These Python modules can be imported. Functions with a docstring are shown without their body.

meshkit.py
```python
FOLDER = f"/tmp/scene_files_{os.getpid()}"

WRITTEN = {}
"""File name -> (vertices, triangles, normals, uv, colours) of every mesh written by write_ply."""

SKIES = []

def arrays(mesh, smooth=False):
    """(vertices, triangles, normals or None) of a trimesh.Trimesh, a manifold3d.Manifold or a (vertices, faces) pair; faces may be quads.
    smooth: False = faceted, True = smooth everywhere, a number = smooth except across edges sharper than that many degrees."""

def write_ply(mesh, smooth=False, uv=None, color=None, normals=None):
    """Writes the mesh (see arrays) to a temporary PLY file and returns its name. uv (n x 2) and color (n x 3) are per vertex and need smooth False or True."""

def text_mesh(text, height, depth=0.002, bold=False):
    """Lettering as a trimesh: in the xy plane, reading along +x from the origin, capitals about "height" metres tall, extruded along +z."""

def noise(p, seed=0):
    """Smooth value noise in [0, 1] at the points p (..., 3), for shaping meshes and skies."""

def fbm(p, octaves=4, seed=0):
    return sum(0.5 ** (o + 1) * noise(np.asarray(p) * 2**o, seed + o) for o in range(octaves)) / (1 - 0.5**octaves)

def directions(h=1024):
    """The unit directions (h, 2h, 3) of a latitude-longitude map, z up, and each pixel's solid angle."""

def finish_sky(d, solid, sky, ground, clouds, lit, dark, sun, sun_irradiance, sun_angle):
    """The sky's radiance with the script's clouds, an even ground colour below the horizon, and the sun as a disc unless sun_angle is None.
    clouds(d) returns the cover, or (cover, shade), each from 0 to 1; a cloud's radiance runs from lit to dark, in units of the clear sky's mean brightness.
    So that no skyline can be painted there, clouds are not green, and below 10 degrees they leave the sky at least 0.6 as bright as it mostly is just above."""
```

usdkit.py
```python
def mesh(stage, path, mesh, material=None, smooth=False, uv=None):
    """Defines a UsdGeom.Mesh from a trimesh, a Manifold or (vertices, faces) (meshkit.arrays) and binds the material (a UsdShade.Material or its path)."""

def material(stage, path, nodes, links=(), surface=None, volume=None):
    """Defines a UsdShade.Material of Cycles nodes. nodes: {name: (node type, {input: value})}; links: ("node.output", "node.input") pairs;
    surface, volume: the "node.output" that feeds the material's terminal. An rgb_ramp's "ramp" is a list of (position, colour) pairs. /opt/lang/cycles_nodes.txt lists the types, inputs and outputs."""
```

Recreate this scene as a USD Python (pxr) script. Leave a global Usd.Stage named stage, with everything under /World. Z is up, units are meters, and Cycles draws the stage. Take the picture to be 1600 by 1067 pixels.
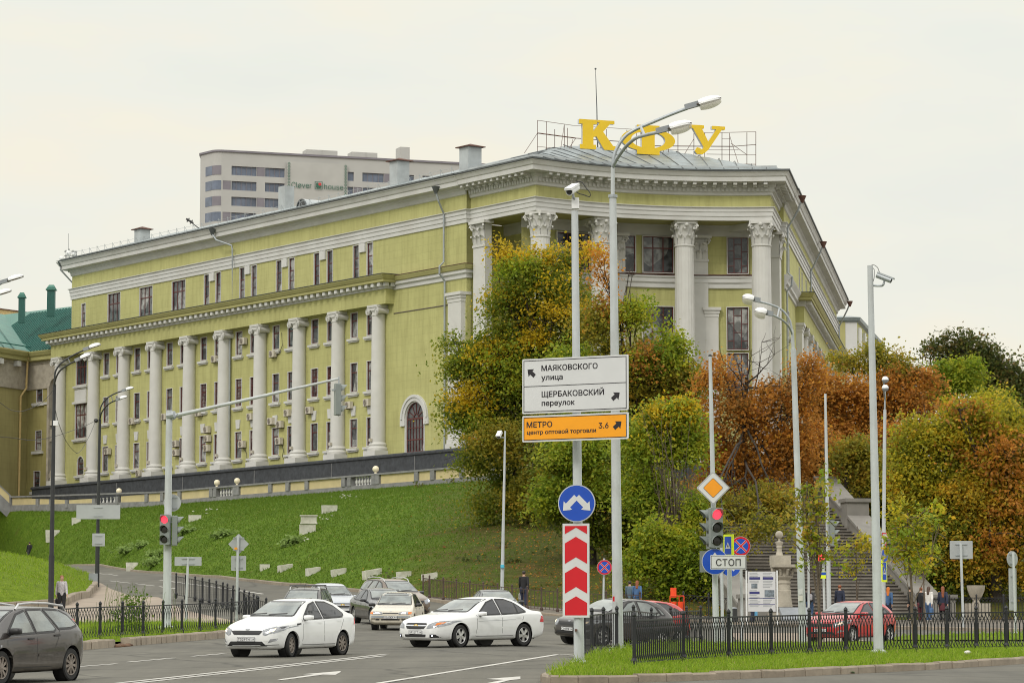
import math, random, re
import numpy as np, trimesh, manifold3d, shapely
import shapely.geometry as sg
import shapely.affinity as sa
from scipy.interpolate import RBFInterpolator, PchipInterpolator
import usdkit, meshkit
from pxr import Usd, UsdGeom, UsdLux, UsdShade, Gf, Sdf, Vt

stage = Usd.Stage.CreateInMemory()
UsdGeom.SetStageUpAxis(stage, 'Z'); UsdGeom.SetStageMetersPerUnit(stage, 1.0)
UsdGeom.Xform.Define(stage, '/World')
PI = math.pi
# ---------------------------------------------------------------- camera, sky, sun
F_PX, C_X, C_Y, HORIZON, CAM_Z = 4900.0, 800.0, 533.5, 1010.0, 2.0     # of the 1600 px wide photograph
PITCH = math.atan((HORIZON - C_Y) / F_PX)
cam = UsdGeom.Camera.Define(stage, '/World/camera')
cam.CreateHorizontalApertureAttr(36.0); cam.CreateVerticalApertureAttr(24.0)
cam.CreateFocalLengthAttr(36.0 * F_PX / 1600.0)
cam.CreateClippingRangeAttr(Gf.Vec2f(1.0, 20000.0))
cam.CreateExposureAttr(EXPOSURE := 0.0)
cam.AddTranslateOp().Set(Gf.Vec3d(0, 0, CAM_Z)); cam.AddRotateXOp().Set(90.0 + math.degrees(PITCH))

SUN_EL, SUN_AZ = math.radians(40), math.radians(-152)        # behind the camera and to its left; azimuth = atan2(x, y)
sun = UsdLux.DistantLight.Define(stage, '/World/sun')
sun.CreateIntensityAttr(0.32); sun.CreateAngleAttr(14.0); sun.CreateColorAttr(Gf.Vec3f(1.0, 0.95, 0.87))
sun.CreateNormalizeAttr(True)
sun.AddRotateZOp().Set(-math.degrees(SUN_AZ)); sun.AddRotateXOp().Set(-(90 - math.degrees(SUN_EL)))

M = {}
def material(name, nodes, links, surface='p.BSDF', volume=None):
    M[name] = usdkit.material(stage, '/World/Looks/' + name, nodes, links, surface=surface, volume=volume)
    return M[name]

# overcast sky: a closed, thin-textured cloud deck over the clear sky; brighter towards the zenith as overcast skies are
material('overcast_sky', {
    'sky': ('sky_texture', {'sky_type': 'single_scattering', 'sun_disc': False, 'sun_elevation': SUN_EL, 'sun_rotation': SUN_AZ}),
    'g': ('geometry', {}), 'sep': ('separate_xyz', {}),
    'up': ('rgb_ramp', {'ramp': [(0.0, (9.05, 8.6, 7.35)), (0.06, (8.95, 8.75, 7.75)), (0.2, (8.85, 8.9, 8.15)), (0.5, (13.0, 12.9, 12.3)), (1.0, (17.5, 17.5, 17.2))]}),
    'map': ('mapping', {'scale': (1.6, 1.6, 5.0)}),
    'n': ('noise_texture', {'scale': 6.5, 'detail': 5.0, 'roughness': 0.5}),
    'nr': ('rgb_ramp', {'ramp': [(0.32, (0.955, 0.97, 0.98)), (0.5, (1.0, 1.0, 0.985)), (0.68, (1.055, 1.005, 0.935))]}),
    'mul': ('vector_math', {'math_type': 'multiply'}),
    'mix': ('mix', {'fac': 0.965}),
    'b': ('background_shader', {'strength': 0.1})},
    [('g.position', 'sep.vector'), ('sep.z', 'up.fac'), ('g.position', 'map.vector'), ('map.vector', 'n.vector'), ('n.fac', 'nr.fac'),
     ('up.color', 'mul.vector1'), ('nr.color', 'mul.vector2'), ('sky.color', 'mix.color1'), ('mul.vector', 'mix.color2'), ('mix.color', 'b.color')], surface='b.background')
dome = UsdLux.DomeLight.Define(stage, '/World/sky')
dome.GetPrim().SetCustomDataByKey('kind', 'structure')
UsdShade.MaterialBindingAPI.Apply(dome.GetPrim()).Bind(M['overcast_sky'])

# ---------------------------------------------------------------- picture <-> place
def ray(px, py):
    u, v = (px - C_X) / F_PX, (C_Y - py) / F_PX
    return np.array([u, math.cos(PITCH) - v * math.sin(PITCH), math.sin(PITCH) + v * math.cos(PITCH)])
def at(px, py, Y):
    r = ray(px, py)
    return np.array([0, 0, CAM_Z]) + r * (Y / r[1])
def mpp(Y):
    return Y / F_PX
def pix(p):
    p = np.asarray(p, float) - [0, 0, CAM_Z]
    f = p[1] * math.cos(PITCH) + p[2] * math.sin(PITCH); v = -p[1] * math.sin(PITCH) + p[2] * math.cos(PITCH)
    return C_X + F_PX * p[0] / f, C_Y - F_PX * v / f

# ---------------------------------------------------------------- scene tree helpers
ORIGIN, TAKEN = {}, {}
def numbered(name, parent='/World'):
    k = TAKEN.get((parent, name), 0); TAKEN[(parent, name)] = k + 1
    return name if k == 0 else f'{name}_{k:03d}'
def setdata(prim, **kw):
    for k, v in kw.items():
        if v: prim.SetCustomDataByKey(k, v)
LABELS = {}
def thing(name, label, cat, loc=(0, 0, 0), rotz=0.0, group=None, kind=None):
    path = '/World/' + numbered(name)
    x = UsdGeom.Xform.Define(stage, path)
    x.AddTranslateOp().Set(Gf.Vec3d(*map(float, loc)))
    if rotz: x.AddRotateZOp().Set(math.degrees(rotz))
    ORIGIN[path] = (np.array(loc, float), rotz)
    setdata(x.GetPrim(), label=label, category=cat, group=group, kind=kind)
    if label: LABELS.setdefault(label, []).append((path, group))
    return path
def prim(path): return stage.GetPrimAtPath(path)
class MB:
    """Collects shapes in world (or, with local=True at build, the thing's own) coordinates and writes them as one mesh."""
    def __init__(s): s.v, s.f, s.n = [], [], 0
    def add(s, v, f):
        v = np.asarray(v, float); f = np.asarray(f, int)
        if f.shape[1] == 4: f = np.vstack([f[:, [0, 1, 2]], f[:, [0, 2, 3]]])
        s.v.append(v); s.f.append(f + s.n); s.n += len(v); return s
    def mesh(s, m, T=None):
        v, f, _ = meshkit.arrays(m)
        if T is not None: v = v @ T[:3, :3].T + T[:3, 3]
        return s.add(v, f)
    def box(s, c, size, rotz=0.0, T=None):
        h = np.array(size) / 2.0
        v = np.array([[x, y, z] for x in (-1, 1) for y in (-1, 1) for z in (-1, 1)]) * h
        if T is not None: v = v @ T[:3, :3].T + T[:3, 3] + np.asarray(c) * 0
        if rotz:
            cs, sn = math.cos(rotz), math.sin(rotz); v = v @ np.array([[cs, sn, 0], [-sn, cs, 0], [0, 0, 1]])
        if T is None: v = v + np.asarray(c, float)
        return s.add(v, [[0, 1, 3, 2], [4, 6, 7, 5], [0, 4, 5, 1], [2, 3, 7, 6], [0, 2, 6, 4], [1, 5, 7, 3]])
    def fbox(s, o, ax, ay, az, a0, a1, b0, b1, c0, c1):
        """box in a frame: origin o, axes ax ay az, extents"""
        o, ax, ay, az = (np.asarray(q, float) for q in (o, ax, ay, az))
        v = [o + ax * a + ay * b + az * c for a in (a0, a1) for b in (b0, b1) for c in (c0, c1)]
        return s.add(v, [[0, 1, 3, 2], [4, 6, 7, 5], [0, 4, 5, 1], [2, 3, 7, 6], [0, 2, 6, 4], [1, 5, 7, 3]])
    def tube(s, pts, r, n=8, cap=True):
        p = np.asarray(pts, float); r = np.broadcast_to(r, (len(p),)).astype(float)
        t = np.gradient(p, axis=0); t /= np.linalg.norm(t, axis=1, keepdims=True) + 1e-12
        ref = np.array([0, 0, 1.0]) if abs(t[0][2]) < 0.9 else np.array([1.0, 0, 0])
        a = np.cross(t, ref); a /= np.linalg.norm(a, axis=1, keepdims=True) + 1e-12
        b = np.cross(t, a); ang = np.arange(n) * 2 * PI / n
        v = (p[:, None] + r[:, None, None] * (np.cos(ang)[None, :, None] * a[:, None] + np.sin(ang)[None, :, None] * b[:, None])).reshape(-1, 3)
        i, j = np.meshgrid(np.arange(len(p) - 1), np.arange(n), indexing='ij')
        q = np.stack([i * n + j, i * n + (j + 1) % n, (i + 1) * n + (j + 1) % n, (i + 1) * n + j], -1).reshape(-1, 4)
        f = np.vstack([q[:, [0, 1, 2]], q[:, [0, 2, 3]]])
        if cap:
            k = len(v); v = np.vstack([v, p[:1], p[-1:]]); J = np.arange(n); L = (len(p) - 1) * n
            f = np.vstack([f, np.stack([np.full(n, k), (J + 1) % n, J], 1), np.stack([np.full(n, k + 1), L + J, L + (J + 1) % n], 1)])
        return s.add(v, f)
    def cyl(s, p0, p1, r0, r1=None, n=12): return s.tube([p0, p1], [r0, r0 if r1 is None else r1], n)
    def lathe(s, prof, loc=(0, 0, 0), n=16, a0=0, a1=2 * PI, T=None):
        prof = np.asarray(prof, float); full = abs(a1 - a0 - 2 * PI) < 1e-6
        m = n if full else n + 1
        ang = a0 + (a1 - a0) * np.arange(m) / n
        v = np.stack([prof[:, None, 0] * np.cos(ang), prof[:, None, 0] * np.sin(ang), np.broadcast_to(prof[:, None, 1], (len(prof), m))], -1).reshape(-1, 3)
        i, j = np.meshgrid(np.arange(len(prof) - 1), np.arange(n), indexing='ij')
        q = np.stack([i * m + j, i * m + (j + 1) % m, (i + 1) * m + (j + 1) % m, (i + 1) * m + j], -1).reshape(-1, 4)
        if T is not None: v = v @ T[:3, :3].T + T[:3, 3]
        return s.add(v + np.asarray(loc, float), q)
    def poly(s, polygon, o, ax, ay, t0=0.0, t1=0.02):
        """extrudes a shapely polygon (a along ax, b along ay) between t0 and t1 along ax x ay"""
        ax, ay = np.asarray(ax, float), np.asarray(ay, float); az = np.cross(ax, ay)
        for g in getattr(polygon, 'geoms', [polygon]):
            if g.is_empty or g.area < 1e-8: continue
            m = trimesh.creation.extrude_polygon(g, t1 - t0, engine='earcut')
            v = np.asarray(m.vertices)
            s.add(np.asarray(o, float) + v[:, :1] * ax + v[:, 1:2] * ay + (v[:, 2:] + t0) * az, m.faces)
        return s
    def sweep(s, path, prof, closed=False, cap=True):
        """profile (out, z) swept along a plan path; out is to the right of the travel direction"""
        P = np.asarray(path, float)[:, :2]; prof = np.asarray(prof, float); n = len(P)
        off = mitre(P, closed); k = len(prof)
        v = np.zeros((n, k, 3)); v[:, :, :2] = P[:, None] + off[:, None] * prof[None, :, :1]; v[:, :, 2] = prof[None, :, 1]
        i, j = np.meshgrid(np.arange(n if closed else n - 1), np.arange(k - 1), indexing='ij')
        q = np.stack([i * k + j, ((i + 1) % n) * k + j, ((i + 1) % n) * k + j + 1, i * k + j + 1], -1).reshape(-1, 4)
        s.add(v.reshape(-1, 3), q)
        if cap and not closed:
            for e in (0, n - 1):
                try:
                    g = sg.Polygon(prof)
                    if g.is_valid and g.area > 1e-6:
                        vv, ff = trimesh.creation.triangulate_polygon(g, engine='earcut')
                        s.add(np.column_stack([P[e] + off[e] * vv[:, :1], vv[:, 1]]), ff)
                except Exception: pass
        return s
    def build(s, name, mat, parent=None, smooth=False, local=False, kind=None, label=None, cat=None, group=None, catmull=False):
        if not s.v: return None
        v, f = np.vstack(s.v), np.vstack(s.f)
        parent = parent or '/World'
        path = parent + '/' + numbered(name, parent)
        top = '/'.join(parent.split('/')[:3])
        if top in ORIGIN and not local:
            o, rz = ORIGIN[top]; v = v - o
            if rz:
                c, sn = math.cos(-rz), math.sin(-rz); v = v @ np.array([[c, sn, 0], [-sn, c, 0], [0, 0, 1]])
        usdkit.mesh(stage, path, (v, f), M[mat] if isinstance(mat, str) else mat, smooth=smooth)
        setdata(prim(path), label=label, category=cat, group=group, kind=kind)
        if label and cat: LABELS.setdefault(label, []).append((path, group))
        return path
def mitre(P, closed=False):
    n = len(P); d = np.diff(np.vstack([P, P[:1]]), axis=0); d /= np.linalg.norm(d, axis=1, keepdims=True) + 1e-12
    nr = np.stack([d[:, 1], -d[:, 0]], 1); off = np.zeros_like(P)
    for i in range(n):
        a, b = (nr[i - 1], nr[i]) if (closed or 0 < i < n - 1) else ((nr[0], nr[0]) if i == 0 else (nr[n - 2], nr[n - 2]))
        m = a + b; off[i] = m / max(0.35, (1 + a @ b))
    return off
def dup(src, loc, rotz=0.0, label=None, group=None, cat=None, scale=None):
    was = prim(src).GetCustomData()
    name = re.sub(r'_\d{3}$', '', src.split('/')[-1])
    p = thing(name, label or was.get('label'), cat or was.get('category'), loc, rotz, group or was.get('group'))
    if scale: UsdGeom.Xformable(prim(p)).AddScaleOp().Set(Gf.Vec3f(*scale))
    for c in prim(src).GetChildren():        # each part of the first one, shared
        q = stage.DefinePrim(p + '/' + c.GetName()); q.GetReferences().AddInternalReference(c.GetPath())
    return p
def hull(pts): return manifold3d.Manifold.hull_points(np.asarray(pts, float))
def frame(ax, ay, az, o):
    T = np.eye(4); T[:3, 0], T[:3, 1], T[:3, 2], T[:3, 3] = ax, ay, az, o; return T
UP = np.array([0, 0, 1.0])
def rz3(a): return np.array([[math.cos(a), -math.sin(a), 0], [math.sin(a), math.cos(a), 0], [0, 0, 1]])

# ---------------------------------------------------------------- materials
def plain(name, col, rough=0.6, metal=0.0, var=0.12, scale=3.0, bump=0.0, bscale=40.0, coat=0.0, dirt=None, spec=0.5, stretch=None, detail=4.0):
    """principled surface whose colour wanders by var; optional fine relief and brownish dirt patches"""
    c = np.array(col, float)
    nd = {'g': ('geometry', {}), 'n': ('noise_texture', {'scale': scale, 'detail': detail, 'roughness': 0.6}),
          'r': ('rgb_ramp', {'ramp': [(0.28, tuple(c * (1 - var))), (0.72, tuple(np.minimum(c * (1 + var), 0.95)))]}),
          'p': ('principled_bsdf', {'roughness': rough, 'metallic': metal, 'coat_weight': coat, 'specular_ior_level': spec})}
    ln = [('n.fac', 'r.fac')]
    if stretch is not None:
        nd['m'] = ('mapping', {'scale': stretch}); ln += [('g.position', 'm.vector'), ('m.vector', 'n.vector')]
    else: ln.append(('g.position', 'n.vector'))
    out = 'r.color'
    if dirt is not None:
        nd['n2'] = ('noise_texture', {'scale': scale * 0.35 + 0.2, 'detail': 6.0, 'roughness': 0.7})
        nd['r2'] = ('rgb_ramp', {'ramp': [(0.45, (0, 0, 0)), (0.75, (dirt[3],) * 3)]})
        nd['mx'] = ('mix', {'color2': dirt[:3]}); ln += [('g.position', 'n2.vector'), ('n2.fac', 'r2.fac'), ('r2.color', 'mx.fac'), (out, 'mx.color1')]; out = 'mx.color'
    ln.append((out, 'p.base_color'))
    if bump:
        nd['nb'] = ('noise_texture', {'scale': bscale, 'detail': 3.0}); nd['b'] = ('bump', {'strength': 0.6, 'distance': bump})
        ln += [('g.position', 'nb.vector'), ('nb.fac', 'b.height'), ('b.normal', 'p.normal')]
    return material(name, nd, ln)
def glow(name, col, strength):
    return material(name, {'p': ('principled_bsdf', {'base_color': col, 'emission_color': col, 'emission_strength': strength, 'roughness': 0.3})}, [])

plain('white_stone', (0.575, 0.57, 0.545), 0.75, var=0.05, scale=0.8, bump=0.004, dirt=(0.42, 0.40, 0.35, 0.3))
plain('white_trim', (0.57, 0.57, 0.555), 0.7, var=0.06, scale=0.5, dirt=(0.36, 0.33, 0.28, 0.35))
plain('yellow_trim', (0.37, 0.35, 0.145), 0.8, var=0.08, scale=0.6)
plain('sill_grey', (0.55, 0.55, 0.53), 0.7, var=0.1)
plain('zinc_roof', (0.22, 0.26, 0.27), 0.42, metal=0.35, var=0.22, scale=0.7, dirt=(0.35, 0.37, 0.37, 0.5))
plain('zinc_light', (0.42, 0.45, 0.46), 0.4, metal=0.3, var=0.2, scale=0.6, dirt=(0.25, 0.25, 0.25, 0.4))
plain('zinc_dark', (0.10, 0.11, 0.115), 0.5, metal=0.3, var=0.2)
plain('rusty_iron', (0.12, 0.06, 0.045), 0.8, var=0.3, scale=2.0)
plain('maroon_frame', (0.10, 0.022, 0.020), 0.45, var=0.2)
plain('plinth_stone', (0.046, 0.051, 0.058), 0.85, var=0.35, scale=2.2, bump=0.06, bscale=5.0)
plain('grey_granite', (0.21, 0.21, 0.21), 0.75, var=0.25, scale=2.0, bump=0.01)
plain('cream_panel', (0.56, 0.47, 0.25), 0.8, var=0.08, scale=1.2, dirt=(0.35, 0.3, 0.2, 0.4))
plain('globe_cream', (0.78, 0.70, 0.52), 0.35, var=0.05)
plain('ac_case', (0.52, 0.48, 0.40), 0.55, var=0.12, scale=1.5)
plain('ac_dark', (0.10, 0.08, 0.07), 0.6)
plain('green_roof', (0.030, 0.145, 0.112), 0.45, var=0.15, scale=0.6, dirt=(0.09, 0.23, 0.15, 0.6))
plain('green_chimney', (0.012, 0.085, 0.07), 0.5, var=0.15)
plain('cream_pipe', (0.60, 0.45, 0.20), 0.6)
plain('orange_brick', (0.42, 0.22, 0.09), 0.85, var=0.15, scale=0.8)
plain('tower_stone', (0.44, 0.435, 0.415), 0.8, var=0.05, scale=0.15)
plain('tower_panel', (0.20, 0.185, 0.21), 0.7, var=0.12, scale=0.3)
plain('tower_glass', (0.13, 0.155, 0.21), 0.15, var=0.35, scale=0.35)
plain('banner_cloth', (0.44, 0.435, 0.41), 0.8, var=0.05, scale=0.3)
plain('print_green', (0.035, 0.13, 0.085), 0.7)
plain('print_red', (0.55, 0.05, 0.05), 0.7)
plain('sign_yellow', (0.74, 0.50, 0.015), 0.4, var=0.05, scale=0.4)
plain('sign_side', (0.50, 0.52, 0.53), 0.5)
plain('galvanised', (0.36, 0.39, 0.41), 0.45, metal=0.45, var=0.14, scale=1.5, stretch=(6, 6, 0.8), dirt=(0.24, 0.24, 0.23, 0.5))
plain('pole_paint', (0.47, 0.50, 0.51), 0.5, var=0.10, scale=1.2, stretch=(6, 6, 1.0), dirt=(0.30, 0.29, 0.27, 0.5))
plain('pole_dark', (0.022, 0.024, 0.026), 0.45, var=0.25, scale=2)
plain('lamp_white', (0.72, 0.73, 0.73), 0.35, var=0.06)
plain('lamp_grey', (0.25, 0.27, 0.29), 0.45, var=0.1)
plain('reflector', (0.08, 0.065, 0.055), 0.4)
plain('fence_iron', (0.016, 0.017, 0.020), 0.5, var=0.3, scale=4, spec=0.4)
plain('fence_rust', (0.07, 0.045, 0.035), 0.7, var=0.3, scale=4)
plain('signal_grey', (0.20, 0.225, 0.215), 0.5, var=0.1)
plain('signal_black', (0.03, 0.032, 0.032), 0.6)
plain('signal_dark_lens', (0.030, 0.028, 0.026), 0.25)
glow('signal_red', (1.0, 0.045, 0.08), 1.5)
glow('hand_red', (1.0, 0.04, 0.04), 1.2)
glow('headlight_warm', (1.0, 0.80, 0.55), 1.3)
glow('headlight_cool', (0.75, 0.80, 1.0), 2.2)
plain('sign_white', (0.58, 0.59, 0.595), 0.35, var=0.05, scale=1.0)
plain('sign_blue', (0.004, 0.062, 0.43), 0.35, var=0.06)
plain('sign_red', (0.55, 0.003, 0.012), 0.35, var=0.05)
plain('sign_orange', (0.83, 0.33, 0.004), 0.35, var=0.04)
plain('sign_amber', (0.80, 0.30, 0.01), 0.35, var=0.06)
plain('sign_black', (0.012, 0.010, 0.014), 0.4)
plain('sign_lime', (0.72, 0.86, 0.02), 0.4)
plain('sign_back', (0.40, 0.42, 0.43), 0.45, metal=0.35, var=0.08, scale=1.3)
plain('poster_white', (0.60, 0.60, 0.61), 0.5, var=0.04)
plain('poster_navy', (0.035, 0.035, 0.16), 0.5)
plain('poster_photo', (0.16, 0.19, 0.22), 0.5, var=0.85, scale=6.0)
plain('bin_orange', (0.80, 0.062, 0.008), 0.5, var=0.15, scale=3)
plain('weathered_stone', (0.40, 0.365, 0.30), 0.9, var=0.2, scale=2.0, bump=0.02, bscale=12, dirt=(0.22, 0.19, 0.15, 0.6))
plain('kerb_stone', (0.28, 0.235, 0.18), 0.9, var=0.2, scale=2.5, bump=0.012, bscale=25, dirt=(0.17, 0.14, 0.11, 0.7))
plain('planter_stone', (0.55, 0.54, 0.47), 0.9, var=0.14, scale=3, bump=0.02, bscale=10, dirt=(0.27, 0.27, 0.17, 0.75))
plain('soil', (0.13, 0.075, 0.045), 0.95, var=0.35, scale=3, bump=0.05, bscale=10)
plain('step_stone', (0.125, 0.113, 0.10), 0.9, var=0.25, scale=1.3, bump=0.012, bscale=20)
plain('tread_stone', (0.21, 0.19, 0.165), 0.9, var=0.25, scale=1.3)
plain('parapet_stone', (0.235, 0.225, 0.205), 0.85, var=0.15, scale=1.2, bump=0.01, dirt=(0.2, 0.18, 0.16, 0.6))
plain('paving', (0.30, 0.245, 0.19), 0.9, var=0.12, scale=1.0, bump=0.004, dirt=(0.2, 0.17, 0.14, 0.6))
plain('bark', (0.045, 0.036, 0.028), 0.95, var=0.4, scale=4, bump=0.05, bscale=14, stretch=(3, 3, 0.7))
plain('bark_pale', (0.13, 0.10, 0.075), 0.95, var=0.3, scale=4, bump=0.03, bscale=14)
plain('whitewash', (0.36, 0.31, 0.26), 0.95, var=0.3, scale=2.0)
plain('cable', (0.03, 0.03, 0.03), 0.6)
plain('road_paint', (0.50, 0.485, 0.45), 0.7, var=0.3, scale=1.6, detail=8.0)
plain('paper', (0.62, 0.60, 0.56), 0.8, var=0.1)
plain('litter_blue', (0.08, 0.45, 0.62), 0.5)
plain('litter_green', (0.18, 0.42, 0.16), 0.7)

def asphalt(name, base, patch):
    material(name, {'g': ('geometry', {}),
        'n1': ('noise_texture', {'scale': 0.16, 'detail': 6.0, 'roughness': 0.62}), 'n2': ('noise_texture', {'scale': 60.0, 'detail': 2.0}),
        'map': ('mapping', {'scale': (1.0, 0.10, 1.0)}), 'n3': ('noise_texture', {'scale': 0.75, 'detail': 8.0, 'roughness': 0.72}),
        'r': ('rgb_ramp', {'ramp': [(0.3, patch), (0.5, base), (0.72, tuple(1.22 * np.array(base)))]}),
        'r3': ('rgb_ramp', {'ramp': [(0.33, (0.80, 0.80, 0.80)), (0.67, (1.14, 1.14, 1.14))]}),
        'r2': ('rgb_ramp', {'ramp': [(0.3, (0.82, 0.82, 0.82)), (0.7, (1.18, 1.18, 1.18))]}),
        'm1': ('mix', {'mix_type': 'multiply', 'fac': 1.0}), 'm2': ('mix', {'mix_type': 'multiply', 'fac': 1.0}),
        'nw': ('noise_texture', {'scale': 0.5, 'detail': 4.0}), 'wp': ('mix', {'mix_type': 'linear_light', 'fac': 0.5}), 'vo': ('voronoi_texture', {'feature': 'distance_to_edge', 'scale': 0.16}),
        'rc': ('rgb_ramp', {'ramp': [(0.0, (0.45, 0.45, 0.45)), (0.012, (0.7, 0.7, 0.7)), (0.024, (1, 1, 1))]}), 'm3': ('mix', {'mix_type': 'multiply', 'fac': 0.8}),
        'b': ('bump', {'strength': 0.35, 'distance': 0.01}), 'p': ('principled_bsdf', {'roughness': 0.82, 'specular_ior_level': 0.35})},
        [('g.position', 'nw.vector'), ('g.position', 'wp.color1'), ('nw.color', 'wp.color2'), ('wp.color', 'vo.vector'), ('vo.distance', 'rc.fac'), ('m2.color', 'm3.color1'), ('rc.color', 'm3.color2'),
         ('g.position', 'n1.vector'), ('g.position', 'n2.vector'), ('g.position', 'map.vector'), ('map.vector', 'n3.vector'), ('n1.fac', 'r.fac'), ('n2.fac', 'r2.fac'), ('n3.fac', 'r3.fac'),
         ('r.color', 'm1.color1'), ('r2.color', 'm1.color2'), ('m1.color', 'm2.color1'), ('r3.color', 'm2.color2'), ('m3.color', 'p.base_color'), ('n2.fac', 'b.height'), ('b.normal', 'p.normal')])
asphalt('asphalt', (0.116, 0.110, 0.090), (0.088, 0.084, 0.071))
asphalt('asphalt_walk', (0.150, 0.132, 0.108), (0.115, 0.10, 0.083))

def turf(name, greens, brown, brown_at, scale=0.22):
    material(name, {'g': ('geometry', {}), 'n1': ('noise_texture', {'scale': scale, 'detail': 6.0, 'roughness': 0.65}),
        'n2': ('noise_texture', {'scale': 2.6, 'detail': 5.0, 'roughness': 0.7}), 'n3': ('noise_texture', {'scale': 14.0, 'detail': 3.0}),
        'r': ('rgb_ramp', {'ramp': [(0.25, greens[0]), (0.5, greens[1]), (0.75, greens[2])]}),
        'r2': ('rgb_ramp', {'ramp': [(0.3, (0.62, 0.66, 0.6)), (0.7, (1.3, 1.25, 1.3))]}),
        'm': ('mix', {'mix_type': 'multiply', 'fac': 1.0}),
        'rb': ('rgb_ramp', {'ramp': [(brown_at, (0, 0, 0)), (brown_at + 0.16, (0.85, 0.85, 0.85))]}),
        'nb': ('noise_texture', {'scale': 0.3, 'detail': 7.0, 'roughness': 0.7}), 'mb': ('mix', {'color2': brown}),
        'b': ('bump', {'strength': 0.9, 'distance': 0.12}), 'p': ('principled_bsdf', {'roughness': 0.95, 'specular_ior_level': 0.1})},
        [('g.position', 'n1.vector'), ('g.position', 'n2.vector'), ('g.position', 'n3.vector'), ('g.position', 'nb.vector'), ('n1.fac', 'r.fac'), ('n2.fac', 'r2.fac'),
         ('r.color', 'm.color1'), ('r2.color', 'm.color2'), ('nb.fac', 'rb.fac'), ('rb.color', 'mb.fac'), ('m.color', 'mb.color1'), ('mb.color', 'p.base_color'),
         ('n2.fac', 'b.height'), ('b.normal', 'p.normal')])
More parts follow.
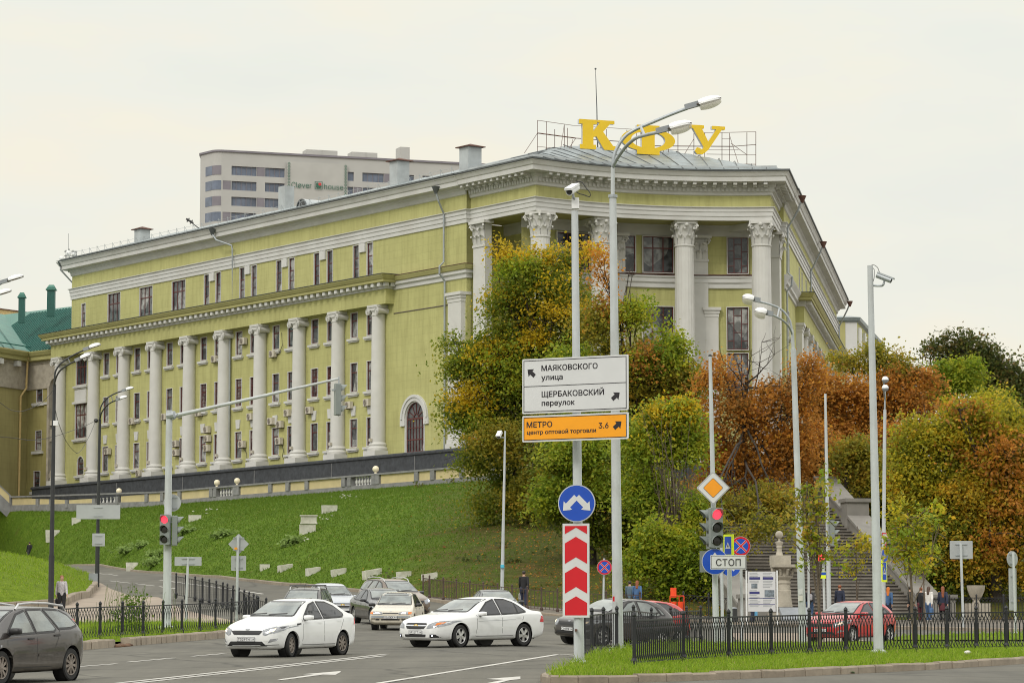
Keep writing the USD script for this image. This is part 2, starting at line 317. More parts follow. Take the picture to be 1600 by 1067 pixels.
# the bank: mown grass, with leaf litter and bare earth where the trees stand (to the east of x = -3)
material('bank_turf', {'g': ('geometry', {}), 'n1': ('noise_texture', {'scale': 0.22, 'detail': 6.0, 'roughness': 0.65}),
    'n2': ('noise_texture', {'scale': 2.2, 'detail': 5.0, 'roughness': 0.7}), 'nb': ('noise_texture', {'scale': 0.35, 'detail': 7.0, 'roughness': 0.7}),
    'r': ('rgb_ramp', {'ramp': [(0.25, (0.062, 0.112, 0.009)), (0.5, (0.082, 0.142, 0.011)), (0.75, (0.108, 0.165, 0.016))]}),
    'rl': ('rgb_ramp', {'ramp': [(0.3, (0.050, 0.075, 0.012)), (0.55, (0.075, 0.075, 0.018)), (0.75, (0.13, 0.070, 0.028))]}),
    'r2': ('rgb_ramp', {'ramp': [(0.3, (0.6, 0.64, 0.58)), (0.7, (1.35, 1.3, 1.35))]}), 'm': ('mix', {'mix_type': 'multiply', 'fac': 1.0}),
    'sep': ('separate_xyz', {}), 'mr': ('map_range', {'from_min': -9.0, 'from_max': 6.0, 'to_min': -0.35, 'to_max': 0.95}), 'ad': ('math', {'math_type': 'add'}),
    'mr2': ('map_range', {'from_min': 0.30, 'from_max': 0.72, 'to_min': 0.0, 'to_max': 1.0, 'clamp': True}), 'mb': ('mix', {}),
    'rb': ('rgb_ramp', {'ramp': [(0.60, (0, 0, 0)), (0.78, (0.75, 0.75, 0.75))]}), 'mc': ('mix', {'color2': (0.11, 0.075, 0.028)}),
    'b': ('bump', {'strength': 0.9, 'distance': 0.15}), 'p': ('principled_bsdf', {'roughness': 0.95, 'specular_ior_level': 0.1})},
    [('g.position', 'n1.vector'), ('g.position', 'n2.vector'), ('g.position', 'nb.vector'), ('n1.fac', 'r.fac'), ('nb.fac', 'rl.fac'), ('n2.fac', 'r2.fac'),
     ('g.position', 'sep.vector'), ('sep.x', 'mr.value'), ('mr.result', 'ad.value1'), ('nb.fac', 'ad.value2'), ('ad.value', 'mr2.value'), ('mr2.result', 'mb.fac'),
     ('nb.fac', 'rb.fac'), ('rb.color', 'mc.fac'), ('r.color', 'mc.color1'), ('mc.color', 'mb.color1'), ('rl.color', 'mb.color2'),
     ('mb.color', 'm.color1'), ('r2.color', 'm.color2'), ('m.color', 'p.base_color'), ('n2.fac', 'b.height'), ('b.normal', 'p.normal')])
turf('lawn', ((0.085, 0.13, 0.011), (0.12, 0.18, 0.013), (0.15, 0.21, 0.019)), (0.13, 0.10, 0.03), 0.66, 0.5)
def blades(name, ramp, cell=14.0):
    material(name, {'g': ('geometry', {}), 'v': ('voronoi_texture', {'scale': cell}), 'vs': ('separate_color', {}), 'r': ('rgb_ramp', {'ramp': ramp}), 'd': ('principled_bsdf', {'roughness': 0.7, 'specular_ior_level': 0.25}),
        't': ('translucent_bsdf', {}), 'mx': ('mix_closure', {'fac': 0.3})},
        [('g.position', 'v.vector'), ('v.color', 'vs.color'), ('vs.r', 'r.fac'), ('r.color', 'd.base_color'), ('r.color', 't.color'), ('d.BSDF', 'mx.closure1'), ('t.BSDF', 'mx.closure2')], surface='mx.closure')
blades('grass_blade', [(0, (0.12, 0.20, 0.012)), (0.6, (0.21, 0.32, 0.018)), (0.92, (0.26, 0.34, 0.035)), (1.0, (0.26, 0.22, 0.09))])
blades('hill_blade', [(0, (0.060, 0.115, 0.009)), (0.7, (0.10, 0.175, 0.014)), (1.0, (0.15, 0.195, 0.026))])
blades('pale_weed', [(0, (0.13, 0.21, 0.045)), (1.0, (0.24, 0.33, 0.09))])
blades('fallen_leaf', [(0, (0.20, 0.14, 0.04)), (0.5, (0.36, 0.28, 0.08)), (1.0, (0.42, 0.38, 0.22))])

def plaster(name, dirx, dirz_scale=1.0, col=(0.465, 0.458, 0.196)):
    """yellow plaster scored into long blocks; the scoring runs along the wall's own direction"""
    c = np.array(col)
    material(name, {'g': ('geometry', {}), 'dot': ('vector_math', {'math_type': 'dot_product', 'vector2': (dirx[0], dirx[1], 0.0)}), 'sep': ('separate_xyz', {}),
        'com': ('combine_xyz', {}), 'bk': ('brick_texture', {'scale': 1.0, 'brick_width': 2.1, 'row_height': 0.62, 'mortar_size': 0.018, 'mortar_smooth': 0.3,
            'color1': tuple(c * 1.0), 'color2': tuple(c * 0.975), 'mortar': tuple(c * 0.90)}),
        'n': ('noise_texture', {'scale': 0.35, 'detail': 6.0, 'roughness': 0.65}), 'r': ('rgb_ramp', {'ramp': [(0.3, (0.90, 0.89, 0.87)), (0.7, (1.06, 1.06, 1.07))]}),
        'mm': ('mapping', {'scale': (2.5, 2.5, 0.25)}), 'n2': ('noise_texture', {'scale': 1.0, 'detail': 5.0, 'roughness': 0.7}), 'r2': ('rgb_ramp', {'ramp': [(0.32, (0.84, 0.83, 0.81)), (0.55, (1, 1, 1))]}),
        'm': ('mix', {'mix_type': 'multiply', 'fac': 1.0}), 'm2': ('mix', {'mix_type': 'multiply', 'fac': 1.0}),
        'inv': ('math', {'math_type': 'subtract', 'value1': 1.0}), 'b': ('bump', {'strength': 0.35, 'distance': 0.02}), 'p': ('principled_bsdf', {'roughness': 0.85, 'specular_ior_level': 0.25})},
        [('g.position', 'dot.vector1'), ('g.position', 'sep.vector'), ('dot.value', 'com.x'), ('sep.z', 'com.y'), ('com.vector', 'bk.vector'), ('g.position', 'n.vector'), ('n.fac', 'r.fac'),
         ('g.position', 'mm.vector'), ('mm.vector', 'n2.vector'), ('n2.fac', 'r2.fac'), ('bk.color', 'm.color1'), ('r.color', 'm.color2'), ('m.color', 'm2.color1'), ('r2.color', 'm2.color2'),
         ('m2.color', 'p.base_color'), ('bk.fac', 'inv.value2'), ('inv.value', 'b.height'), ('b.normal', 'p.normal')])

# panes: dark rooms, some with pale curtains; each pane its own tone
material('window_glass', {'o': ('voronoi_texture', {'scale': 0.42}), 'os': ('separate_color', {}), 'r': ('rgb_ramp', {'ramp': [(0, (0.03, 0.033, 0.037)), (0.35, (0.07, 0.075, 0.08)), (0.65, (0.15, 0.155, 0.155)), (1.0, (0.34, 0.34, 0.325))]}),
    'g': ('geometry', {}), 'n': ('noise_texture', {'scale': 1.6, 'detail': 2.0}), 'rn': ('rgb_ramp', {'ramp': [(0.40, (0.45, 0.45, 0.45)), (0.60, (1.3, 1.3, 1.3))]}), 'm': ('mix', {'mix_type': 'multiply', 'fac': 1.0}),
    'p': ('principled_bsdf', {'roughness': 0.08, 'specular_ior_level': 0.55})},
    [('g.position', 'o.vector'), ('o.color', 'os.color'), ('os.r', 'r.fac'), ('g.position', 'n.vector'), ('n.fac', 'rn.fac'), ('r.color', 'm.color1'), ('rn.color', 'm.color2'), ('m.color', 'p.base_color')])
plain('dark_glass', (0.022, 0.024, 0.028), 0.06, var=0.4, scale=0.8)
def clear_glass(name, tint, gloss_rough=0.03):
    material(name, {'t': ('transparent_bsdf', {'color': tint}), 'g': ('glossy_bsdf', {'color': (1, 1, 1), 'roughness': gloss_rough}), 'f': ('fresnel', {'IOR': 1.5}),
        'm': ('mix_closure', {})}, [('f.fac', 'm.fac'), ('t.BSDF', 'm.closure1'), ('g.BSDF', 'm.closure2')], surface='m.closure')
clear_glass('lens_glass', (0.86, 0.86, 0.84))
# ---------------------------------------------------------------- lie of the land
SLOPE = 0.0218
_ctl = []                     # (x, y, height above the even slope)
for px, py, Y in [(877, 964, 150), (711, 944, 154), (668, 938.5, 157), (566, 924, 166), (474, 914.5, 176), (400, 909, 186), (340, 902, 196), (264, 896, 213), (153, 883, 245), (42, 878, 285), (-60, 872, 325),
                  (161, 913, 181), (275, 932, 153), (105, 947, 150), (138, 936, 165), (152, 922, 176), (98, 960, 138), (-60, 955, 145)]:
    p = at(px, py, Y); _ctl.append((p[0], p[1], p[2] - SLOPE * p[1]))
for x in range(-110, 121, 23):
    for y in (15, 45, 75, 100): _ctl.append((x, y, 0))
for x in (10, 25, 45, 75, 115):
    for y in (125, 150, 180, 230, 300, 360): _ctl.append((x, y, 0))
_ctl += [(-70, 150, 0.8), (-110, 150, 0.8), (-70, 200, 2.2), (-110, 200, 2.2), (-110, 285, 3.4), (-110, 360, 3.8), (-60, 400, 3.9)]
_ctl = np.array(_ctl)
_rbf = RBFInterpolator(_ctl[:, :2], _ctl[:, 2], kernel='linear', smoothing=0.4)
def zb(x, y):
    x, y = np.broadcast_arrays(np.asarray(x, float), np.asarray(y, float))
    r = _rbf(np.column_stack([x.ravel(), y.ravel()])).reshape(x.shape)
    w = np.clip((y - 96) / 30, 0, 1); w = w * w * (3 - 2 * w)
    ss = lambda a, lo, hi: (lambda t: t * t * (3 - 2 * t))(np.clip((a - lo) / (hi - lo), 0, 1))
    xl = 0.5 + np.clip(y - 97, 0, 60) * 0.12; dip = 0.20 * ss(x - xl, 0, 4.0) * ss(y, 86, 97) * (1 - ss(y, 150, 175))          # the slip road lies a little lower
    return SLOPE * y + np.clip(r, 0, 5) * w - dip
def ground(px, py, h=0.0):
    """where the sight line through a pixel meets the road surface (raised by h)"""
    r = ray(px, py); Y = 9800 / max(py - 903.2, 12) if py > 920 else 180.0
    lo, hi = 30.0, 420.0; ys = np.linspace(lo, hi, 400); P = r[None] * (ys / r[1])[:, None] + [0, 0, CAM_Z]
    d = P[:, 2] - zb(P[:, 0], P[:, 1]) - h
    k = np.nonzero((d[:-1] >= 0) & (d[1:] < 0))[0]
    if not len(k):
        return at(px, py, Y)
    k = k[0]; t = d[k] / (d[k] - d[k + 1]); return P[k] * (1 - t) + P[k + 1] * t
def base(px, Y, h=0.0):
    """ground point at depth Y under picture column px"""
    x = (px - C_X) / F_PX * Y * 1.0
    return np.array([x, Y, float(zb(x, Y)) + h])
def sheet(poly, dz, step=3.0, zf=None):
    """triangulated sheet over a plan polygon following the ground"""
    zf = zf or zb; mb = MB(); x0, y0, x1, y1 = poly.bounds
    xs, ys = np.arange(math.floor(x0 / step), math.ceil(x1 / step) + 1) * step, np.arange(math.floor(y0 / step), math.ceil(y1 / step) + 1) * step
    gx, gy = np.meshgrid(xs[:-1], ys[:-1]); cells = shapely.box(gx.ravel(), gy.ravel(), gx.ravel() + step, gy.ravel() + step)
    shapely.prepare(poly); inside = shapely.contains(poly, cells); touch = shapely.intersects(poly, cells) & ~inside
    V, Fc, n = [], [], 0
    for c in np.nonzero(inside)[0]:
        a, b = gx.ravel()[c], gy.ravel()[c]; V += [(a, b), (a + step, b), (a + step, b + step), (a, b + step)]; Fc += [(n, n + 1, n + 2), (n, n + 2, n + 3)]; n += 4
    for g in shapely.intersection(cells[touch], poly):
        for q in getattr(g, 'geoms', [g]):
            if q.geom_type != 'Polygon' or q.area < 1e-4: continue
            vv, ff = trimesh.creation.triangulate_polygon(q, engine='earcut'); V += [tuple(p) for p in vv]; Fc += [tuple(f + n) for f in ff]; n += len(vv)
    V = np.array(V); Fc = np.array(Fc); u, inv = np.unique(np.round(V, 4), axis=0, return_inverse=True); Fc = inv.ravel()[Fc]
    ar = (u[Fc[:, 1], 0] - u[Fc[:, 0], 0]) * (u[Fc[:, 2], 1] - u[Fc[:, 0], 1]) - (u[Fc[:, 1], 1] - u[Fc[:, 0], 1]) * (u[Fc[:, 2], 0] - u[Fc[:, 0], 0])
    Fc[ar < 0] = Fc[ar < 0][:, ::-1]
    mb.add(np.column_stack([u, zf(u[:, 0], u[:, 1]) + dz]), Fc); return mb
def raycast(v, f, o, d):
    a, e1, e2 = v[f[:, 0]], v[f[:, 1]] - v[f[:, 0]], v[f[:, 2]] - v[f[:, 0]]
    h = np.cross(d, e2); det = np.einsum('ij,ij->i', e1, h); det = np.where(np.abs(det) < 1e-12, 1e-12, det); s = o - a
    u = np.einsum('ij,ij->i', s, h) / det; q = np.cross(s, e1); w = (q @ d) / det; t = np.einsum('ij,ij->i', e2, q) / det
    ok = (u >= -1e-6) & (w >= -1e-6) & (u + w <= 1 + 1e-6) & (t > 1e-6)
    return float(t[ok].min()) if ok.any() else None

# far ground: one sheet to the horizon, below everything else
MB().add([(-6000, -3000, -4), (6000, -3000, -4), (6000, 9000, -4), (-6000, 9000, -4)], [[0, 1, 2, 3]]).build('ground', 'asphalt_walk', kind='structure')
# the road rising away from the camera, curving left up the hill
sheet(sg.box(-112, 12, 112, 344), 0.0, 4.0).build('road', 'asphalt', kind='structure', smooth=True)

# --- the bank below the building
Fd = np.array([-0.5746, 0.8184, 0]); Fn = np.array([-0.8184, -0.5746, 0])      # main facade: direction away from the camera, outward normal
A0 = at(591, 711, 265.0)
A0[2] = 0
def fac(s, n, z): return A0 + Fd * s + Fn * n + UP * z
KERB = [(-190, 867, 400), (-60, 872, 325), (42, 878, 285), (153, 883, 245), (264, 896, 213), (340, 902, 196), (400, 909, 186), (474, 914.5, 176), (566, 924, 166), (668, 938.5, 157), (711, 944, 154), (790, 954, 151), (877, 964, 149)]
kerb_xy = [at(*k)[:2] for k in KERB] + [np.array([x, y]) for x, y in ((5.5, 147.2), (9, 146.5), (14, 139), (22, 128), (40, 126), (110, 126))]
kx = np.array(kerb_xy); _t = np.r_[0, np.cumsum(np.linalg.norm(np.diff(kx, axis=0), axis=1))]
_px, _py = PchipInterpolator(_t, kx[:, 0]), PchipInterpolator(_t, kx[:, 1]); _tt = np.linspace(0, _t[-1], 150)
KC = np.column_stack([_px(_tt), _py(_tt)])
WALK_BACK = [(-190, 863, 403), (-60, 868, 328), (30, 873, 289), (150, 878, 247), (258, 890, 215.5), (306, 894, 205), (400, 901, 188.5), (488, 905, 177), (574, 914, 168.5), (671, 930, 160), (760, 938, 157), (817, 947, 155.5)]
wb = np.array([at(*k)[:2] for k in WALK_BACK] + [(2.6, 154.5), (6, 154.2), (11, 154.2), (22, 154.2), (40, 155), (110, 157)])
walk = sg.Polygon(np.vstack([KC, wb[::-1]])).buffer(0)
sheet(walk, 0.13, 2.5).build('sidewalk', 'asphalt_walk', kind='structure', smooth=True)
def kerb_line(P, h, w, name, mat='kerb_stone', parent=None, kind='structure'):
    """a continuous kerb following the ground; the road lies to the right of its direction"""
    P = np.asarray(P); off = mitre(P); mb = MB(); prof = [(0.0, -0.2), (0.0, h - 0.02), (-0.02, h), (-w, h), (-w, -0.2)]
    v = np.array([[(*(p + o * a), zb(*(p + o * a)) + b) for a, b in prof] for p, o in zip(P, off)]); n, k = len(P), len(prof)
    i, j = np.meshgrid(np.arange(n - 1), np.arange(k - 1), indexing='ij')
    mb.add(v.reshape(-1, 3), np.stack([i * k + j, (i + 1) * k + j, (i + 1) * k + j + 1, i * k + j + 1], -1).reshape(-1, 4)); return mb.build(name, mat, parent, kind=kind)
kerb_line(KC, 0.15, 0.2, 'kerb', 'kerb_stone')

wall_s = np.array([90, 60, 52, 44, 36, 25, 12, 0, -12, -24, -32.6])
def wall_z(s): return 14.45 + 0.9 * np.clip((np.asarray(s, float) - 38) / 16, 0, 1)
top_pts = [fac(s, 9.0, float(wall_z(s))) for s in wall_s] + [np.array(q) for q in ((6, 233.5, 14.45), (14, 236, 14.4), (24, 240, 14.2), (45, 246, 13.5), (110, 262, 13))]
top_pts = np.array(top_pts)
def resample(P, m):
    P = np.asarray(P, float); t = np.r_[0, np.cumsum(np.linalg.norm(np.diff(P, axis=0), axis=1))]; return P, t
# pair bottom and top points by picture column
bot = np.column_stack([wb, zb(wb[:, 0], wb[:, 1]) + 0.13])
bpx = np.array([pix(p)[0] for p in bot]); tpx = np.array([pix(p)[0] for p in top_pts])
cols = np.unique(np.r_[np.linspace(-185, 1800, 120), np.linspace(1801, 4000, 30)])
B_ = np.column_stack([np.interp(cols, bpx, bot[:, k]) for k in range(3)]); T_ = np.column_stack([np.interp(cols, tpx, top_pts[:, k]) for k in range(3)])
B_[:, 2] = zb(B_[:, 0], B_[:, 1]) + 0.135
rows = np.linspace(0, 1, 36)
HV = B_[None] * (1 - rows)[:, None, None] + T_[None] * rows[:, None, None]
prof = rows + 0.55 * rows * (1 - rows) * (1 - 0.3 * rows)            # steeper near the road, easing at the top
HV[:, :, 2] = B_[None, :, 2] * (1 - prof)[:, None] + T_[None, :, 2] * prof[:, None]
HV[:, :, 2] += (meshkit.fbm(HV * [0.12, 0.12, 0], 4, 3) - 0.5) * 0.3 * np.sin(rows * PI)[:, None]
nr, nc = len(rows), len(cols); _i, _j = np.meshgrid(np.arange(nr - 1), np.arange(nc - 1), indexing='ij')
HF = np.stack([_i * nc + _j, _i * nc + _j + 1, (_i + 1) * nc + _j + 1, (_i + 1) * nc + _j], -1).reshape(-1, 4)
hv = HV.reshape(-1, 3); hf = np.vstack([HF[:, [0, 1, 2]], HF[:, [0, 2, 3]]])
cut = np.array([pix(hv[q].mean(0))[0] for q in HF])
MB().add(hv, HF).build('hillside', 'bank_turf', kind='structure', smooth=True)
def hill(px, py):
    r = ray(px, py); t = raycast(hv, hf, np.array([0, 0, CAM_Z]), r); return None if t is None else np.array([0, 0, CAM_Z]) + r * t
def hill_z(x, y):
    t = raycast(hv, hf, np.array([x, y, 80.0]), np.array([0, 0, -1.0])); return 80.0 - t if t is not None else float(zb(x, y))
tt = [tuple(p) for p in top_pts]
tv = np.vstack([top_pts, np.column_stack([top_pts[:, 0] * 1.6 - 5, np.full(len(top_pts), 620.0), top_pts[:, 2]])]); k = len(top_pts)
MB().add(tv, [[i, i + 1, k + i + 1, k + i] for i in range(k - 1)]).build('terrace', 'asphalt_walk', kind='structure')

# --- traffic islands, lawns, plaza
ISL_R = sg.Polygon([(0.84, 59.3), (3.2, 61.2), (5.76, 64.1), (8.9, 68.5), (12.05, 73.8), (16.5, 82), (21, 91), (24, 97.2), (6.8, 97.0), (5.0, 92.5), (3.2, 84), (1.85, 76), (1.0, 66), (0.55, 61), (0.6, 59.7)])
ISL_L = sg.Polygon([(-16.5, 58), (-14.4, 72), (-12.06, 86.9), (-10.7, 97), (-9.56, 105), (-8.75, 114), (-8.75, 117.5), (-9.6, 120.2), (-13, 125), (-19.5, 122), (-24, 105), (-24, 58)])
sheet(ISL_R.buffer(-0.16), 0.13, 2.0).build('lawn', 'lawn', kind='structure', smooth=True)
sheet(ISL_L.buffer(-0.3), 0.13, 2.0).build('lawn', 'lawn', kind='structure', smooth=True)
PLAZA = sg.Polygon([(-9.2, 121), (-11.8, 131), (-14.4, 141), (-17.2, 153), (-20.6, 168), (-23.8, 182), (-27, 182), (-32, 150), (-34, 120), (-24, 106), (-19.5, 122.2), (-13, 125.2), (-9.65, 120.4)])
sheet(PLAZA, 0.05, 2.5).build('pavement', 'paving', kind='structure', smooth=True)
STRIP = sg.Polygon([(12.6, 109.5), (60, 109.5), (60, 122), (17.5, 122), (14.6, 117)])
sheet(STRIP, 0.06, 2.5).build('lawn', 'lawn', kind='structure', smooth=True)
CROSS = sg.Polygon([(7.2, 97.4), (12.2, 97.4), (12.4, 124.5), (8.6, 124.5)])
sheet(CROSS, 0.03, 2.5).build('pavement', 'paving', kind='structure', smooth=True)

def kerb_stones(P, parent, length, skip=(), h=0.16, w=0.17, seed=1):
    """separate kerbstones with open joints, each a little out of line; the road is to the right of the direction of P"""
    P = np.asarray(P, float); t = np.r_[0, np.cumsum(np.linalg.norm(np.diff(P, axis=0), axis=1))]; rnd = random.Random(seed)
    n = int(t[-1] / length)
    for i in range(n):
        if i in skip: continue
        s0, s1 = (i + 0.012) * length, (i + 0.988) * length
        a, b = np.array([np.interp(s0, t, P[:, k]) for k in (0, 1)]), np.array([np.interp(s1, t, P[:, k]) for k in (0, 1)])
        d = (b - a) / np.linalg.norm(b - a); nrm = np.array([d[1], -d[0]]); a, b = a + nrm * rnd.uniform(-.02, .02), b + nrm * rnd.uniform(-.02, .02)
        z0, z1 = float(zb(*a)) + rnd.uniform(-.012, .012), float(zb(*b)) + rnd.uniform(-.012, .012); hh = h + rnd.uniform(-.008, .008)
        pr = [(0, -0.15), (0, hh - 0.035), (-0.035, hh), (-w, hh), (-w, -0.15)]
        v = [(*(a + nrm * o), z0 + z) for o, z in pr] + [(*(b + nrm * o), z1 + z) for o, z in pr]
        MB().add(v, [[0, 5, 6, 1], [1, 6, 7, 2], [2, 7, 8, 3], [3, 8, 9, 4]]).add(v, [[0, 1, 2], [0, 2, 3], [0, 3, 4], [5, 7, 6], [5, 8, 7], [5, 9, 8]]).build('kerbstone', 'kerb_stone', parent)
kr = thing('kerb', None, None, kind='structure')
xr = np.array(ISL_R.exterior.coords); kerb_stones(np.vstack([xr[[8]], xr[9:15], xr[0:8]]), kr, 0.75, seed=4)
kl = thing('kerb', None, None, kind='structure')
xl = np.array(ISL_L.exterior.coords); 
kerb_stones(xl[0:8][::1], kl, 0.62, skip=(54, 55, 56), h=0.24, w=0.3, seed=5)
# crumbled stretch of the kerb
e_ = MB(); rnd = random.Random(8)
for i in range(60):
    s_ = 33.4 + rnd.uniform(0, 1.9); t_ = np.r_[0, np.cumsum(np.linalg.norm(np.diff(xl[0:8], axis=0), axis=1))]
    q = np.array([np.interp(s_, t_, xl[0:8, k_]) for k_ in (0, 1)]) + [rnd.uniform(-.32, .1), 0]
    r_ = rnd.uniform(.03, .12); m_ = trimesh.creation.icosphere(1, r_); e_.mesh(m_, frame((1, 0, 0), (0, 1, 0), (0, 0, .6), (*q, float(zb(*q)) + .02 + max(0, (-(q[0]) - 11.6)) * .1)))
e_.build('rubble', 'soil', kind='stuff', label='earth and broken stone where the kerb has crumbled away', cat='rubble')

# --- grassy mound at the left edge with its low stone border
MND = sg.Polygon([at(-160, 962, 139)[:2], at(30, 952, 146)[:2], at(104, 947, 149)[:2], at(125, 941, 157)[:2], at(141, 934, 166)[:2], at(153, 921, 177)[:2], at(146, 908, 188)[:2], (-33, 205), (-80, 215), (-80, 139)]).buffer(0)
mring = np.array(MND.exterior.coords)
def mnd_z(x, y):
    d = shapely.distance(MND.exterior, shapely.points(x, y)); return zb(x, y) + 0.30 + 2.3 * (1 - np.exp(-d / 6.0)) + 0.15 * (meshkit.fbm(np.column_stack([x, y, x * 0]) * 0.35, 3, 9) - 0.5)
sheet(MND.buffer(-0.05), 0.0, 1.25, mnd_z).build('mound', 'lawn', kind='structure', smooth=True)
bl = thing('stone_border', 'low weathered stone border edging the grassy mound beside the plaza', 'border')
bpts = np.array([at(-160, 962, 139)[:2], at(30, 952, 146)[:2], at(104, 947, 149)[:2], at(125, 941, 157)[:2], at(141, 934, 166)[:2], at(153, 921, 177)[:2], at(146, 908, 188)[:2]])
kerb_stones(bpts, bl, 1.6, h=0.40, w=0.3, seed=6)

# --- painted markings (real sheets a few millimetres proud of the road)
def stripe(name, pts, w, dz=0.006, label=None):
    G = np.array([ground(*p)[:2] for p in pts]); off = mitre(G); a, b = G + off * w / 2, G - off * w / 2
    v = np.vstack([a, b]); n = len(G)
    MB().add(np.column_stack([v, zb(v[:, 0], v[:, 1]) + dz]), [[i, i + 1, n + i + 1, n + i] for i in range(n - 1)]).build('road_marking', 'road_paint', kind='structure')
def between(a, b, m=10): return [tuple(np.array(a) * (1 - t) + np.array(b) * t) for t in np.linspace(0, 1, m)]
stripe('', between((150, 1070.5), (605, 1021.3)), 0.14); stripe('', between((175, 1070.8), (600, 1024.2)), 0.14)
stripe('', between((585, 1068), (872, 1022)), 0.15); stripe('', between((872, 1022), (905, 1023.5), 3), 0.15)
stripe('', between((118, 1041.5), (182, 1036.5), 4), 0.12); stripe('', between((200, 1034), (272, 1027.5), 4), 0.12); stripe('', between((300, 1025), (352, 1020.5), 4), 0.12)
stripe('', between((545, 975), (660, 971)), 0.16)
stripe('', [(55, 889), (110, 892.5), (170, 897), (258, 907), (330, 916), (400, 926), (452, 934)], 0.18)
for a, b in (((100, 899), (134, 902)), ((172, 907), (203, 910.5)), ((212, 911.5), (241, 915)), ((249, 916), (275, 919.5))): stripe('', [a, b], 0.14)
def arrow(pts):
    G = np.array([ground(*p)[:2] for p in pts]); g = sg.Polygon(G); vv, ff = trimesh.creation.triangulate_polygon(g, engine='earcut')
    MB().add(np.column_stack([vv, zb(vv[:, 0], vv[:, 1]) + 0.006]), ff).build('road_marking', 'road_paint', kind='structure')
arrow([(433, 1061.5), (490, 1053.5), (473, 1053), (531, 1048.3), (533, 1049.2), (524, 1054), (505, 1053.6), (440, 1062.2)])
arrow([(745, 1070), (786, 1062), (760, 1060.5), (813, 1056.5), (813, 1060.5), (797, 1062.2), (765, 1070)])
stripe('', between((1060, 1000), (870, 985), 4), 0.12)
# ---------------------------------------------------------------- the university building
_ss = np.linspace(-45, 110, 3101)
def s_of(px, n, z):
    P = A0[None] + Fd[None] * _ss[:, None] + Fn[None] * n; P = P - [0, 0, CAM_Z]; P[:, 2] += z - A0[2]
    q = C_X + F_PX * P[:, 0] / (P[:, 1] * math.cos(PITCH) + P[:, 2] * math.sin(PITCH)); return float(np.interp(-px, -q, _ss))
def z_of(py, P):
    """height above the point P (plan) that shows at picture row py"""
    r = ray(C_X, py); return CAM_Z + r[2] / r[1] * P[1]
plaster('yellow_plaster', Fd); Gd, Gn, B0 = np.array([0.1542, 0.988, 0]), np.array([0.988, -0.1542, 0]), np.array([23.0, 263.0, 0])
plaster('yellow_plaster_side', Gd); plaster('yellow_plaster_front', (0.947, 0.322))
uni = thing('university_building', 'long pale yellow building with white columns and a concave corner portico', 'university building', (1.95, 247.6, 14.5))
WN = -0.43                                            # wall plane, behind the column axes
ZB, ZC, ZF, ZM, ZBAND, ZFR, ZCOR, ZEAVE = 18.15, 30.85, 32.15, 33.2, 36.55, 37.7, 39.15, 40.45
aL, aU = -Fd, UP                                      # along (seen from outside, left to right) and up
def fpt(a, t, z): return fac(-a, WN + t, z)
holes, wins = [], []                                   # (a0, a1, z0, z1, arch, kind)
colpx = [591, 528, 467, 406, 350, 295, 243, 193, 145.5, 93]
cs = [s_of(p, 0.0, 24) for p in colpx]
for i in range(8):
    c = (cs[i] + cs[i + 1]) / 2
    for d in (1.32, -1.32):
        a = -(c + d)
        wins += [(a - .56, a + .56, 19.05, 21.45, 0, 'low'), (a - .56, a + .56, 23.80, 26.28, 0, 'grid' if 1 <= i <= 4 and random.Random(i).random() < .9 else 'mid'), (a - .56, a + .56, 28.5, 30.62, 0, 'mid')]
c = (cs[8] + cs[9]) / 2 - 0.2
wins += [(-c - 1.15, -c + 1.15, 27.9, 30.5, 0, 'wide'), (-c - 1.25, -c + 1.25, 22.6, 26.0, 0, 'wide'), (-c - .68, -c + .68, 18.95, 20.75, 1, 'arch')]
sa_ = s_of(648.5, WN, 20); wins.append((-sa_ - 1.36, -sa_ + 1.36, 18.15, 22.30, 1, 'bigarch'))
for p in (130.5,): s_ = s_of(p, WN, 34.5); wins.append((-s_ - .42, -s_ + .42, 33.3, 35.95, 0, 'slit'))
for p in (178, 228, 279): s_ = s_of(p, WN, 34.5); wins.append((-s_ - 1.28, -s_ + 1.28, 33.3, 36.4, 0, 'wide'))
for p in (323, 341, 378.5, 397, 436, 455.5, 495, 515.5, 556.5, 578): s_ = s_of(p, WN, 34.5); wins.append((-s_ - .47, -s_ + .47, 33.3, 36.45, 0, 'slit'))
def wshape(w, grow=0.0):
    a0, a1, z0, z1, arch, _ = w; a0, a1, z0, z1 = a0 - grow, a1 + grow, z0 - grow, z1 + grow
    if not arch: return sg.box(a0, z0, a1, z1)
    r = (a1 - a0) / 2; return sg.box(a0, z0, a1, z1 - r).union(sg.Point((a0 + a1) / 2, z1 - r).buffer(r, 24)).buffer(1e-4)
S_END, S_JOG = 57.7, -12.6
full = sg.box(-S_END - 2.3, 12.0, -S_JOG, ZM - .4).union(sg.box(-S_END, 30, -S_JOG, 40.2))
wallp = full.difference(shapely.union_all([wshape(w) for w in wins]))
MB().poly(wallp, fac(0, WN, 0), aL, aU, -0.6, 0.0).build('wall', 'yellow_plaster', uni)
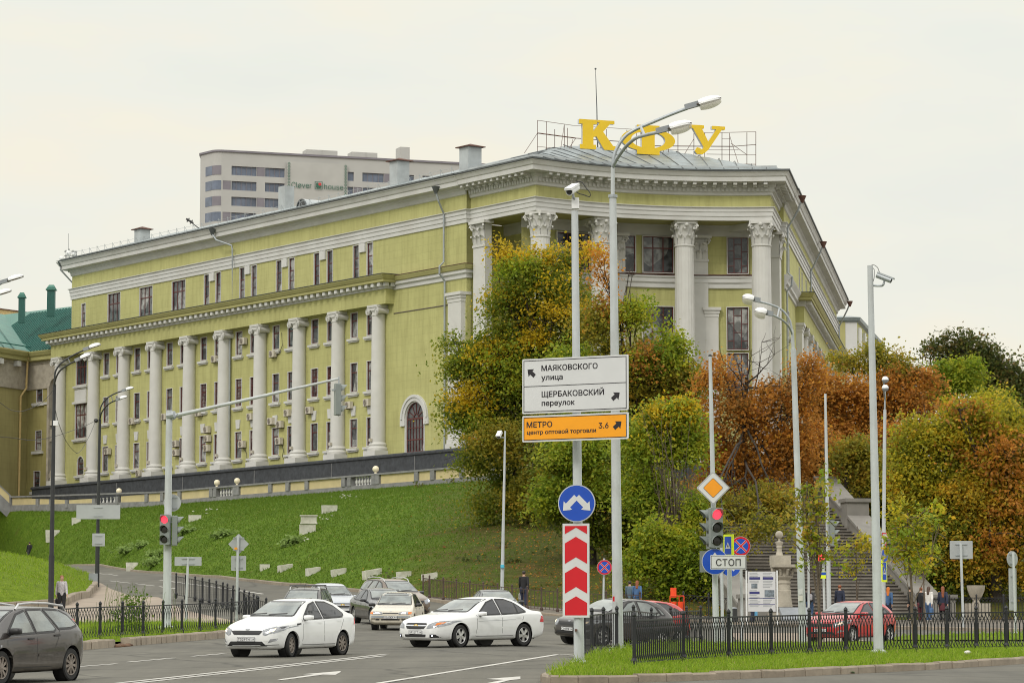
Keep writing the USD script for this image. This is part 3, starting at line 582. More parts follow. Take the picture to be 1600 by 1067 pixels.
def add_window(w, P, ax, nr, parent, sill=True):
    """window in a wall opening; P(a, t, z) gives points (t outward)"""
    a0, a1, z0, z1, arch, kind = w; o = P(0, 0, 0); fr, surround, sl = MB(), MB(), MB(); ap = wshape(w); e = 0.075
    fr.poly(ap.difference(wshape((a0 + e, a1 - e, z0 + e, z1 - e, arch, ''))), o, ax, UP, -0.19, -0.09)
    ins = lambda g: g.intersection(ap)
    wd, ht = a1 - a0, z1 - z0; bars = []
    if kind in ('low', 'mid'): bars = [(a0, a1, z0 + ht * .66, z0 + ht * .66 + .09)]
    if kind == 'grid': bars = [(a0, a1, z0 + ht * k / 7, z0 + ht * k / 7 + .03) for k in range(1, 7)] + [(a0 + wd * k / 5, a0 + wd * k / 5 + .03, z0, z1) for k in range(1, 5)] + [(a0, a1, z0 + ht * .66, z0 + ht * .66 + .09)]
    if kind == 'slit': bars = [(a0, a1, z0 + ht * .64, z0 + ht * .64 + .08), (a0, a1, z0 + ht * .36, z0 + ht * .36 + .06)]
    if kind in ('wide',): bars = [(a0, a1, z0 + ht * .66, z0 + ht * .66 + .10)] + [(a0 + wd * k / 3 - .045, a0 + wd * k / 3 + .045, z0, z1) for k in (1, 2)]
    if kind == 'maze': bars = [(a0 + wd * .30, a0 + wd * .30 + .07, z0, z1), (a0 + wd * .66, a0 + wd * .66 + .07, z0, z1), (a0, a0 + wd * .3, z0 + ht * .62, z0 + ht * .62 + .06), (a0, a0 + wd * .3, z0 + ht * .2, z0 + ht * .2 + .06),
        (a0 + wd * .3, a0 + wd * .66, z0 + ht * .8, z0 + ht * .8 + .06), (a0 + wd * .3, a0 + wd * .66, z0 + ht * .4, z0 + ht * .4 + .06), (a0 + wd * .66, a1, z0 + ht * .6, z0 + ht * .6 + .06), (a0 + wd * .66, a1, z0 + ht * .2, z0 + ht * .2 + .06)]
    if kind == 'arch': bars = [(a0, a1, z1 - wd / 2 - .05, z1 - wd / 2 + .04), (a0, a1, z0 + ht * .3, z0 + ht * .3 + .07)]
    if kind == 'bigarch':
        zs = z1 - wd / 2
        bars = [(a0, a1, zs - .06, zs + .08), (a0, a1, z0 + 1.0, z0 + 1.1), (a0, a1, z0 + 2.0, z0 + 2.06)] + [(a0 + wd * k / 6 - .03, a0 + wd * k / 6 + .03, z0, zs) for k in range(1, 6)]
        c = np.array([(a0 + a1) / 2, zs])
        for k in range(1, 6):
            t = PI * k / 6; q = np.array([math.cos(t), math.sin(t)]); fr.poly(ins(sg.LineString([c + q * .35, c + q * wd / 2]).buffer(.03)), o, ax, UP, -0.185, -0.095)
        fr.poly(sg.Point(*c).buffer(.42).difference(sg.Point(*c).buffer(.36)).intersection(sg.box(a0, zs, a1, z1)), o, ax, UP, -0.185, -0.095)
    for k, b in enumerate(bars): fr.poly(ins(sg.box(b[0], b[2], b[1], b[3])), o, ax, UP, -0.188 + .001 * (k % 7), -0.102 + .001 * (k % 7))
    wp = fr.build('window', 'maroon_frame', parent)
    MB().poly(ap, o, ax, UP, -0.155, -0.143).build('pane', 'window_glass', wp)
    ring = wshape((a0, a1, z0, z1, arch, ''), 0.05).difference(wshape((a0 + .012, a1 - .012, z0 + .012, z1 - .012, arch, '')))
    surround.poly(ring, o, ax, UP, -0.20, 0.03); surround.build('surround', 'white_trim', wp)
    if sill and kind in ('low', 'mid', 'grid', 'wide', 'arch'):
        sl.fbox(o, ax, nr, UP, a0 - .28, a1 + .28, 0.004, .26, z0 - .30, z0 - .115); sl.fbox(o, ax, nr, UP, a0 - .2, a1 + .2, 0.004, .16, z0 - .42, z0 - .302)
        sl.build('sill', 'white_trim', wp)
    return wp
for w in wins:
    wp = add_window(w, fpt, aL, Fn, uni, sill=w[3] < 31.5)
    a = (w[0] + w[1]) / 2; o = fpt(0, 0, 0)
    if w[5] == 'low': MB().poly(sg.Polygon([(a - .27, w[3] + .28), (a + .27, w[3] + .28), (a + .40, w[3] + 1.12), (a - .40, w[3] + 1.12)]), o, aL, UP, 0.0, .10).build('keystone', 'white_trim', wp)
    if w[5] == 'bigarch':
        zs = w[3] - 1.36; ring = sg.Point(a, zs).buffer(2.0, 24).difference(sg.Point(a, zs).buffer(1.46, 24)).intersection(sg.box(a - 3, zs, a + 3, zs + 3)).union(sg.box(a - 2.12, zs - .55, a - 1.42, zs)).union(sg.box(a + 1.42, zs - .55, a + 2.12, zs))
        MB().poly(ring, o, aL, UP, .0, .14).poly(sg.Point(a, zs).buffer(2.0, 24).difference(sg.Point(a, zs).buffer(1.78, 24)).intersection(sg.box(a - 3, zs + .01, a + 3, zs + 3)), o, aL, UP, .1, .22).build('arch_moulding', 'white_trim', wp)
        for b in (-1.5, 1.42): MB().poly(sg.box(a + b, w[2], a + b + .08, zs - .55), o, aL, UP, 0, .06).build('jamb', 'white_trim', wp)
pw = [w for w in wins if w[5] == 'wide' and w[2] < 28]
MB().fbox(fpt(0, 0, 0), aL, Fn, UP, pw[0][0] - .05, pw[0][1] + .05, .004, .14, 26.25, 27.4).build('wall_panel', 'white_trim', uni)
MB().fbox(fpt(0, 0, 0), aL, Fn, UP, pw[0][0] - .35, pw[0][1] + .35, .006, .28, 26.0, 26.22).build('ledge', 'white_trim', uni)
sl_ = [w for w in wins if w[5] == 'slit' and w[3] > 36]
for i in range(0, len(sl_), 2):                    # white blocks between the paired slit windows, under the band
    x0, x1 = sorted((sl_[i], sl_[i + 1]))[0][1], sorted((sl_[i], sl_[i + 1]))[1][0]
    MB().fbox(fpt(0, 0, 0), aL, Fn, UP, x0 + .16, x1 - .16, .004, .16, 35.75, 36.52).build('block', 'white_trim', uni)

# columns of the long facade
def column(P, r0, r1, z0, z1, capname, ax, nr, parent, flutes=0, n=20):
    P = np.asarray(P, float); hcap = 0.95 if capname == 'ionic' else 2.05
    col = UsdGeom.Xform.Define(stage, parent + '/' + numbered('column', parent)).GetPath().pathString
    b = MB(); zb_ = z0
    b.fbox([P[0], P[1], 0], ax, nr, UP, -r0 * 1.42, r0 * 1.42, -r0 * 1.3, r0 * 1.42, zb_ - .6, zb_ + .32)
    b.lathe([(r0 * 1.36, .32), (r0 * 1.42, .42), (r0 * 1.40, .55), (r0 * 1.22, .62), (r0 * 1.15, .72), (r0 * 1.24, .80), (r0 * 1.22, .90), (r0 * 1.04, .98), (r0, 1.05)], (P[0], P[1], zb_), n)
    b.build('base', 'white_stone', col, smooth=40)
    s = MB(); zt = z1 - hcap; k = 9; prof = []
    for i in range(k + 1):
        t = i / k; prof.append((r0 + (r1 - r0) * t ** 1.6, z0 + 1.05 + (zt - z0 - 1.05) * t))
    if flutes:
        m = flutes * 4; ang = np.arange(m) * 2 * PI / m; fl = np.array([1.0, .985, .977, .985])[np.arange(m) % 4]
        v = np.array([[(P[0] + r * f * math.cos(a), P[1] + r * f * math.sin(a), z) for a, f in zip(ang, fl)] for r, z in prof]); i, j = np.meshgrid(np.arange(k), np.arange(m), indexing='ij')
        s.add(v.reshape(-1, 3), np.stack([i * m + j, i * m + (j + 1) % m, (i + 1) * m + (j + 1) % m, (i + 1) * m + j], -1).reshape(-1, 4)); s.build('shaft', 'white_stone', col)
    else:
        s.lathe(prof, (P[0], P[1], 0), n); s.build('shaft', 'white_stone', col, smooth=40)
    c = MB()
    if capname == 'ionic':
        c.lathe([(r1, 0), (r1 * 1.08, .04), (r1 * 1.08, .12), (r1, .16), (r1, .34), (r1 * 1.2, .46), (r1 * 1.2, .52)], (P[0], P[1], zt), n)
        c.fbox([P[0], P[1], zt], ax, nr, UP, -r1 * 1.36, r1 * 1.36, -r1 * 1.2, r1 * 1.22, .74, .94); c.fbox([P[0], P[1], zt], ax, nr, UP, -r1 * 1.2, r1 * 1.2, -r1 * 1.0, r1 * 1.12, .5, .74)
        for sgn in (-1, 1):
            q = P + ax * sgn * r1 * 1.28; q[2] = zt + .42
            c.tube([q - nr * r1 * 1.15, q - nr * r1 * 0.6, q, q + nr * r1 * .6, q + nr * r1 * 1.15], [.30, .24, .21, .24, .32], 14)
            c.tube([q + nr * r1 * 1.15, q + nr * r1 * 1.28], [.10, .08], 10)
            an = np.linspace(0, 3.6 * PI, 30); rr = np.linspace(.30, .09, 30)
            c.tube([q + nr * r1 * 1.18 + ax * sgn * -(math.cos(a)) * r + UP * math.sin(a) * r for a, r in zip(an, rr)], .035, 5)
    else:
        corinthian(c, P, zt, r1, ax, nr)
    c.build('capital', 'white_stone', col, smooth=40)
    return col
def corinthian(c, P, zt, r, ax, nr, half=None):
    """bell with two rows of curled leaves, corner scrolls and a hollow-sided slab"""
    c.lathe([(r * 1.0, -.05), (r * 1.1, 0.0), (r * 1.1, .10), (r * .98, .14), (r * .98, .5), (r * 1.04, 1.2), (r * 1.22, 1.72), (r * 1.26, 1.78)], (P[0], P[1], zt), 20)
    for row, (z0, h, m, out) in enumerate(((.12, .78, 8, .26), (.62, .86, 8, .30))):
        for k in range(m):
            t = 2 * PI * (k + .5 * row) / m + PI / 8; d = np.array([math.cos(t), math.sin(t), 0]); e = np.array([-d[1], d[0], 0]); w = r * .36
            pts = [(1.0, 0, 1.0), (1.05, .35, 1.05), (1.10, .66, .95), (1.18 + out * .4, .92, .75), (1.16 + out * .95, 1.0, .5), (1.12 + out * 1.15, .84, .28)]
            v = []
            for q, zz, ww in pts:
                o = np.array([P[0], P[1], zt + z0]) + d * r * q + UP * zz * h
                v += [o - e * w * ww - d * .03, o + d * .05, o + e * w * ww - d * .03]
            f = []
            for i in range(len(pts) - 1): f += [[3 * i, 3 * i + 1, 3 * i + 4, 3 * i + 3], [3 * i + 1, 3 * i + 2, 3 * i + 5, 3 * i + 4]]
            v = np.array(v); back = v - np.tile(d * .06, (len(v), 1)); nn = len(v); F_ = np.array(f)
            c.add(v, F_); c.add(back, F_[:, ::-1])
    ab = [];  R = r * 1.62
    for k in range(4):
        t = PI / 4 + k * PI / 2; d = ax * math.cos(t) + nr * math.sin(t); d2 = ax * math.cos(t + PI / 4) + nr * math.sin(t + PI / 4)
        q = np.array([P[0], P[1], zt + 1.55]) + d * R * .88
        e = np.cross(UP, d); an = np.linspace(0, 3 * PI, 22); rr = np.linspace(.26, .07, 22)
        c.tube([q + d * math.cos(a) * s_ + UP * math.sin(a) * s_ for a, s_ in zip(an, rr)], .085, 6)
        c.tube([np.array([P[0], P[1], zt + .75]) + d * r * 1.0, np.array([P[0], P[1], zt + 1.25]) + d * r * 1.12, q - d * .2 + UP * .1], [.09, .10, .08], 6)
        ab += [(math.cos(t + .1) * R * 1.0, math.sin(t + .1) * R * 1.0), (math.cos(t + PI / 4) * R * .76, math.sin(t + PI / 4) * R * .76), (math.cos(t + PI / 2 - .1) * R, math.sin(t + PI / 2 - .1) * R)]
        fl = np.array([P[0], P[1], zt + 1.72]) + d2 * R * .80; c.mesh(trimesh.creation.icosphere(1, .17), frame((1, 0, 0), (0, 1, 0), (0, 0, 1), fl))
    c.poly(sg.Polygon([(x, -y) for x, y in ab]).buffer(0), [P[0], P[1], zt], ax, -nr, 1.80, 2.05)
for s_ in cs: column(fac(s_, 0, 0), .645, .565, ZB, ZC, 'ionic', aL, Fn, uni)

# entablature over the colonnade: frieze, blocks, cornice
E0, E1 = cs[9] + 1.3, cs[0] - 1.75
def ent_path(n): return [fac(E0 + n * .0, WN, 0), fac(E0, n, 0), fac(E1, n, 0), fac(E1, WN, 0)]
MB().sweep(ent_path(.42), [(0, ZC), (0, ZF)]).add([fac(E0, WN, ZC), fac(E0, .42, ZC), fac(E1, .42, ZC), fac(E1, WN, ZC)], [[0, 1, 2, 3]]).build('frieze', 'yellow_plaster', uni)
MB().sweep(ent_path(.42), [(0, ZF - .06), (.1, ZF - .05), (.1, ZF + .12), (.16, ZF + .14), (.16, ZF + .42)]).build('moulding', 'white_trim', uni)
MB().sweep(ent_path(.42), [(.16, ZF + .42), (.72, ZF + .46), (.72, ZF + .68), (.80, ZF + .72), (.98, ZF + .98), (.98, ZM + .02), (-.8, ZM + .07)]).build('cornice', 'yellow_trim', uni)
dm = MB(); k = 0.0
while E1 + .2 + k < E0 - .1: dm.fbox(fac(0, .58, 0), -Fd, Fn, UP, -(E1 + .2 + k) - .21, -(E1 + .2 + k) + .21, .002, .46, ZF + .13, ZF + .44); k += 0.98
for j in range(2): dm.fbox(fac(E1, 0, 0), Fn, -Fd, UP, -.2 + j * .6, .2 + j * .6, .164, .5, ZF + .13, ZF + .44)
dm.build('dentils', 'white_trim', uni, kind='stuff')
MB().sweep(ent_path(.42), [(.96, ZM + .03), (1.05, ZM + .035), (1.05, ZM + .075), (-.85, ZM + .12)]).build('flashing', 'zinc_dark', uni)
# plain cornice east of the colonnade
jp = [fac(E1, WN, 0), fac(S_JOG, WN, 0), fac(S_JOG, WN - .5, 0)]
MB().sweep(jp, [(0, ZF - .15), (.12, ZF - .1), (.12, ZF + .2), (.3, ZF + .3), (.3, ZF + .55)]).build('moulding', 'white_trim', uni)
MB().sweep(jp, [(.3, ZF + .55), (.42, ZF + .6), (.55, ZF + .9), (.55, ZF + .98)]).build('cornice', 'yellow_trim', uni)
MB().sweep(jp, [(.56, ZF + .97), (.6, ZF + .98), (.6, ZF + 1.02), (-.05, ZF + 1.12)]).build('flashing', 'rusty_iron', uni)
MB().sweep([fac(E1, WN, 0), fac(S_JOG + .3, WN, 0)], [(0, 29.98), (.05, 30.0), (.05, 30.06), (0, 30.08)]).build('string_course', 'ac_dark', uni)
# dark stone stylobate
st = [fac(E0 + 1.5, -2, 0), fac(E0 + 1.5, 1.55, 0), fac(-21.0, 1.55, 0), fac(-24.6, 1.2, 0)]
MB().sweep(st, [(0, 12.5), (0, 17.62), (.12, 17.7), (.12, 17.86), (.02, 17.95), (-2.5, 18.02)]).build('plinth', 'plinth_stone', uni)
for k in range(5): MB().fbox(fac(0, 1.56, 0), -Fd, Fn, UP, -44 + k * 13.0, -43.93 + k * 13.0, 0, .03, 14, 17.6).build('seam', 'grey_granite', uni)

# upper band, frieze and crowning cornice round the whole front
c0, c1 = fac(-21.8, -.85, 0), np.array([21.1, 253.6, 0])
ch = c1 - c0; L = np.linalg.norm(ch); chd = ch / L; back = np.array([-chd[1], chd[0], 0]); SAG = 2.2
Rr = (L * L / 4 + SAG * SAG) / (2 * SAG); cc = (c0 + c1) / 2 - back * (Rr - SAG)
ang0 = math.asin(L / 2 / Rr); arc = [cc + Rr * (math.sin(t) * chd + math.cos(t) * back) for t in np.linspace(-ang0, ang0, 17)]
r_end = c1 + Gd * 9.4; b_start = r_end + Gn * .42; R_END = B0 + Gd * 86.0
B0 = b_start
OP = [fac(S_JOG, -.85, 0)] + arc + [r_end]
LP = [fac(S_END, WN - 9, 0), fac(S_END, WN, 0), fac(S_JOG, WN, 0), fac(S_JOG, -.85, 0)]
RP = [r_end, b_start, R_END, R_END - Gn * 10]
band = [(0, ZBAND), (.10, ZBAND + .02), (.10, ZBAND + .34), (.16, ZBAND + .36), (.16, ZBAND + .70), (.22, ZBAND + .72), (.22, ZBAND + 1.0), (.34, ZBAND + 1.06), (.34, ZFR - .04), (0, ZFR)]
cor = [(0, ZCOR - .25), (.10, ZCOR - .2), (.16, ZCOR + .12), (.30, ZCOR + .2), (.34, ZCOR + .32), (.92, ZCOR + .42), (.92, ZCOR + .78), (1.0, ZCOR + .82), (1.14, ZCOR + 1.1), (1.22, ZCOR + 1.16), (1.22, ZEAVE - .05), (0, ZEAVE)]
corP = [(0, ZCOR - .55), (.14, ZCOR - .5), (.14, ZCOR - .28), (.22, ZCOR - .26), (.3, ZCOR + .12), (.42, ZCOR + .2), (.46, ZCOR + .40), (1.32, ZCOR + .46), (1.32, ZCOR + .84), (1.4, ZCOR + .88), (1.52, ZCOR + 1.12), (1.58, ZCOR + 1.18), (1.58, ZEAVE - .05), (0, ZEAVE)]
MB().sweep(LP[:4], band).build('band', 'white_trim', uni); MB().sweep(RP, band).build('band', 'white_trim', uni); MB().sweep(OP, band).build('band', 'white_trim', uni)
MB().sweep(LP[:3], cor).build('cornice', 'white_trim', uni); MB().sweep(RP[1:], cor).build('cornice', 'white_trim', uni); MB().sweep(OP, corP).build('cornice', 'white_trim', uni)
MB().sweep(OP, [(0, ZBAND), (0, ZCOR)]).build('frieze', 'yellow_plaster_front', uni); MB().sweep(LP[2:], [(0, ZM), (0, 40.2)]).sweep(LP[:2], [(0, ZM - 1), (0, 40.2)]).build('end_wall', 'yellow_plaster_side', uni)
def along(P, step, inset=.3):
    P = np.asarray(P)[:, :2]; out = []
    for a, b in zip(P[:-1], P[1:]):
        pass
    d = np.linalg.norm(np.diff(P, axis=0), axis=1); t = np.r_[0, np.cumsum(d)]; n = int((t[-1] - 2 * inset) / step)
    for i in range(n + 1):
        s = inset + i * (t[-1] - 2 * inset) / n; k = min(np.searchsorted(t, s, 'right') - 1, len(d) - 1); u = (P[k + 1] - P[k]) / d[k]
        out.append((np.array([*(P[k] + u * (s - t[k])), 0]), np.array([*u, 0]), np.array([u[1], -u[0], 0])))
    return out
mo, de = MB(), MB()
for q, u, nn in along(OP, 0.86): mo.fbox(q, u, nn, UP, -.15, .15, .42, 1.18, ZCOR + .22, ZCOR + .44); mo.fbox(q, u, nn, UP, -.15, .15, .42, .7, ZCOR + .06, ZCOR + .22)
for q, u, nn in along(OP, 0.36): de.fbox(q, u, nn, UP, -.10, .10, .16, .34, ZCOR - .22, ZCOR + .10)
mo.build('modillions', 'white_trim', uni, kind='stuff'); de.build('dentils', 'white_trim', uni, kind='stuff')

# portico: columns, pilasters, loggia wall, ceiling
inn = lambda P, w: np.column_stack([np.asarray(P)[:, :2] - mitre(np.asarray(P)[:, :2]) * w, np.zeros(len(P))])
for k in (0, 5.35, 10.7, 16):
    i = int(k); t = k - i; p = arc[i] * (1 - t) + arc[min(i + 1, 16)] * t
    t_ = -ang0 + 2 * ang0 * k / 16; bk = math.sin(t_) * chd + math.cos(t_) * back; nr = -bk; axx = np.array([-nr[1], nr[0], 0])
    if k == 16: bk = back * .9 - chd * .45; bk /= np.linalg.norm(bk)
    if k == 0: bk = back * .8 + chd * .6; bk /= np.linalg.norm(bk)
    column(p + bk * 1.05, .86, .76, ZB - 1.2, ZBAND + .02, 'corinth', axx, nr, uni, flutes=20)
def pilaster(P, ax, nr, w, d, z0, z1, parent=uni, small=False):
    pl = UsdGeom.Xform.Define(stage, parent + '/' + numbered('pilaster', parent)).GetPath().pathString
    hc = 2.05 if not small else .8
    MB().fbox(P, ax, nr, UP, -w / 2, w / 2, -d, d, z0 + .9, z1 - hc).build('shaft', 'white_stone', pl)
    MB().fbox(P, ax, nr, UP, -w / 2 - .15, w / 2 + .15, -d, d + .15, z0, z0 + .55).fbox(P, ax, nr, UP, -w / 2 - .07, w / 2 + .07, -d, d + .07, z0 + .55, z0 + .9).build('base', 'white_stone', pl)
    c = MB()
    if small:
        c.fbox(P, ax, nr, UP, -w / 2 - .04, w / 2 + .04, -d, d + .04, z1 - hc + .002, z1 - hc + .3).fbox(P, ax, nr, UP, -w / 2 - .1, w / 2 + .1, -d, d + .1, z1 - .5, z1 - .25).fbox(P, ax, nr, UP, -w / 2 - .2, w / 2 + .2, -d, d + .2, z1 - .248, z1)
    else:
        c.fbox(P, ax, nr, UP, -w / 2 + .05, w / 2 - .05, -d, d - .02, z1 - hc, z1 - .25); c.fbox(P, ax, nr, UP, -w / 2 - .28, w / 2 + .28, -d, d + .3, z1 - .24, z1 - .002); c.fbox(P, ax, nr, UP, -w / 2 - .06, w / 2 + .06, -d, d + .07, z1 - hc - .1, z1 - hc + .08)
        for row, (zz, h, m) in enumerate(((.08, .75, 3), (.6, .82, 2))):
            for k in range(m):
                a = (k - (m - 1) / 2) * w / m; v = []
                pts = [(.02, 0, 1), (.08, .4, 1.05), (.14, .7, .9), (.30, .95, .7), (.44, .98, .4), (.46, .80, .25)]
                for o_, z_, w_ in pts: v += [P + ax * (a - w / m * .47 * w_) + nr * (d + o_ - .02) + UP * (z1 - hc + zz + h * z_), P + ax * a + nr * (d + o_ + .05) + UP * (z1 - hc + zz + h * z_), P + ax * (a + w / m * .47 * w_) + nr * (d + o_ - .02) + UP * (z1 - hc + zz + h * z_)]
                f = []
                for i in range(len(pts) - 1): f += [[3 * i, 3 * i + 1, 3 * i + 4, 3 * i + 3], [3 * i + 1, 3 * i + 2, 3 * i + 5, 3 * i + 4]]
                c.add(v, f); c.add(np.array(v) - nr * .05, np.array(f)[:, ::-1])
        for sgn in (-1, 1):
            q = P + ax * sgn * w * .46 + nr * (d + .12) + UP * (z1 - .52); an = np.linspace(0, 3 * PI, 20); rr = np.linspace(.26, .07, 20); d_ = ax * sgn * .8 + nr * .6
            c.tube([q + d_ * math.cos(a) * s_ + UP * math.sin(a) * s_ for a, s_ in zip(an, rr)], .085, 6)
    c.build('capital', 'white_stone', pl)
pilaster(fac(S_JOG - 1.5, -1.0, 0), aL, Fn, 1.7, .35, ZB - .2, ZBAND)
pilaster(fac(S_JOG + 1.1, WN, 0), aL, Fn, 1.9, .45, ZB - .2, 30.9, small=True)
IP = inn(OP, 3.4)
_rm = (0 < np.arange(len(IP))) 
MB().sweep(IP, [(0, 14), (0, ZBAND + .6)]).build('loggia_wall', 'yellow_plaster_front', uni)
MB().sweep(IP, [(0, 31.35), (.2, 31.4), (.2, 31.75), (.34, 31.85), (.34, 32.15), (.45, 32.25), (.45, 32.36), (0, 32.5)]).build('string_course', 'white_trim', uni)
MB().sweep(IP, [(.1, 32.4), (.5, 32.41), (.5, 32.46), (0, 32.56)]).build('flashing', 'rusty_iron', uni)
MB().sweep(IP, [(0, 35.7), (.12, 35.72), (.12, 36.5), (.3, 36.56), (.3, 36.7)]).build('beam', 'white_trim', uni)
ceil = sg.Polygon([p[:2] for p in OP] + [p[:2] for p in IP[::-1]]).buffer(.02)
MB().poly(ceil, [0, 0, 0], (1, 0, 0), (0, 1, 0), ZBAND + .06, ZBAND + .3).build('loggia_ceiling', 'yellow_trim', uni)
for k in (0, 5, 11, 16): 
    q0, q1 = arc[k], IP[k + 1]; u = (q1 - q0) / np.linalg.norm(q1 - q0); MB().fbox([*q0[:2], 0], u, np.cross(UP, u), UP, .5, np.linalg.norm(q1 - q0), -.4, .4, ZBAND - .5, ZBAND + .05).build('beam', 'white_trim', uni)
def on_path(P, px, z):
    P = np.asarray(P)
    for a, b in zip(P[:-1], P[1:]):
        xa, xb = pix([a[0], a[1], z])[0], pix([b[0], b[1], z])[0]
        if min(xa, xb) <= px <= max(xa, xb) and xb > xa:
            t = (px - xa) / (xb - xa); u = (b - a) / np.linalg.norm(b - a); return a + (b - a) * t, u, np.array([u[1], -u[0], 0])
    return None
for px, w, z0, z1, kind in ((783, 2.0, 32.6, 35.5, 'wide'), (893, 3.0, 32.6, 35.55, 'wide'), (981, 1.1, 32.6, 35.6, 'mid'), (1027, 2.6, 32.6, 35.6, 'wide'), (1152.5, 1.7, 32.6, 35.6, 'maze'), (1152.5, 1.75, 26.3, 29.8, 'maze'), (1152.5, 1.75, 21.5, 26.0, 'maze'), (1027, 2.6, 26.3, 29.8, 'maze'), (893, 2.6, 26.3, 29.8, 'maze')):
    r_ = on_path(IP, px, (z0 + z1) / 2)
    if r_ is None: continue
    q, u, nn = r_; q = q + nn * .32
    add_window((-w / 2, w / 2, z0, z1, 0, kind), lambda a, t, z, q=q, u=u, nn=nn: q + u * a + nn * t + UP * z, u, nn, uni, sill=False)
for px in (962, 1092): 
    r_ = on_path(IP, px, 28)
    if r_: pilaster(r_[0], r_[1], r_[2], 1.5, .3, ZB - .2, 35.75)
r_ = on_path(IP, 1112, 26)
if r_: pilaster(r_[0], r_[1], r_[2], 1.1, .3, ZB - .2, 29.8, small=True)
pilaster(r_end - Gd * 1.3 - Gn * .2, Gd, Gn, 2.0, .4, ZB - .2, ZBAND)
MB().sweep(OP[:1] + [fac(S_JOG, -5, 0)], [(0, 14), (0, ZBAND)]).build('wall', 'yellow_plaster_front', uni)
MB().poly(sg.Polygon([p[:2] for p in OP] + [p[:2] for p in IP[::-1]]).buffer(1.2), [0, 0, 0], (1, 0, 0), (0, 1, 0), 12, ZB - 1.4).build('podium', 'plinth_stone', uni)

# side facade receding on the right
gw = []
for t in (3.2, 6.0, 20, 24, 30, 36, 42, 48, 55, 62, 69, 76): gw.append((t - .55, t + .55, 33.4, 36.2, 0, 'slit'))
for t in (5.0, 20, 24.5, 31, 37, 44): gw += [(t - .6, t + .6, 28.4, 30.6, 0, 'mid'), (t - .6, t + .6, 23.8, 26.3, 0, 'mid')]
gfull = sg.box(0, 12, 85.5, 40.2).difference(shapely.union_all([wshape(w) for w in gw]))
MB().poly(gfull, B0, Gd, UP, -.6, 0).build('wall', 'yellow_plaster_side', uni)
for w in gw: add_window(w, lambda a, t, z: B0 + Gd * a + Gn * t + UP * z, Gd, Gn, uni, sill=w[3] < 31)
g0, g1 = 14.6, 84.0
gp = [B0 + Gd * g0, B0 + Gd * g0 + Gn * .75, B0 + Gd * g1 + Gn * .75, B0 + Gd * g1]
MB().sweep(gp, [(0, ZC - .2), (0, ZF)]).add([gp[0] + UP * (ZC - .2), gp[1] + UP * (ZC - .2), gp[2] + UP * (ZC - .2), gp[3] + UP * (ZC - .2)], [[0, 1, 2, 3]]).build('frieze', 'yellow_plaster_side', uni)
MB().sweep(gp, [(0, ZF - .06), (.1, ZF - .05), (.1, ZF + .12), (.16, ZF + .14), (.16, ZF + .42)]).build('moulding', 'white_trim', uni)
MB().sweep(gp, [(.16, ZF + .42), (.72, ZF + .46), (.72, ZF + .68), (.80, ZF + .72), (.98, ZF + .98), (.98, ZM + .02), (-.9, ZM + .07)]).build('cornice', 'yellow_trim', uni)
MB().sweep(gp, [(.96, ZM + .03), (1.05, ZM + .035), (1.05, ZM + .075), (-.95, ZM + .12)]).build('flashing', 'zinc_dark', uni)
dm = MB()
for k in range(70): dm.fbox(B0 + Gn * .91, Gd, Gn, UP, g0 + .3 + k, g0 + .7 + k, .002, .46, ZF + .13, ZF + .44)
dm.build('dentils', 'white_trim', uni, kind='stuff')
MB().sweep([B0, B0 + Gd * g0], [(0, ZF - .15), (.12, ZF - .1), (.12, ZF + .2), (.3, ZF + .3), (.3, ZF + .55), (.55, ZF + .9), (.6, ZF + 1.0), (0, ZF + 1.1)]).build('moulding', 'white_trim', uni)
pilaster(B0 + Gd * (g0 + 1.3), Gd, Gn, 2.2, .55, ZB - .2, ZC - .2, small=True)
for k in range(9): column(B0 + Gd * (g0 + 5.5 + 6.5 * k) + Gn * .2, .645, .565, ZB, ZC - .2, 'ionic', Gd, Gn, uni)

# roof of two wings meeting at the corner, seamed sheet metal
eave = lambda P, w: [p[:2] + o * w for p, o in zip(np.asarray(P), mitre(np.asarray(P)[:, :2]))]
lw = [fac(S_END, WN, 0)[:2] - Fd[:2] * -1.2, fac(S_JOG - 3, WN, 0)[:2], fac(S_JOG - 3, WN - 12.5, 0)[:2], fac(S_END + 1.2, WN - 12.5, 0)[:2]]
lw = [p + Fn[:2] * (1.25 if i < 2 else 0) for i, p in enumerate(lw)]
rw = [(B0 - Gd * 3 + Gn * 1.25)[:2], (R_END + Gd * .9 + Gn * 1.25)[:2], (R_END + Gd * .9 - Gn * 11)[:2], (B0 - Gd * 3 - Gn * 11)[:2]]
oe = eave(OP, 1.6)
head = oe + [(B0 + Gd * 14 + Gn * 1.25)[:2], fac(4, WN + 1.25, 0)[:2]]
foot = shapely.union_all([sg.Polygon(lw).buffer(0), sg.Polygon(rw).buffer(0), sg.Polygon(head).buffer(0)]).buffer(.02)
foot = max(getattr(foot, 'geoms', [foot]), key=lambda g: g.area); foot = sg.Polygon(foot.exterior, [h for h in foot.interiors])
def roof_z(x, y): return ZEAVE + .04 + .31 * np.minimum(shapely.distance(foot.boundary, shapely.points(x, y)), 16)
sheet(foot, 0.0, 1.5, roof_z).build('roof', 'zinc_roof', uni)
rim = np.array(foot.exterior.coords)[:-1]
MB().sweep(LP[1:3], [(1.2, ZEAVE - .06), (1.34, ZEAVE - .02), (1.34, ZEAVE + .1), (1.1, ZEAVE + .12)]).sweep(RP[1:3], [(1.2, ZEAVE - .06), (1.34, ZEAVE - .02), (1.34, ZEAVE + .1), (1.1, ZEAVE + .12)]).build('gutter', 'zinc_dark', uni)
MB().sweep(OP, [(1.56, ZEAVE - .06), (1.7, ZEAVE - .02), (1.7, ZEAVE + .1), (1.4, ZEAVE + .12)]).build('gutter', 'zinc_dark', uni)
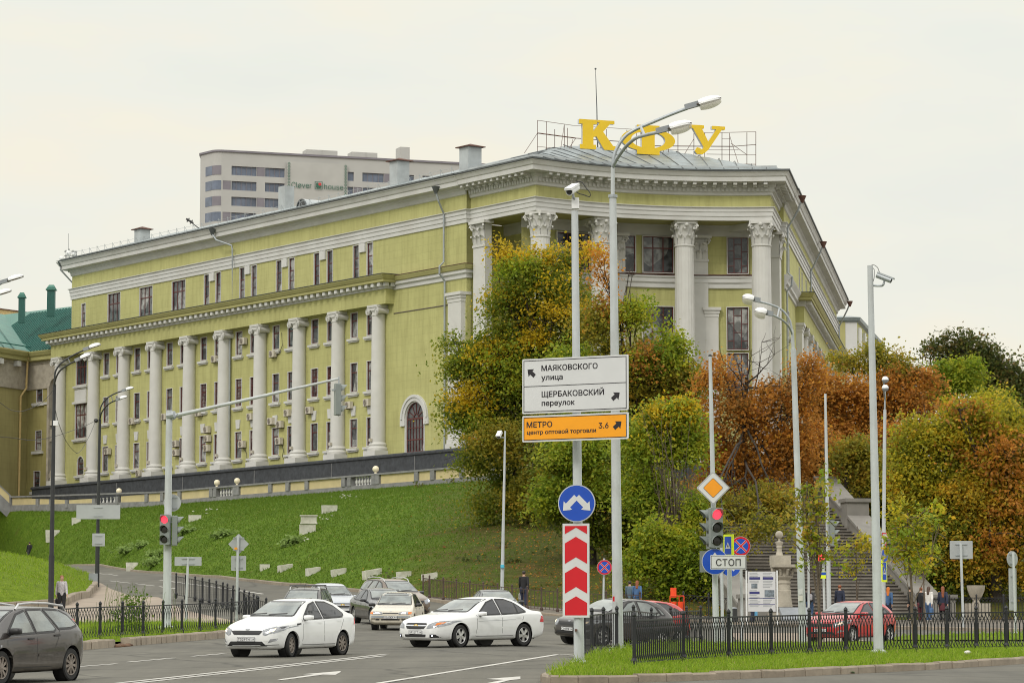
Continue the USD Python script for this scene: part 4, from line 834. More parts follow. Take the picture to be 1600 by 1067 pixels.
MB().sweep(OP, [(.55, ZEAVE + .30), (.55, ZEAVE + .55), (.5, ZEAVE + .55), (.5, ZEAVE + .3)]).build('snow_guard', 'zinc_light', uni)
for q, u, nn in along(OP[1:-1], 1.15):              # standing seams of the corner roof
    P_ = [q - nn * k for k in np.linspace(-1.5, 9, 8)]
    MB().tube([[p[0], p[1], float(roof_z(p[0], p[1])) + .03] for p in P_ if foot.contains(sg.Point(p[0], p[1]))], .035, 4).build('roof_seam', 'zinc_dark', uni)
# snow-guard stakes along the long eave
sg_ = MB(); 
for k in range(44):
    p = fac(S_END - .6 - k * 1.6, WN + .9, 0); z_ = float(roof_z(p[0], p[1])); sg_.cyl([*p[:2], z_], [*p[:2], z_ + .62], .022, n=4); sg_.cyl([*(p - Fn * .4)[:2], z_], [*p[:2], z_ + .6], .018, n=4)
sg_.tube([np.array([*fac(S_END - .6 - k * 1.6, WN + .9, 0)[:2], ZEAVE + .55 + .1]) for k in range(44)], .012, 4)
sg_.build('snow_guard', 'zinc_light', uni)
def roof_vent(px, py0, py1, w, n, mat='zinc_light'):
    s_ = s_of(px, n, 42); p = fac(s_, n, 0); z1 = z_of(py0, p); z0 = float(roof_z(p[0], p[1])) - .6
    v = MB().fbox(p, aL, Fn, UP, -w / 2, w / 2, -w / 2, w / 2, z0, z1 - .35).build('roof_vent', mat, uni)
    c = MB().fbox(p, aL, Fn, UP, -w / 2 - .25, w / 2 + .25, -w / 2 - .25, w / 2 + .25, z1 - .35, z1 - .27)
    q = [p + aL * a * (w / 2 + .2) + Fn * b * (w / 2 + .2) + UP * (z1 - .268) for a, b in ((-1, -1), (1, -1), (1, 1), (-1, 1))] + [p + UP * z1]
    c.add(q, [[0, 1, 4], [1, 2, 4], [2, 3, 4], [3, 0, 4]]).build('cap', 'rusty_iron', v)
roof_vent(222, 354, 0, 1.15, -4.5); roof_vent(624, 247, 0, 1.25, -5.0); roof_vent(735, 225, 0, 1.35, -3.8)
s_ = s_of(447, -6.0, 42); p = fac(s_, -6, 0); MB().fbox(p, aL, Fn, UP, -.6, .6, -.5, .5, 40, z_of(292, p)).build('roof_vent', 'zinc_light', uni)
# rounded dormer
s_ = s_of(472, -2.6, 42); p = fac(s_, -2.6, 0); zt = z_of(311, p); rr = .85
dp = [(rr * math.cos(t), zt - rr + rr * math.sin(t)) for t in np.linspace(0, PI, 13)] + [(-rr, 40.3), (rr, 40.3)]
d_ = MB().poly(sg.Polygon(dp), p, aL, UP, -4.2, 0).build('dormer', 'zinc_light', uni)
MB().poly(sg.Polygon(dp).intersection(sg.box(-.5, 40.9, .5, zt - .25)), p, aL, UP, .0, .03).build('pane', 'dark_glass', d_)
MB().poly(sg.Polygon(dp).difference(sg.Polygon(dp).buffer(-.1)), p, aL, UP, .0, .12).build('rim', 'zinc_dark', d_)
def downpipe(pts, r=.085, mat='galvanised'): return MB().tube(pts, r, 8).build('downpipe', mat, uni)
s_ = s_of(698, WN, 30)
MB().lathe([(.12, 0), (.14, .1), (.34, .55), (.36, .6)], fac(s_, WN + 1.1, 39.2), 10).build('rain_hopper', 'zinc_dark', uni)
downpipe([fac(s_, WN + 1.1, 39.3), fac(s_ - .1, WN + .9, 38.6), fac(s_, WN + .3, 37.6), fac(s_, WN + .3, 33.6), fac(s_, WN + .72, 33.2), fac(s_, WN + .72, 32.6), fac(s_, WN + .2, 32.0), fac(s_, WN + .2, 18)])
s_ = s_of(369, WN, 35)
MB().lathe([(.12, 0), (.14, .1), (.34, .55), (.36, .6)], fac(s_ + 2.2, WN + 1.3, 39.7), 10).build('rain_hopper', 'zinc_dark', uni)
downpipe([fac(s_ + 2.2, WN + 1.3, 39.8), fac(s_ + 1.6, WN + 1.2, 39.2), fac(s_ + .1, WN + .45, 38.6), fac(s_, WN + .42, 38.2), fac(s_, WN + .42, 33.4)])
s_ = s_of(361.5, WN, 25); downpipe([fac(s_, WN + .2, 30.8), fac(s_, WN + .2, 19.3), fac(s_ + 1.2, WN + .6, 18.4)])
p = fac(S_END + .6, WN + 1.0, 0); MB().lathe([(.1, 0), (.14, .1), (.3, .5)], p + UP * 39.9, 10).build('rain_hopper', 'zinc_dark', uni)
downpipe([p + UP * 40, p + UP * 39.6, fac(S_END + .25, WN - .2, 38.3), fac(S_END + .25, WN - .2, 34)])
q = r_end + Gd * .8 + Gn * .45
MB().lathe([(.12, 0), (.14, .1), (.36, .6)], q + Gn * 1.5 + UP * 39.4, 10).build('rain_hopper', 'rusty_iron', uni)
downpipe([q + Gn * 1.4 + UP * 39.5, q + Gn * 1.1 + UP * 38.7, q + Gn * .25 + UP * 37.3, q + Gn * .2 + UP * 33.5, q + Gn * .6 + UP * 33.1, q + Gn * .55 + UP * 32.4, q + Gn * .15 + UP * 31.9, q + Gn * .15 + UP * 16])
for t in (33, 85):
    q = B0 + Gd * t; MB().lathe([(.12, 0), (.14, .1), (.36, .6)], q + Gn * 1.5 + UP * 39.6, 10).build('rain_hopper', 'rusty_iron', uni)
    downpipe([q + Gn * 1.4 + UP * 39.7, q + Gn * 1.2 + UP * 39.2, q + Gn * .3 + UP * 37.4, q + Gn * .3 + UP * 33.3])
# floodlights at the column feet
for s_ in cs: MB().fbox(fac(s_, .75, 0), aL, Fn, UP, -.13, .13, -.08, .12, 19.25, 19.5).build('floodlight', 'ac_case', uni)

# air conditioners
def air_con(px, py, label):
    s_ = s_of(px, WN + .2, z_of(py, fac(s_of(px, WN + .2, 24), 0, 0))); p = fac(s_, WN, 0); z = z_of(py, p)
    t = thing('air_conditioner', label, 'air conditioner', fac(s_, WN, z), 0, 'air conditioners on the yellow facade'); o = fac(s_, WN, z)
    MB().fbox(o, aL, Fn, UP, -.42, .42, .10, .42, -.3, .3).build('casing', 'ac_case', t)
    f = np.array([*(o + aL * -.1 + Fn * .42)]); T = frame(aL, UP, Fn, f)
    MB().lathe([(.0, .012), (.235, .012), (.25, 0)], (0, 0, 0), 16, T=T).build('fan', 'ac_dark', t)
    g = MB()
    for r in (.09, .17, .25): g.tube([f + Fn * .025 + aL * r * math.cos(a) + UP * r * math.sin(a) for a in np.linspace(0, 2 * PI, 15)], .011, 4)
    g.build('grille', 'ac_case', t)
    for b in (-.36, .31): MB().fbox(o, aL, Fn, UP, b, b + .05, 0, .4, -.36, -.302).build('bracket', 'ac_dark', t)
for px, py, where in ((258, 651, 'below a second row window behind the signal mast'), (311, 645, 'below a second row window, seventh bay'), (324, 671, 'topmost of three stacked in one bay'), (325, 685, 'middle one of three stacked in one bay'), (324, 700, 'lowest of three stacked in one bay'),
                      (379, 694, 'over a bottom row window, its cable hanging down'), (392, 651, 'half hidden behind a white column, below the barred window'), (424, 658, 'upper one of a close pair over a bottom window'), (438, 663, 'lower one of a close pair over a bottom window'), (437, 689, 'hung low in front of a bottom row window'),
                      (450, 645, 'beside the white column, under the barred windows'), (484, 641, 'below a barred window in the third bay'), (546, 633, 'below the second row window of the end bay'), (574.5, 629, 'tucked beside the last free column'), (275, 693, 'beside the signal mast, upper of two'), (275.5, 707, 'beside the signal mast, lower of two'),
                      (427, 553, 'under a third row window'), (381, 533, 'at a third row window beside the downpipe column'), (336, 561, 'under a third row window with its hose above'), (207, 658, 'below a second row window near the far end'), (169, 705, 'over a bottom row window near the far end'), (218, 739, 'down at the foot of the wall by the plinth')):
    air_con(px, py, 'beige air conditioner ' + where)
# sagging service cables on the wall
for px0, py0, pts in ((379, 699, [(384, 705), (386, 716), (383, 727), (385, 735)]), (440, 694, [(443, 704), (441, 713), (446, 722)]), (430, 556, [(437, 550), (441, 540), (440, 519)])):
    cb = MB(); P = [];
    for q in [(px0, py0)] + pts: P.append(fac(s_of(q[0], WN + .12, z_of(q[1], fac(s_of(q[0], WN, 24), 0, 0))), WN + .12, z_of(q[1], fac(s_of(q[0], WN, 24), 0, 0))))
    cb.tube(P, .03, 5).build('cable', 'cable', uni)

# ---------------------------------------------------------------- lettering on the roof
kfu = thing('roof_sign', 'three big yellow serif letters standing on the corner roof', 'sign', at(1010, 245, 258))
def glyph(ch):
    if ch == 'К':
        g = [sg.box(.05, 0, .95, .14), sg.box(.2, 0, .8, 1.0), sg.box(.0, .86, 1.0, 1.0), sg.Polygon([(.8, .42), (.8, .60), (1.22, .93), (1.05, .93), (1.05, 1.0), (2.02, 1.0), (2.02, .9), (1.78, .9), (1.22, .52), (1.1, .46)]), sg.Polygon([(.95, .50), (1.35, .62), (1.95, .13), (2.08, .13), (2.08, 0), (1.45, 0), (1.35, .09)])]
    elif ch == 'Ф':
        ring = sa.scale(sg.Point(1.2, .5).buffer(1, 32), 1.2, .40).difference(sa.scale(sg.Point(1.2, .5).buffer(1, 32), .78, .30))
        g = [sg.box(.92, 0, 1.48, 1.0), sg.box(.7, 0, 1.7, .12), sg.box(.7, .88, 1.7, 1.0), ring]
    else:
        g = [sg.Polygon([(0, 1.0), (.85, 1.0), (.85, .9), (.72, .9), (1.12, .42), (.88, .22), (.22, .9), (0, .9)]), sg.Polygon([(1.35, 1.0), (2.1, 1.0), (2.1, .9), (1.92, .9), (1.1, .16), (.78, .0), (.45, .0), (.32, .1), (.45, .22), (.62, .20), (.72, .14), (1.0, .34), (1.62, .9), (1.35, .9)])]
    return shapely.union_all(g).buffer(.004)
ld = np.array([9.0, 3.2, 0]); ld /= np.linalg.norm(ld); ln_ = np.array([ld[1], -ld[0], 0])
for ch, px0, px1, py1, Y in (('К', 905, 962, 232, 255.5), ('Ф', 971, 1056, 239, 258), ('У', 1077, 1134, 240, 260)):
    p0, p1 = at(px0, py1, Y), at(px1, py1, Y); g = glyph(ch); w = g.bounds[2] - g.bounds[0]; sc = (p1[0] - p0[0]) / ld[0] / w; hh = 2.42
    g = sa.translate(sa.scale(g, sc, hh, origin=(0, 0)), -g.bounds[0] * sc, 0)
    l_ = MB().poly(g, p0, ld, UP, -.34, .0).build('letter', 'sign_side', kfu)
    MB().poly(g.buffer(.012), p0, ld, UP, .002, .05).build('face', 'sign_yellow', l_)
def fr_at(px, py): t = (px - 845) / 342; return at(px, py, 257.2 + 5.6 * t) - ln_ * .8
fm = MB()
for px, y0, y1 in ((845, 186, 240), (859, 188, 238), (872, 200, 232), (887, 193, 236), (892, 198, 234), (925, 195, 238), (953, 200, 240), (985, 201, 242), (1000, 200, 244), (1022, 202, 246), (1050, 203, 248), (1065, 206, 250), (1090, 206, 252), (1107, 205, 254), (1134, 205, 255), (1146, 206, 256), (1173, 205, 258), (1187, 204, 260)):
    fm.cyl(fr_at(px, y1 + 6), fr_at(px, y0), .028, n=5)
for a, b, r in (((845, 186), (900, 194), .022), ((900, 194), (1022, 202), .02), ((1100, 206), (1187, 204), .022), ((845, 206), (905, 214), .05), ((905, 214), (985, 220), .035), ((1020, 226), (1150, 227), .04), ((1150, 227), (1187, 224), .03), ((1022, 232), (1160, 232), .02), ((1110, 239), (1187, 240), .022), ((845, 227), (905, 233), .02), ((1134, 215), (1146, 215), .02), ((910, 236), (923, 236), .03), ((1148, 222), (1173, 240), .025), ((1090, 253), (1187, 255), .03)):
    fm.cyl(fr_at(*a), fr_at(*b), r, n=5)
for a, b in (((905, 214), (884, 238)), ((1050, 215), (1030, 250)), ((1090, 215), (1066, 245)), ((845, 206), (818, 240)), ((1146, 210), (1152, 256)), ((900, 216), (890, 238)), ((887, 193), (875, 232))):
    fm.cyl(fr_at(*a), fr_at(*b) - ln_ * -1.0, .022, n=5)
fm.build('frame', 'rusty_iron', kfu)
ms = thing('mast', 'tall thin lightning mast rising from the corner roof behind the letters', 'mast', at(933, 235, 266))
MB().tube([at(934, 236, 266), at(932.5, 170, 266), at(930.5, 109, 266)], [.07, .05, .025], 6).build('pole', 'zinc_dark', ms)
MB().mesh(trimesh.creation.icosphere(1, .09), frame((1, 0, 0), (0, 1, 0), (0, 0, 1), at(930.5, 108, 266))).build('tip', 'zinc_dark', ms)
an = thing('antenna_cluster', 'small mast cluster with round white dishes at the far roof corner', 'antenna', at(108, 405, 318)); m = MB(); d = MB()
for px, y0 in ((103, 391), (108, 389), (114, 391), (119, 393)): m.cyl(at(px, 408, 318), at(px, y0, 318), .05, n=5)
m.cyl(at(100, 393, 318), at(121, 393, 318), .04, n=5).cyl(at(100, 400, 318), at(121, 400, 318), .03, n=5).cyl(at(107, 391, 318), at(107.5, 365, 318), .02, n=4); m.build('frame', 'zinc_dark', an)
for px, py, r in ((96, 404, .26), (107, 396, .30), (115, 397, .2)):
    c = at(px, py, 317.4); d.lathe([(0, .1), (r * .6, .06), (r, 0)], (0, 0, 0), 14, T=frame((1, 0, 0), (0, 0, 1), (0, -1, 0), c))
d.build('dish', 'lamp_white', an)
an = thing('antenna', 'leaning dark aerial on the roof edge beside the distant tower', 'antenna', at(309, 357, 297)); m = MB()
m.cyl(at(311, 357, 297), at(294, 344, 297), .05, n=5)
for px, py in ((294, 344), (299, 347)): m.cyl(at(px - 3, py - 2, 297), at(px + 3, py + 2, 297), .1, n=5).cyl(at(px - 2, py + 3, 297), at(px + 2, py - 3, 297), .06, n=5)
m.build('aerial', 'cable', an)

# ---------------------------------------------------------------- balustrade along the top of the bank
bal = thing('balustrade_wall', 'low terrace wall of cream panels and grey stone posts above the bank', 'wall', fac(10, 9, 14.5))
WB_, WT_ = (lambda s: float(wall_z(s)) - .6), (lambda s: float(wall_z(s)) + 1.12)
def wseg(name, s0, s1, n0, n1, z0, z1, mat, parent=bal):
    """a piece of the wall between two stations, its ends at the ground's height there"""
    b0, b1 = float(wall_z(s0)), float(wall_z(s1)); v = [fac(s, n, b + z) for s, b in ((s0, b0), (s1, b1)) for n in (n0, n1) for z in (z0, z1)]
    return MB().add(v, [[0, 1, 3, 2], [4, 6, 7, 5], [0, 4, 5, 1], [2, 3, 7, 6], [0, 2, 6, 4], [1, 5, 7, 3]]).build(name, mat, parent)
S9 = lambda px: s_of(px, 9.2, 15.2)
for a, b in ((16, 250), (250, 420), (420, 548), (548, 725), (725, 830)): wseg('base_course', S9(b), S9(a), 8.8, 9.28, -.7, .34, 'grey_granite'); wseg('coping', S9(b), S9(a), 8.82, 9.36, 1.06, 1.2, 'grey_granite')
for a, b in ((19, 57), (62, 78), (83, 103), (108, 146), (189, 227.5), (232.5, 252), (257, 279), (284, 328), (376, 421), (426, 447.5), (454, 478), (483, 534), (595, 649), (655, 673.5), (681, 720), (726, 770), (776, 826)): wseg('panel', S9(b), S9(a), 8.9, 9.2, .34, 1.06, 'cream_panel')
for p in (16.5, 59.5, 80.5, 105.5, 148, 184, 230, 254.5, 281.5, 331, 337, 368, 372.5, 423.5, 450.5, 480.5, 538, 547, 585, 591, 652, 677, 723, 773): s_ = S9(p); wseg('post', s_ - .27, s_ + .27, 8.78, 9.34, .342, 1.058, 'grey_granite')
for p in (184, 337, 368.5, 585): s_ = S9(p); b = MB(); q = fac(s_, 9.08, float(wall_z(s_)) + 1.2); b.lathe([(.14, 0), (.1, .08), (.08, .12)], q, 12); b.mesh(trimesh.creation.icosphere(3, .26), frame((1, 0, 0), (0, 1, 0), (0, 0, 1), q + UP * .36)); b.build('ball_finial', 'globe_cream', bal, smooth=True)
bp = [(.07, 0), (.1, .04), (.06, .1), (.12, .26), (.11, .34), (.06, .5), (.05, .56), (.1, .62), (.1, .72)]
for a, b, m in ((151, 180, 5), (341.5, 363, 5), (553, 580, 6)):
    for k in range(m):
        s_ = S9(a + (b - a) * (k + .5) / m); MB().lathe(bp, fac(s_, 9.06, float(wall_z(s_)) + .34), 10).build('baluster', 'white_trim', bal, smooth=40)
a0_, a1_ = fac(S9(16), 9.08, 0), fac(S9(16), 9.08, 0) + np.array([-5.2, -1.0, 0])
zz = float(wall_z(S9(16))); u = (a1_ - a0_) / np.linalg.norm(a1_ - a0_); nn = np.array([-u[1], u[0], 0])
def ramp(t0, t1, h0, h1, mat, name):
    v = [a0_ + u * L_ + nn * t + UP * (zz + h + L_ * .95) for L_ in (0, 5.3) for t in (t0, t1) for h in (h0, h1)]
    MB().add(v, [[0, 1, 3, 2], [4, 6, 7, 5], [0, 4, 5, 1], [2, 3, 7, 6], [0, 2, 6, 4], [1, 5, 7, 3]]).build(name, mat, bal)
ramp(-.2, .2, -1.2, .34, 'grey_granite', 'base_course'); ramp(-.15, .15, .34, 1.06, 'cream_panel', 'panel'); ramp(-.25, .25, 1.06, 1.2, 'grey_granite', 'coping')
# ---------------------------------------------------------------- neighbouring buildings
plaster('ochre_plaster', (-0.40, -0.917), col=(0.36, 0.325, 0.145)); plaster('ochre_plaster_front', (0.67, -0.74), col=(0.36, 0.325, 0.135))
wing = thing('green_roofed_building', 'ochre building with a seamed green metal roof at the end of the yellow one', 'building', at(44, 770, 319.4))
C_ = at(44, 552, 319.4); C_[2] = 0; d1 = np.array([.70, -.714, 0]); n1 = np.array([-.714, -.70, 0]); d2 = np.array([-.40, -.917, 0]); n2 = np.array([.917, -.40, 0])
ze = 31.9
def wpt(o, d, n): return lambda a, t, z: o + d * a + n * t + UP * z
w1 = []
for px, zt, zb2 in ((60.8, 597, 628), (60, 673, 703), (58, 736, 766)):
    a = (at(px, 640, 317.6)[0] - C_[0]) / d1[0]; w1.append((a - .52, a + .52, z_of(zb2, C_ + d1 * a), z_of(zt, C_ + d1 * a), 0, 'slit'))
MB().poly(sg.box(0, 14, 9, ze - .6).difference(shapely.union_all([wshape(w) for w in w1])), C_, d1, UP, -.5, 0).build('wall', 'ochre_plaster_front', wing)
for w in w1: add_window(w, wpt(C_, d1, n1), d1, n1, wing)
for w in w1: MB().fbox(C_, d1, n1, UP, w[0] - .4, w[1] + .35, .003, .25, w[2] - .4, w[2] - .12).build('sill', 'white_trim', wing)
L2 = 30.0; o2 = C_ + d2 * L2
MB().poly(sg.box(0, 12, L2, ze - .6), o2, -d2, UP, -.5, 0).build('wall', 'ochre_plaster', wing)
pth = [o2, C_, C_ + d1 * 9]
MB().sweep(pth, [(0, ze - 3.9), (.12, ze - 3.85), (.12, ze - 1.35), (.2, ze - 1.3), (.2, ze - 1.05)]).build('frieze_band', 'weathered_stone', wing)
MB().sweep(pth, [(.2, ze - 1.05), (.6, ze - .95), (.6, ze - .6), (.75, ze - .5), (.95, ze - .15), (.95, ze - .06), (-.4, ze)]).build('cornice', 'yellow_trim', wing)
for k in range(3): MB().fbox(C_, d2, n2, UP, 2.2 + k * 3.2, 2.9 + k * 3.2, .122, .6, ze - 1.6, ze - 1.07).build('bracket', 'white_trim', wing)
MB().fbox(C_, d1, n1, UP, .8, 8, .003, .12, z_of(631, C_) - .25, z_of(631, C_)).build('string_course', 'white_trim', wing)
# roof slopes: W1 and W2 meet in a valley
rise, run = 5.6, 8.2
Vt_ = at(7, 491.5, 328); c0_ = C_ + (n1 + n2) * .95 + UP * (ze + .02)
v = [c0_, C_ + d1 * 14 + n1 * .95 + UP * (ze + .02), C_ + d1 * 14 - n1 * run + UP * (ze + rise)]
pn_ = np.cross(v[1] - v[0], v[2] - v[1]); ry_ = ray(7, 491.5); o_ = np.array([0, 0, CAM_Z]); Vt_ = o_ + ry_ * (((c0_ - o_) @ pn_) / (ry_ @ pn_)); v.append(Vt_)
MB().add(v, [[0, 1, 2, 3]]).add([p - UP * .12 for p in v], [[3, 2, 1, 0]]).build('roof', 'green_roof', wing)
v2 = [o2 + n2 * .95 + UP * (ze + .03), c0_ + UP * .01, Vt_, o2 - n2 * run + UP * (ze + rise * .95)]
MB().add(v2, [[0, 1, 2, 3]]).build('roof', 'green_roof', wing)
sl = math.hypot(run + .95, rise)
def q_at(q, a, b): return (q[0] * (1 - a) + q[1] * a) * (1 - b) + (q[3] * (1 - a) + q[2] * a) * b
def roof_seams(q, n, lift, slope_dir):
    """standing seams climbing the slope, cut off at the valley (edge q0-q3)"""
    e = q[1] - q[0]; L_ = np.linalg.norm(e)
    for k in range(-n, n):
        p0 = q[0] + e * (k + .5) / n; p1 = p0 + slope_dir
        g = []
        for t in np.linspace(0, 1, 40):
            p = p0 + slope_dir * t; val = q[0] + (q[3] - q[0]) * t
            if (p - val) @ e >= 0: g.append(p + UP * lift)
        if len(g) > 4: MB().cyl(g[0], g[-1], .055, n=4).build('roof_seam', 'green_chimney', wing)
roof_seams(v, 24, .05, v[2] - v[1])
for k in range(8):
    a = .45 + k * .065; p0, p1 = q_at(v2, a, 0) + UP * .06, q_at(v2, a, 1) + UP * .06; MB().cyl(p0, p1, .05, n=4).build('roof_seam', 'green_chimney', wing)
for px, py in ((68, 513), (99, 509)):
    a = (px - 44) / 40 * 4.9; o = C_ + d1 * (a + 1.2); rdir = (-n1 * (run + .95) + UP * rise); rdir /= np.linalg.norm(rdir); rn = np.cross(d1, rdir); f0 = .34 if px < 80 else .36
    oo = o + n1 * .95 + UP * ze + rdir * sl * f0; s_ = MB().fbox(oo, d1, rdir, rn, -.42, .42, -.75, .75, 0, .16).build('skylight', 'ac_dark', wing)
    MB().fbox(oo, d1, rdir, rn, -.34, .34, -.66, .66, .161, .18).build('pane', 'paper', s_)
for px, py0, py1, w in ((80, 451, 478, .62), (34, 463, 488, .5)):
    p = at(px, py1, 323); q = at(px, py0, 323); c_ = MB().box((p[0], p[1], (p[2] + q[2]) / 2 - .5), (w * 1.25, w * 1.25, q[2] - p[2] - .2 + 1.4)).build('chimney', 'green_chimney', wing)
    m = MB().box((p[0], p[1], q[2] - .14), (w * 1.7, w * 1.7, .1)); e = w * .8
    m.add([(p[0] - e, p[1] - e, q[2] - .08), (p[0] + e, p[1] - e, q[2] - .08), (p[0] + e, p[1] + e, q[2] - .08), (p[0] - e, p[1] + e, q[2] - .08), (p[0] - e * .5, p[1], q[2] + .4), (p[0] + e * .5, p[1], q[2] + .4)], [[0, 1, 5, 4], [2, 3, 4, 5]]).add([(p[0] - e, p[1] - e, q[2] - .08), (p[0] - e * .5, p[1], q[2] + .4), (p[0] - e, p[1] + e, q[2] - .08)], [[0, 1, 2]]).build('cap', 'green_roof', c_)
g0 = C_ + n2 * .5 + d2 * .9
MB().lathe([(.14, 0), (.3, .5), (.34, .55)], g0 + UP * (ze - .75), 10).build('rain_hopper', 'cream_pipe', wing)
MB().tube([g0 + UP * (ze - .6), g0 + UP * (ze - 1.3), g0 + n2 * -.1 + UP * (ze - 3.7), g0 + d2 * .7 + n2 * -.3 + UP * (ze - 4.6), g0 + d2 * .75 + n2 * -.3 + UP * 15.6], .11, 8).build('downpipe', 'cream_pipe', wing)
MB().sweep([o2, C_], [(.30, ze - .05 + .55), (.3, ze + .06 + .55), (.26, ze + .06 + .55), (.26, ze - .05 + .55)]).build('snow_guard', 'green_chimney', wing)
# tall cream framed bay by the corner
bx = C_ + d1 * 4.2
m = MB()
for a in (-.1, 1.75): m.fbox(bx, d1, n1, UP, a, a + .35, .002, .55, 15.6, 28.2)
for z in (17.6, 18.9, 22.6, 24.2): m.fbox(bx, d1, n1, UP, .25, 1.75, .002, .4, z, z + .5 if z != 22.6 else z + 1.2)
m.poly(sg.Point(1.0, 28.2).buffer(1.1, 16).difference(sg.Point(1, 28.2).buffer(.72, 16)).intersection(sg.box(-1, 28.2, 3, 30)), bx, d1, UP, .002, .5); m.build('bay_surround', 'weathered_stone', wing)
MB().fbox(bx, d1, n1, UP, .25, 1.75, .002, .1, 15.8, 28.4).build('pane', 'window_glass', wing)

och = thing('brick_building', 'orange brick building just showing over the green roof', 'building', at(20, 490, 385))
p0, p1 = at(-60, 474.5, 380), at(64, 483.5, 392); u = (p1 - p0) * [1, 1, 0]; L_ = np.linalg.norm(u); u /= L_; nn = np.array([u[1], -u[0], 0]); tz = p0[2]
MB().fbox([p0[0], p0[1], 0], u, nn, UP, 0, L_, -12, 0, 10, tz - 1.0).build('wall', 'orange_brick', och)
MB().fbox([p0[0], p0[1], 0], u, nn, UP, -.2, L_ + .2, -12.2, .25, tz - .998, tz - .1).build('parapet', 'cream_pipe', och)
MB().fbox([p0[0], p0[1], 0], u, nn, UP, -.3, L_ + .3, -12.3, .4, tz - .098, tz).build('coping', 'rusty_iron', och)
for k in range(6): MB().fbox([p0[0], p0[1], 0], u, nn, UP, 2 + k * 1.2, 2.7 + k * 1.2, .002, .2, tz - 2.9, tz - 1.8).build('window', 'dark_glass', och)

# tall pale block far behind
TY = 600.0
tw = thing('tower_block', 'distant beige tower block with bands of dark windows behind the yellow building', 'tower block', at(340, 480, TY))
td = np.array([.945, .327, 0]); tn = np.array([.327, -.945, 0]); TP = at(346, 234.5, TY); tz = TP[2]; TP[2] = 0
def ta(px): 
    ks = np.linspace(-8, 80, 400); q = [pix(TP + td * k + UP * (tz - 6))[0] for k in ks]; return float(np.interp(px, q, ks))
rowsz = [(z_of(258.5, TP), z_of(273, TP)), (z_of(282, TP), z_of(296.5, TP)), (z_of(306.5, TP), z_of(321, TP)), (z_of(331, TP), z_of(345.5, TP)), (z_of(355.5, TP), z_of(370, TP))]
lay = [(('g', 361.6, 401), ('p', 401, 414), ('g', 414, 445), ('g', 543, 553), ('g', 566, 600), ('p', 600, 613), ('g', 613.5, 622), ('g', 637, 647), ('g', 660, 673), ('p', 673, 686), ('g', 686.5, 712)),
       (('p', 348, 361), ('g', 361.6, 401), ('g', 414, 445), ('g', 543, 552), ('p', 552.5, 566), ('g', 566.5, 598), ('g', 614, 640), ('p', 640.5, 652), ('g', 660, 690)),
       (('g', 361.6, 401), ('p', 401, 414), ('g', 414, 436), ('g', 566, 600)), (('p', 348, 361), ('g', 361.6, 401)), (('g', 361.6, 401), ('p', 401, 414))]
op = []
for (zt, zb2), l in zip(rowsz, lay):
    for k, a, b in l: op.append((ta(a), ta(b), zb2, zt, 0, k))
MB().poly(sg.box(0, 40, ta(812), tz - .35).difference(shapely.union_all([wshape(w, -.02) for w in op])), TP, td, UP, -.6, 0).build('wall', 'tower_stone', tw)
for i, w in enumerate(op):
    if w[5] == 'p': MB().fbox(TP, td, tn, UP, w[0], w[1], -.5, -.06, w[2], w[3]).build('wall_panel', 'tower_panel', tw); continue
    f = MB(); n_ = max(1, round((w[1] - w[0]) / 1.1))
    for k in range(n_ + 1): f.fbox(TP, td, tn, UP, w[0] + (w[1] - w[0]) * k / n_ - .05, w[0] + (w[1] - w[0]) * k / n_ + .05, -.4, -.27, w[2], w[3])
    f.fbox(TP, td, tn, UP, w[0], w[1], -.398, -.268, w[3] - .12, w[3]); wp = f.build('window', 'tower_panel', tw)
    MB().fbox(TP, td, tn, UP, w[0], w[1], -.37, -.34, w[2], w[3]).build('pane', 'tower_glass', wp)
# rounded corner and the flank turning away on the left
cor_ = [TP]; 
for k in range(1, 5):
    a = -k * .28; d_ = np.array([td[0] * math.cos(a) - td[1] * math.sin(a), td[0] * math.sin(a) + td[1] * math.cos(a), 0]); cor_.append(cor_[-1] - d_ * .5)
cor_.append(cor_[-1] + np.array([-2.7, 3.6, 0])); cor_.append(cor_[-1] + np.array([-1, 22, 0]))
MB().sweep(cor_[::-1], [(0, 40), (0, tz - .35)]).build('wall', 'tower_stone', tw)
MB().sweep(cor_[::-1] + [TP + td * ta(812), TP + td * ta(812) - tn * 20], [(-.4, tz - .36), (.25, tz - .35), (.25, tz + .02), (-.4, tz + .04)]).build('coping', 'tower_panel', tw)
for i, (zt, zb2) in enumerate(rowsz):
    q0, q1 = cor_[-2], cor_[-3]; u = (q1 - q0) / np.linalg.norm(q1 - q0); nn = np.array([u[1], -u[0], 0]); wd = np.linalg.norm(q1 - q0)
    MB().fbox(q0, u, nn, UP, wd * .45, wd * .98, .01, .05, zb2, zt).build('window', 'tower_glass', tw)
    MB().sweep(cor_[:5][::-1], [(.04, zb2), (.06, zb2 + .01), (.06, zt - .01), (.04, zt)]).build('wall_panel', 'tower_panel' if i % 2 == 0 else 'tower_glass', tw)
for px, w in ((485, 3.2), (509, 3.2), (556, 3.0), (578, 2.4), (632, 2.0)): MB().fbox(TP, td, tn, UP, ta(px), ta(px) + w, -6, -3, tz - .2, tz + (1.5 if px != 632 else 3)).build('roof_box', 'tower_stone', tw)
bn = thing('banner', 'large pale banner with green lettering hung on the distant tower block', 'banner', TP + td * ta(494) + UP * (tz - 12))
b0, b1, zt, zb2 = ta(447), ta(541.5), z_of(247, TP), z_of(341, TP)
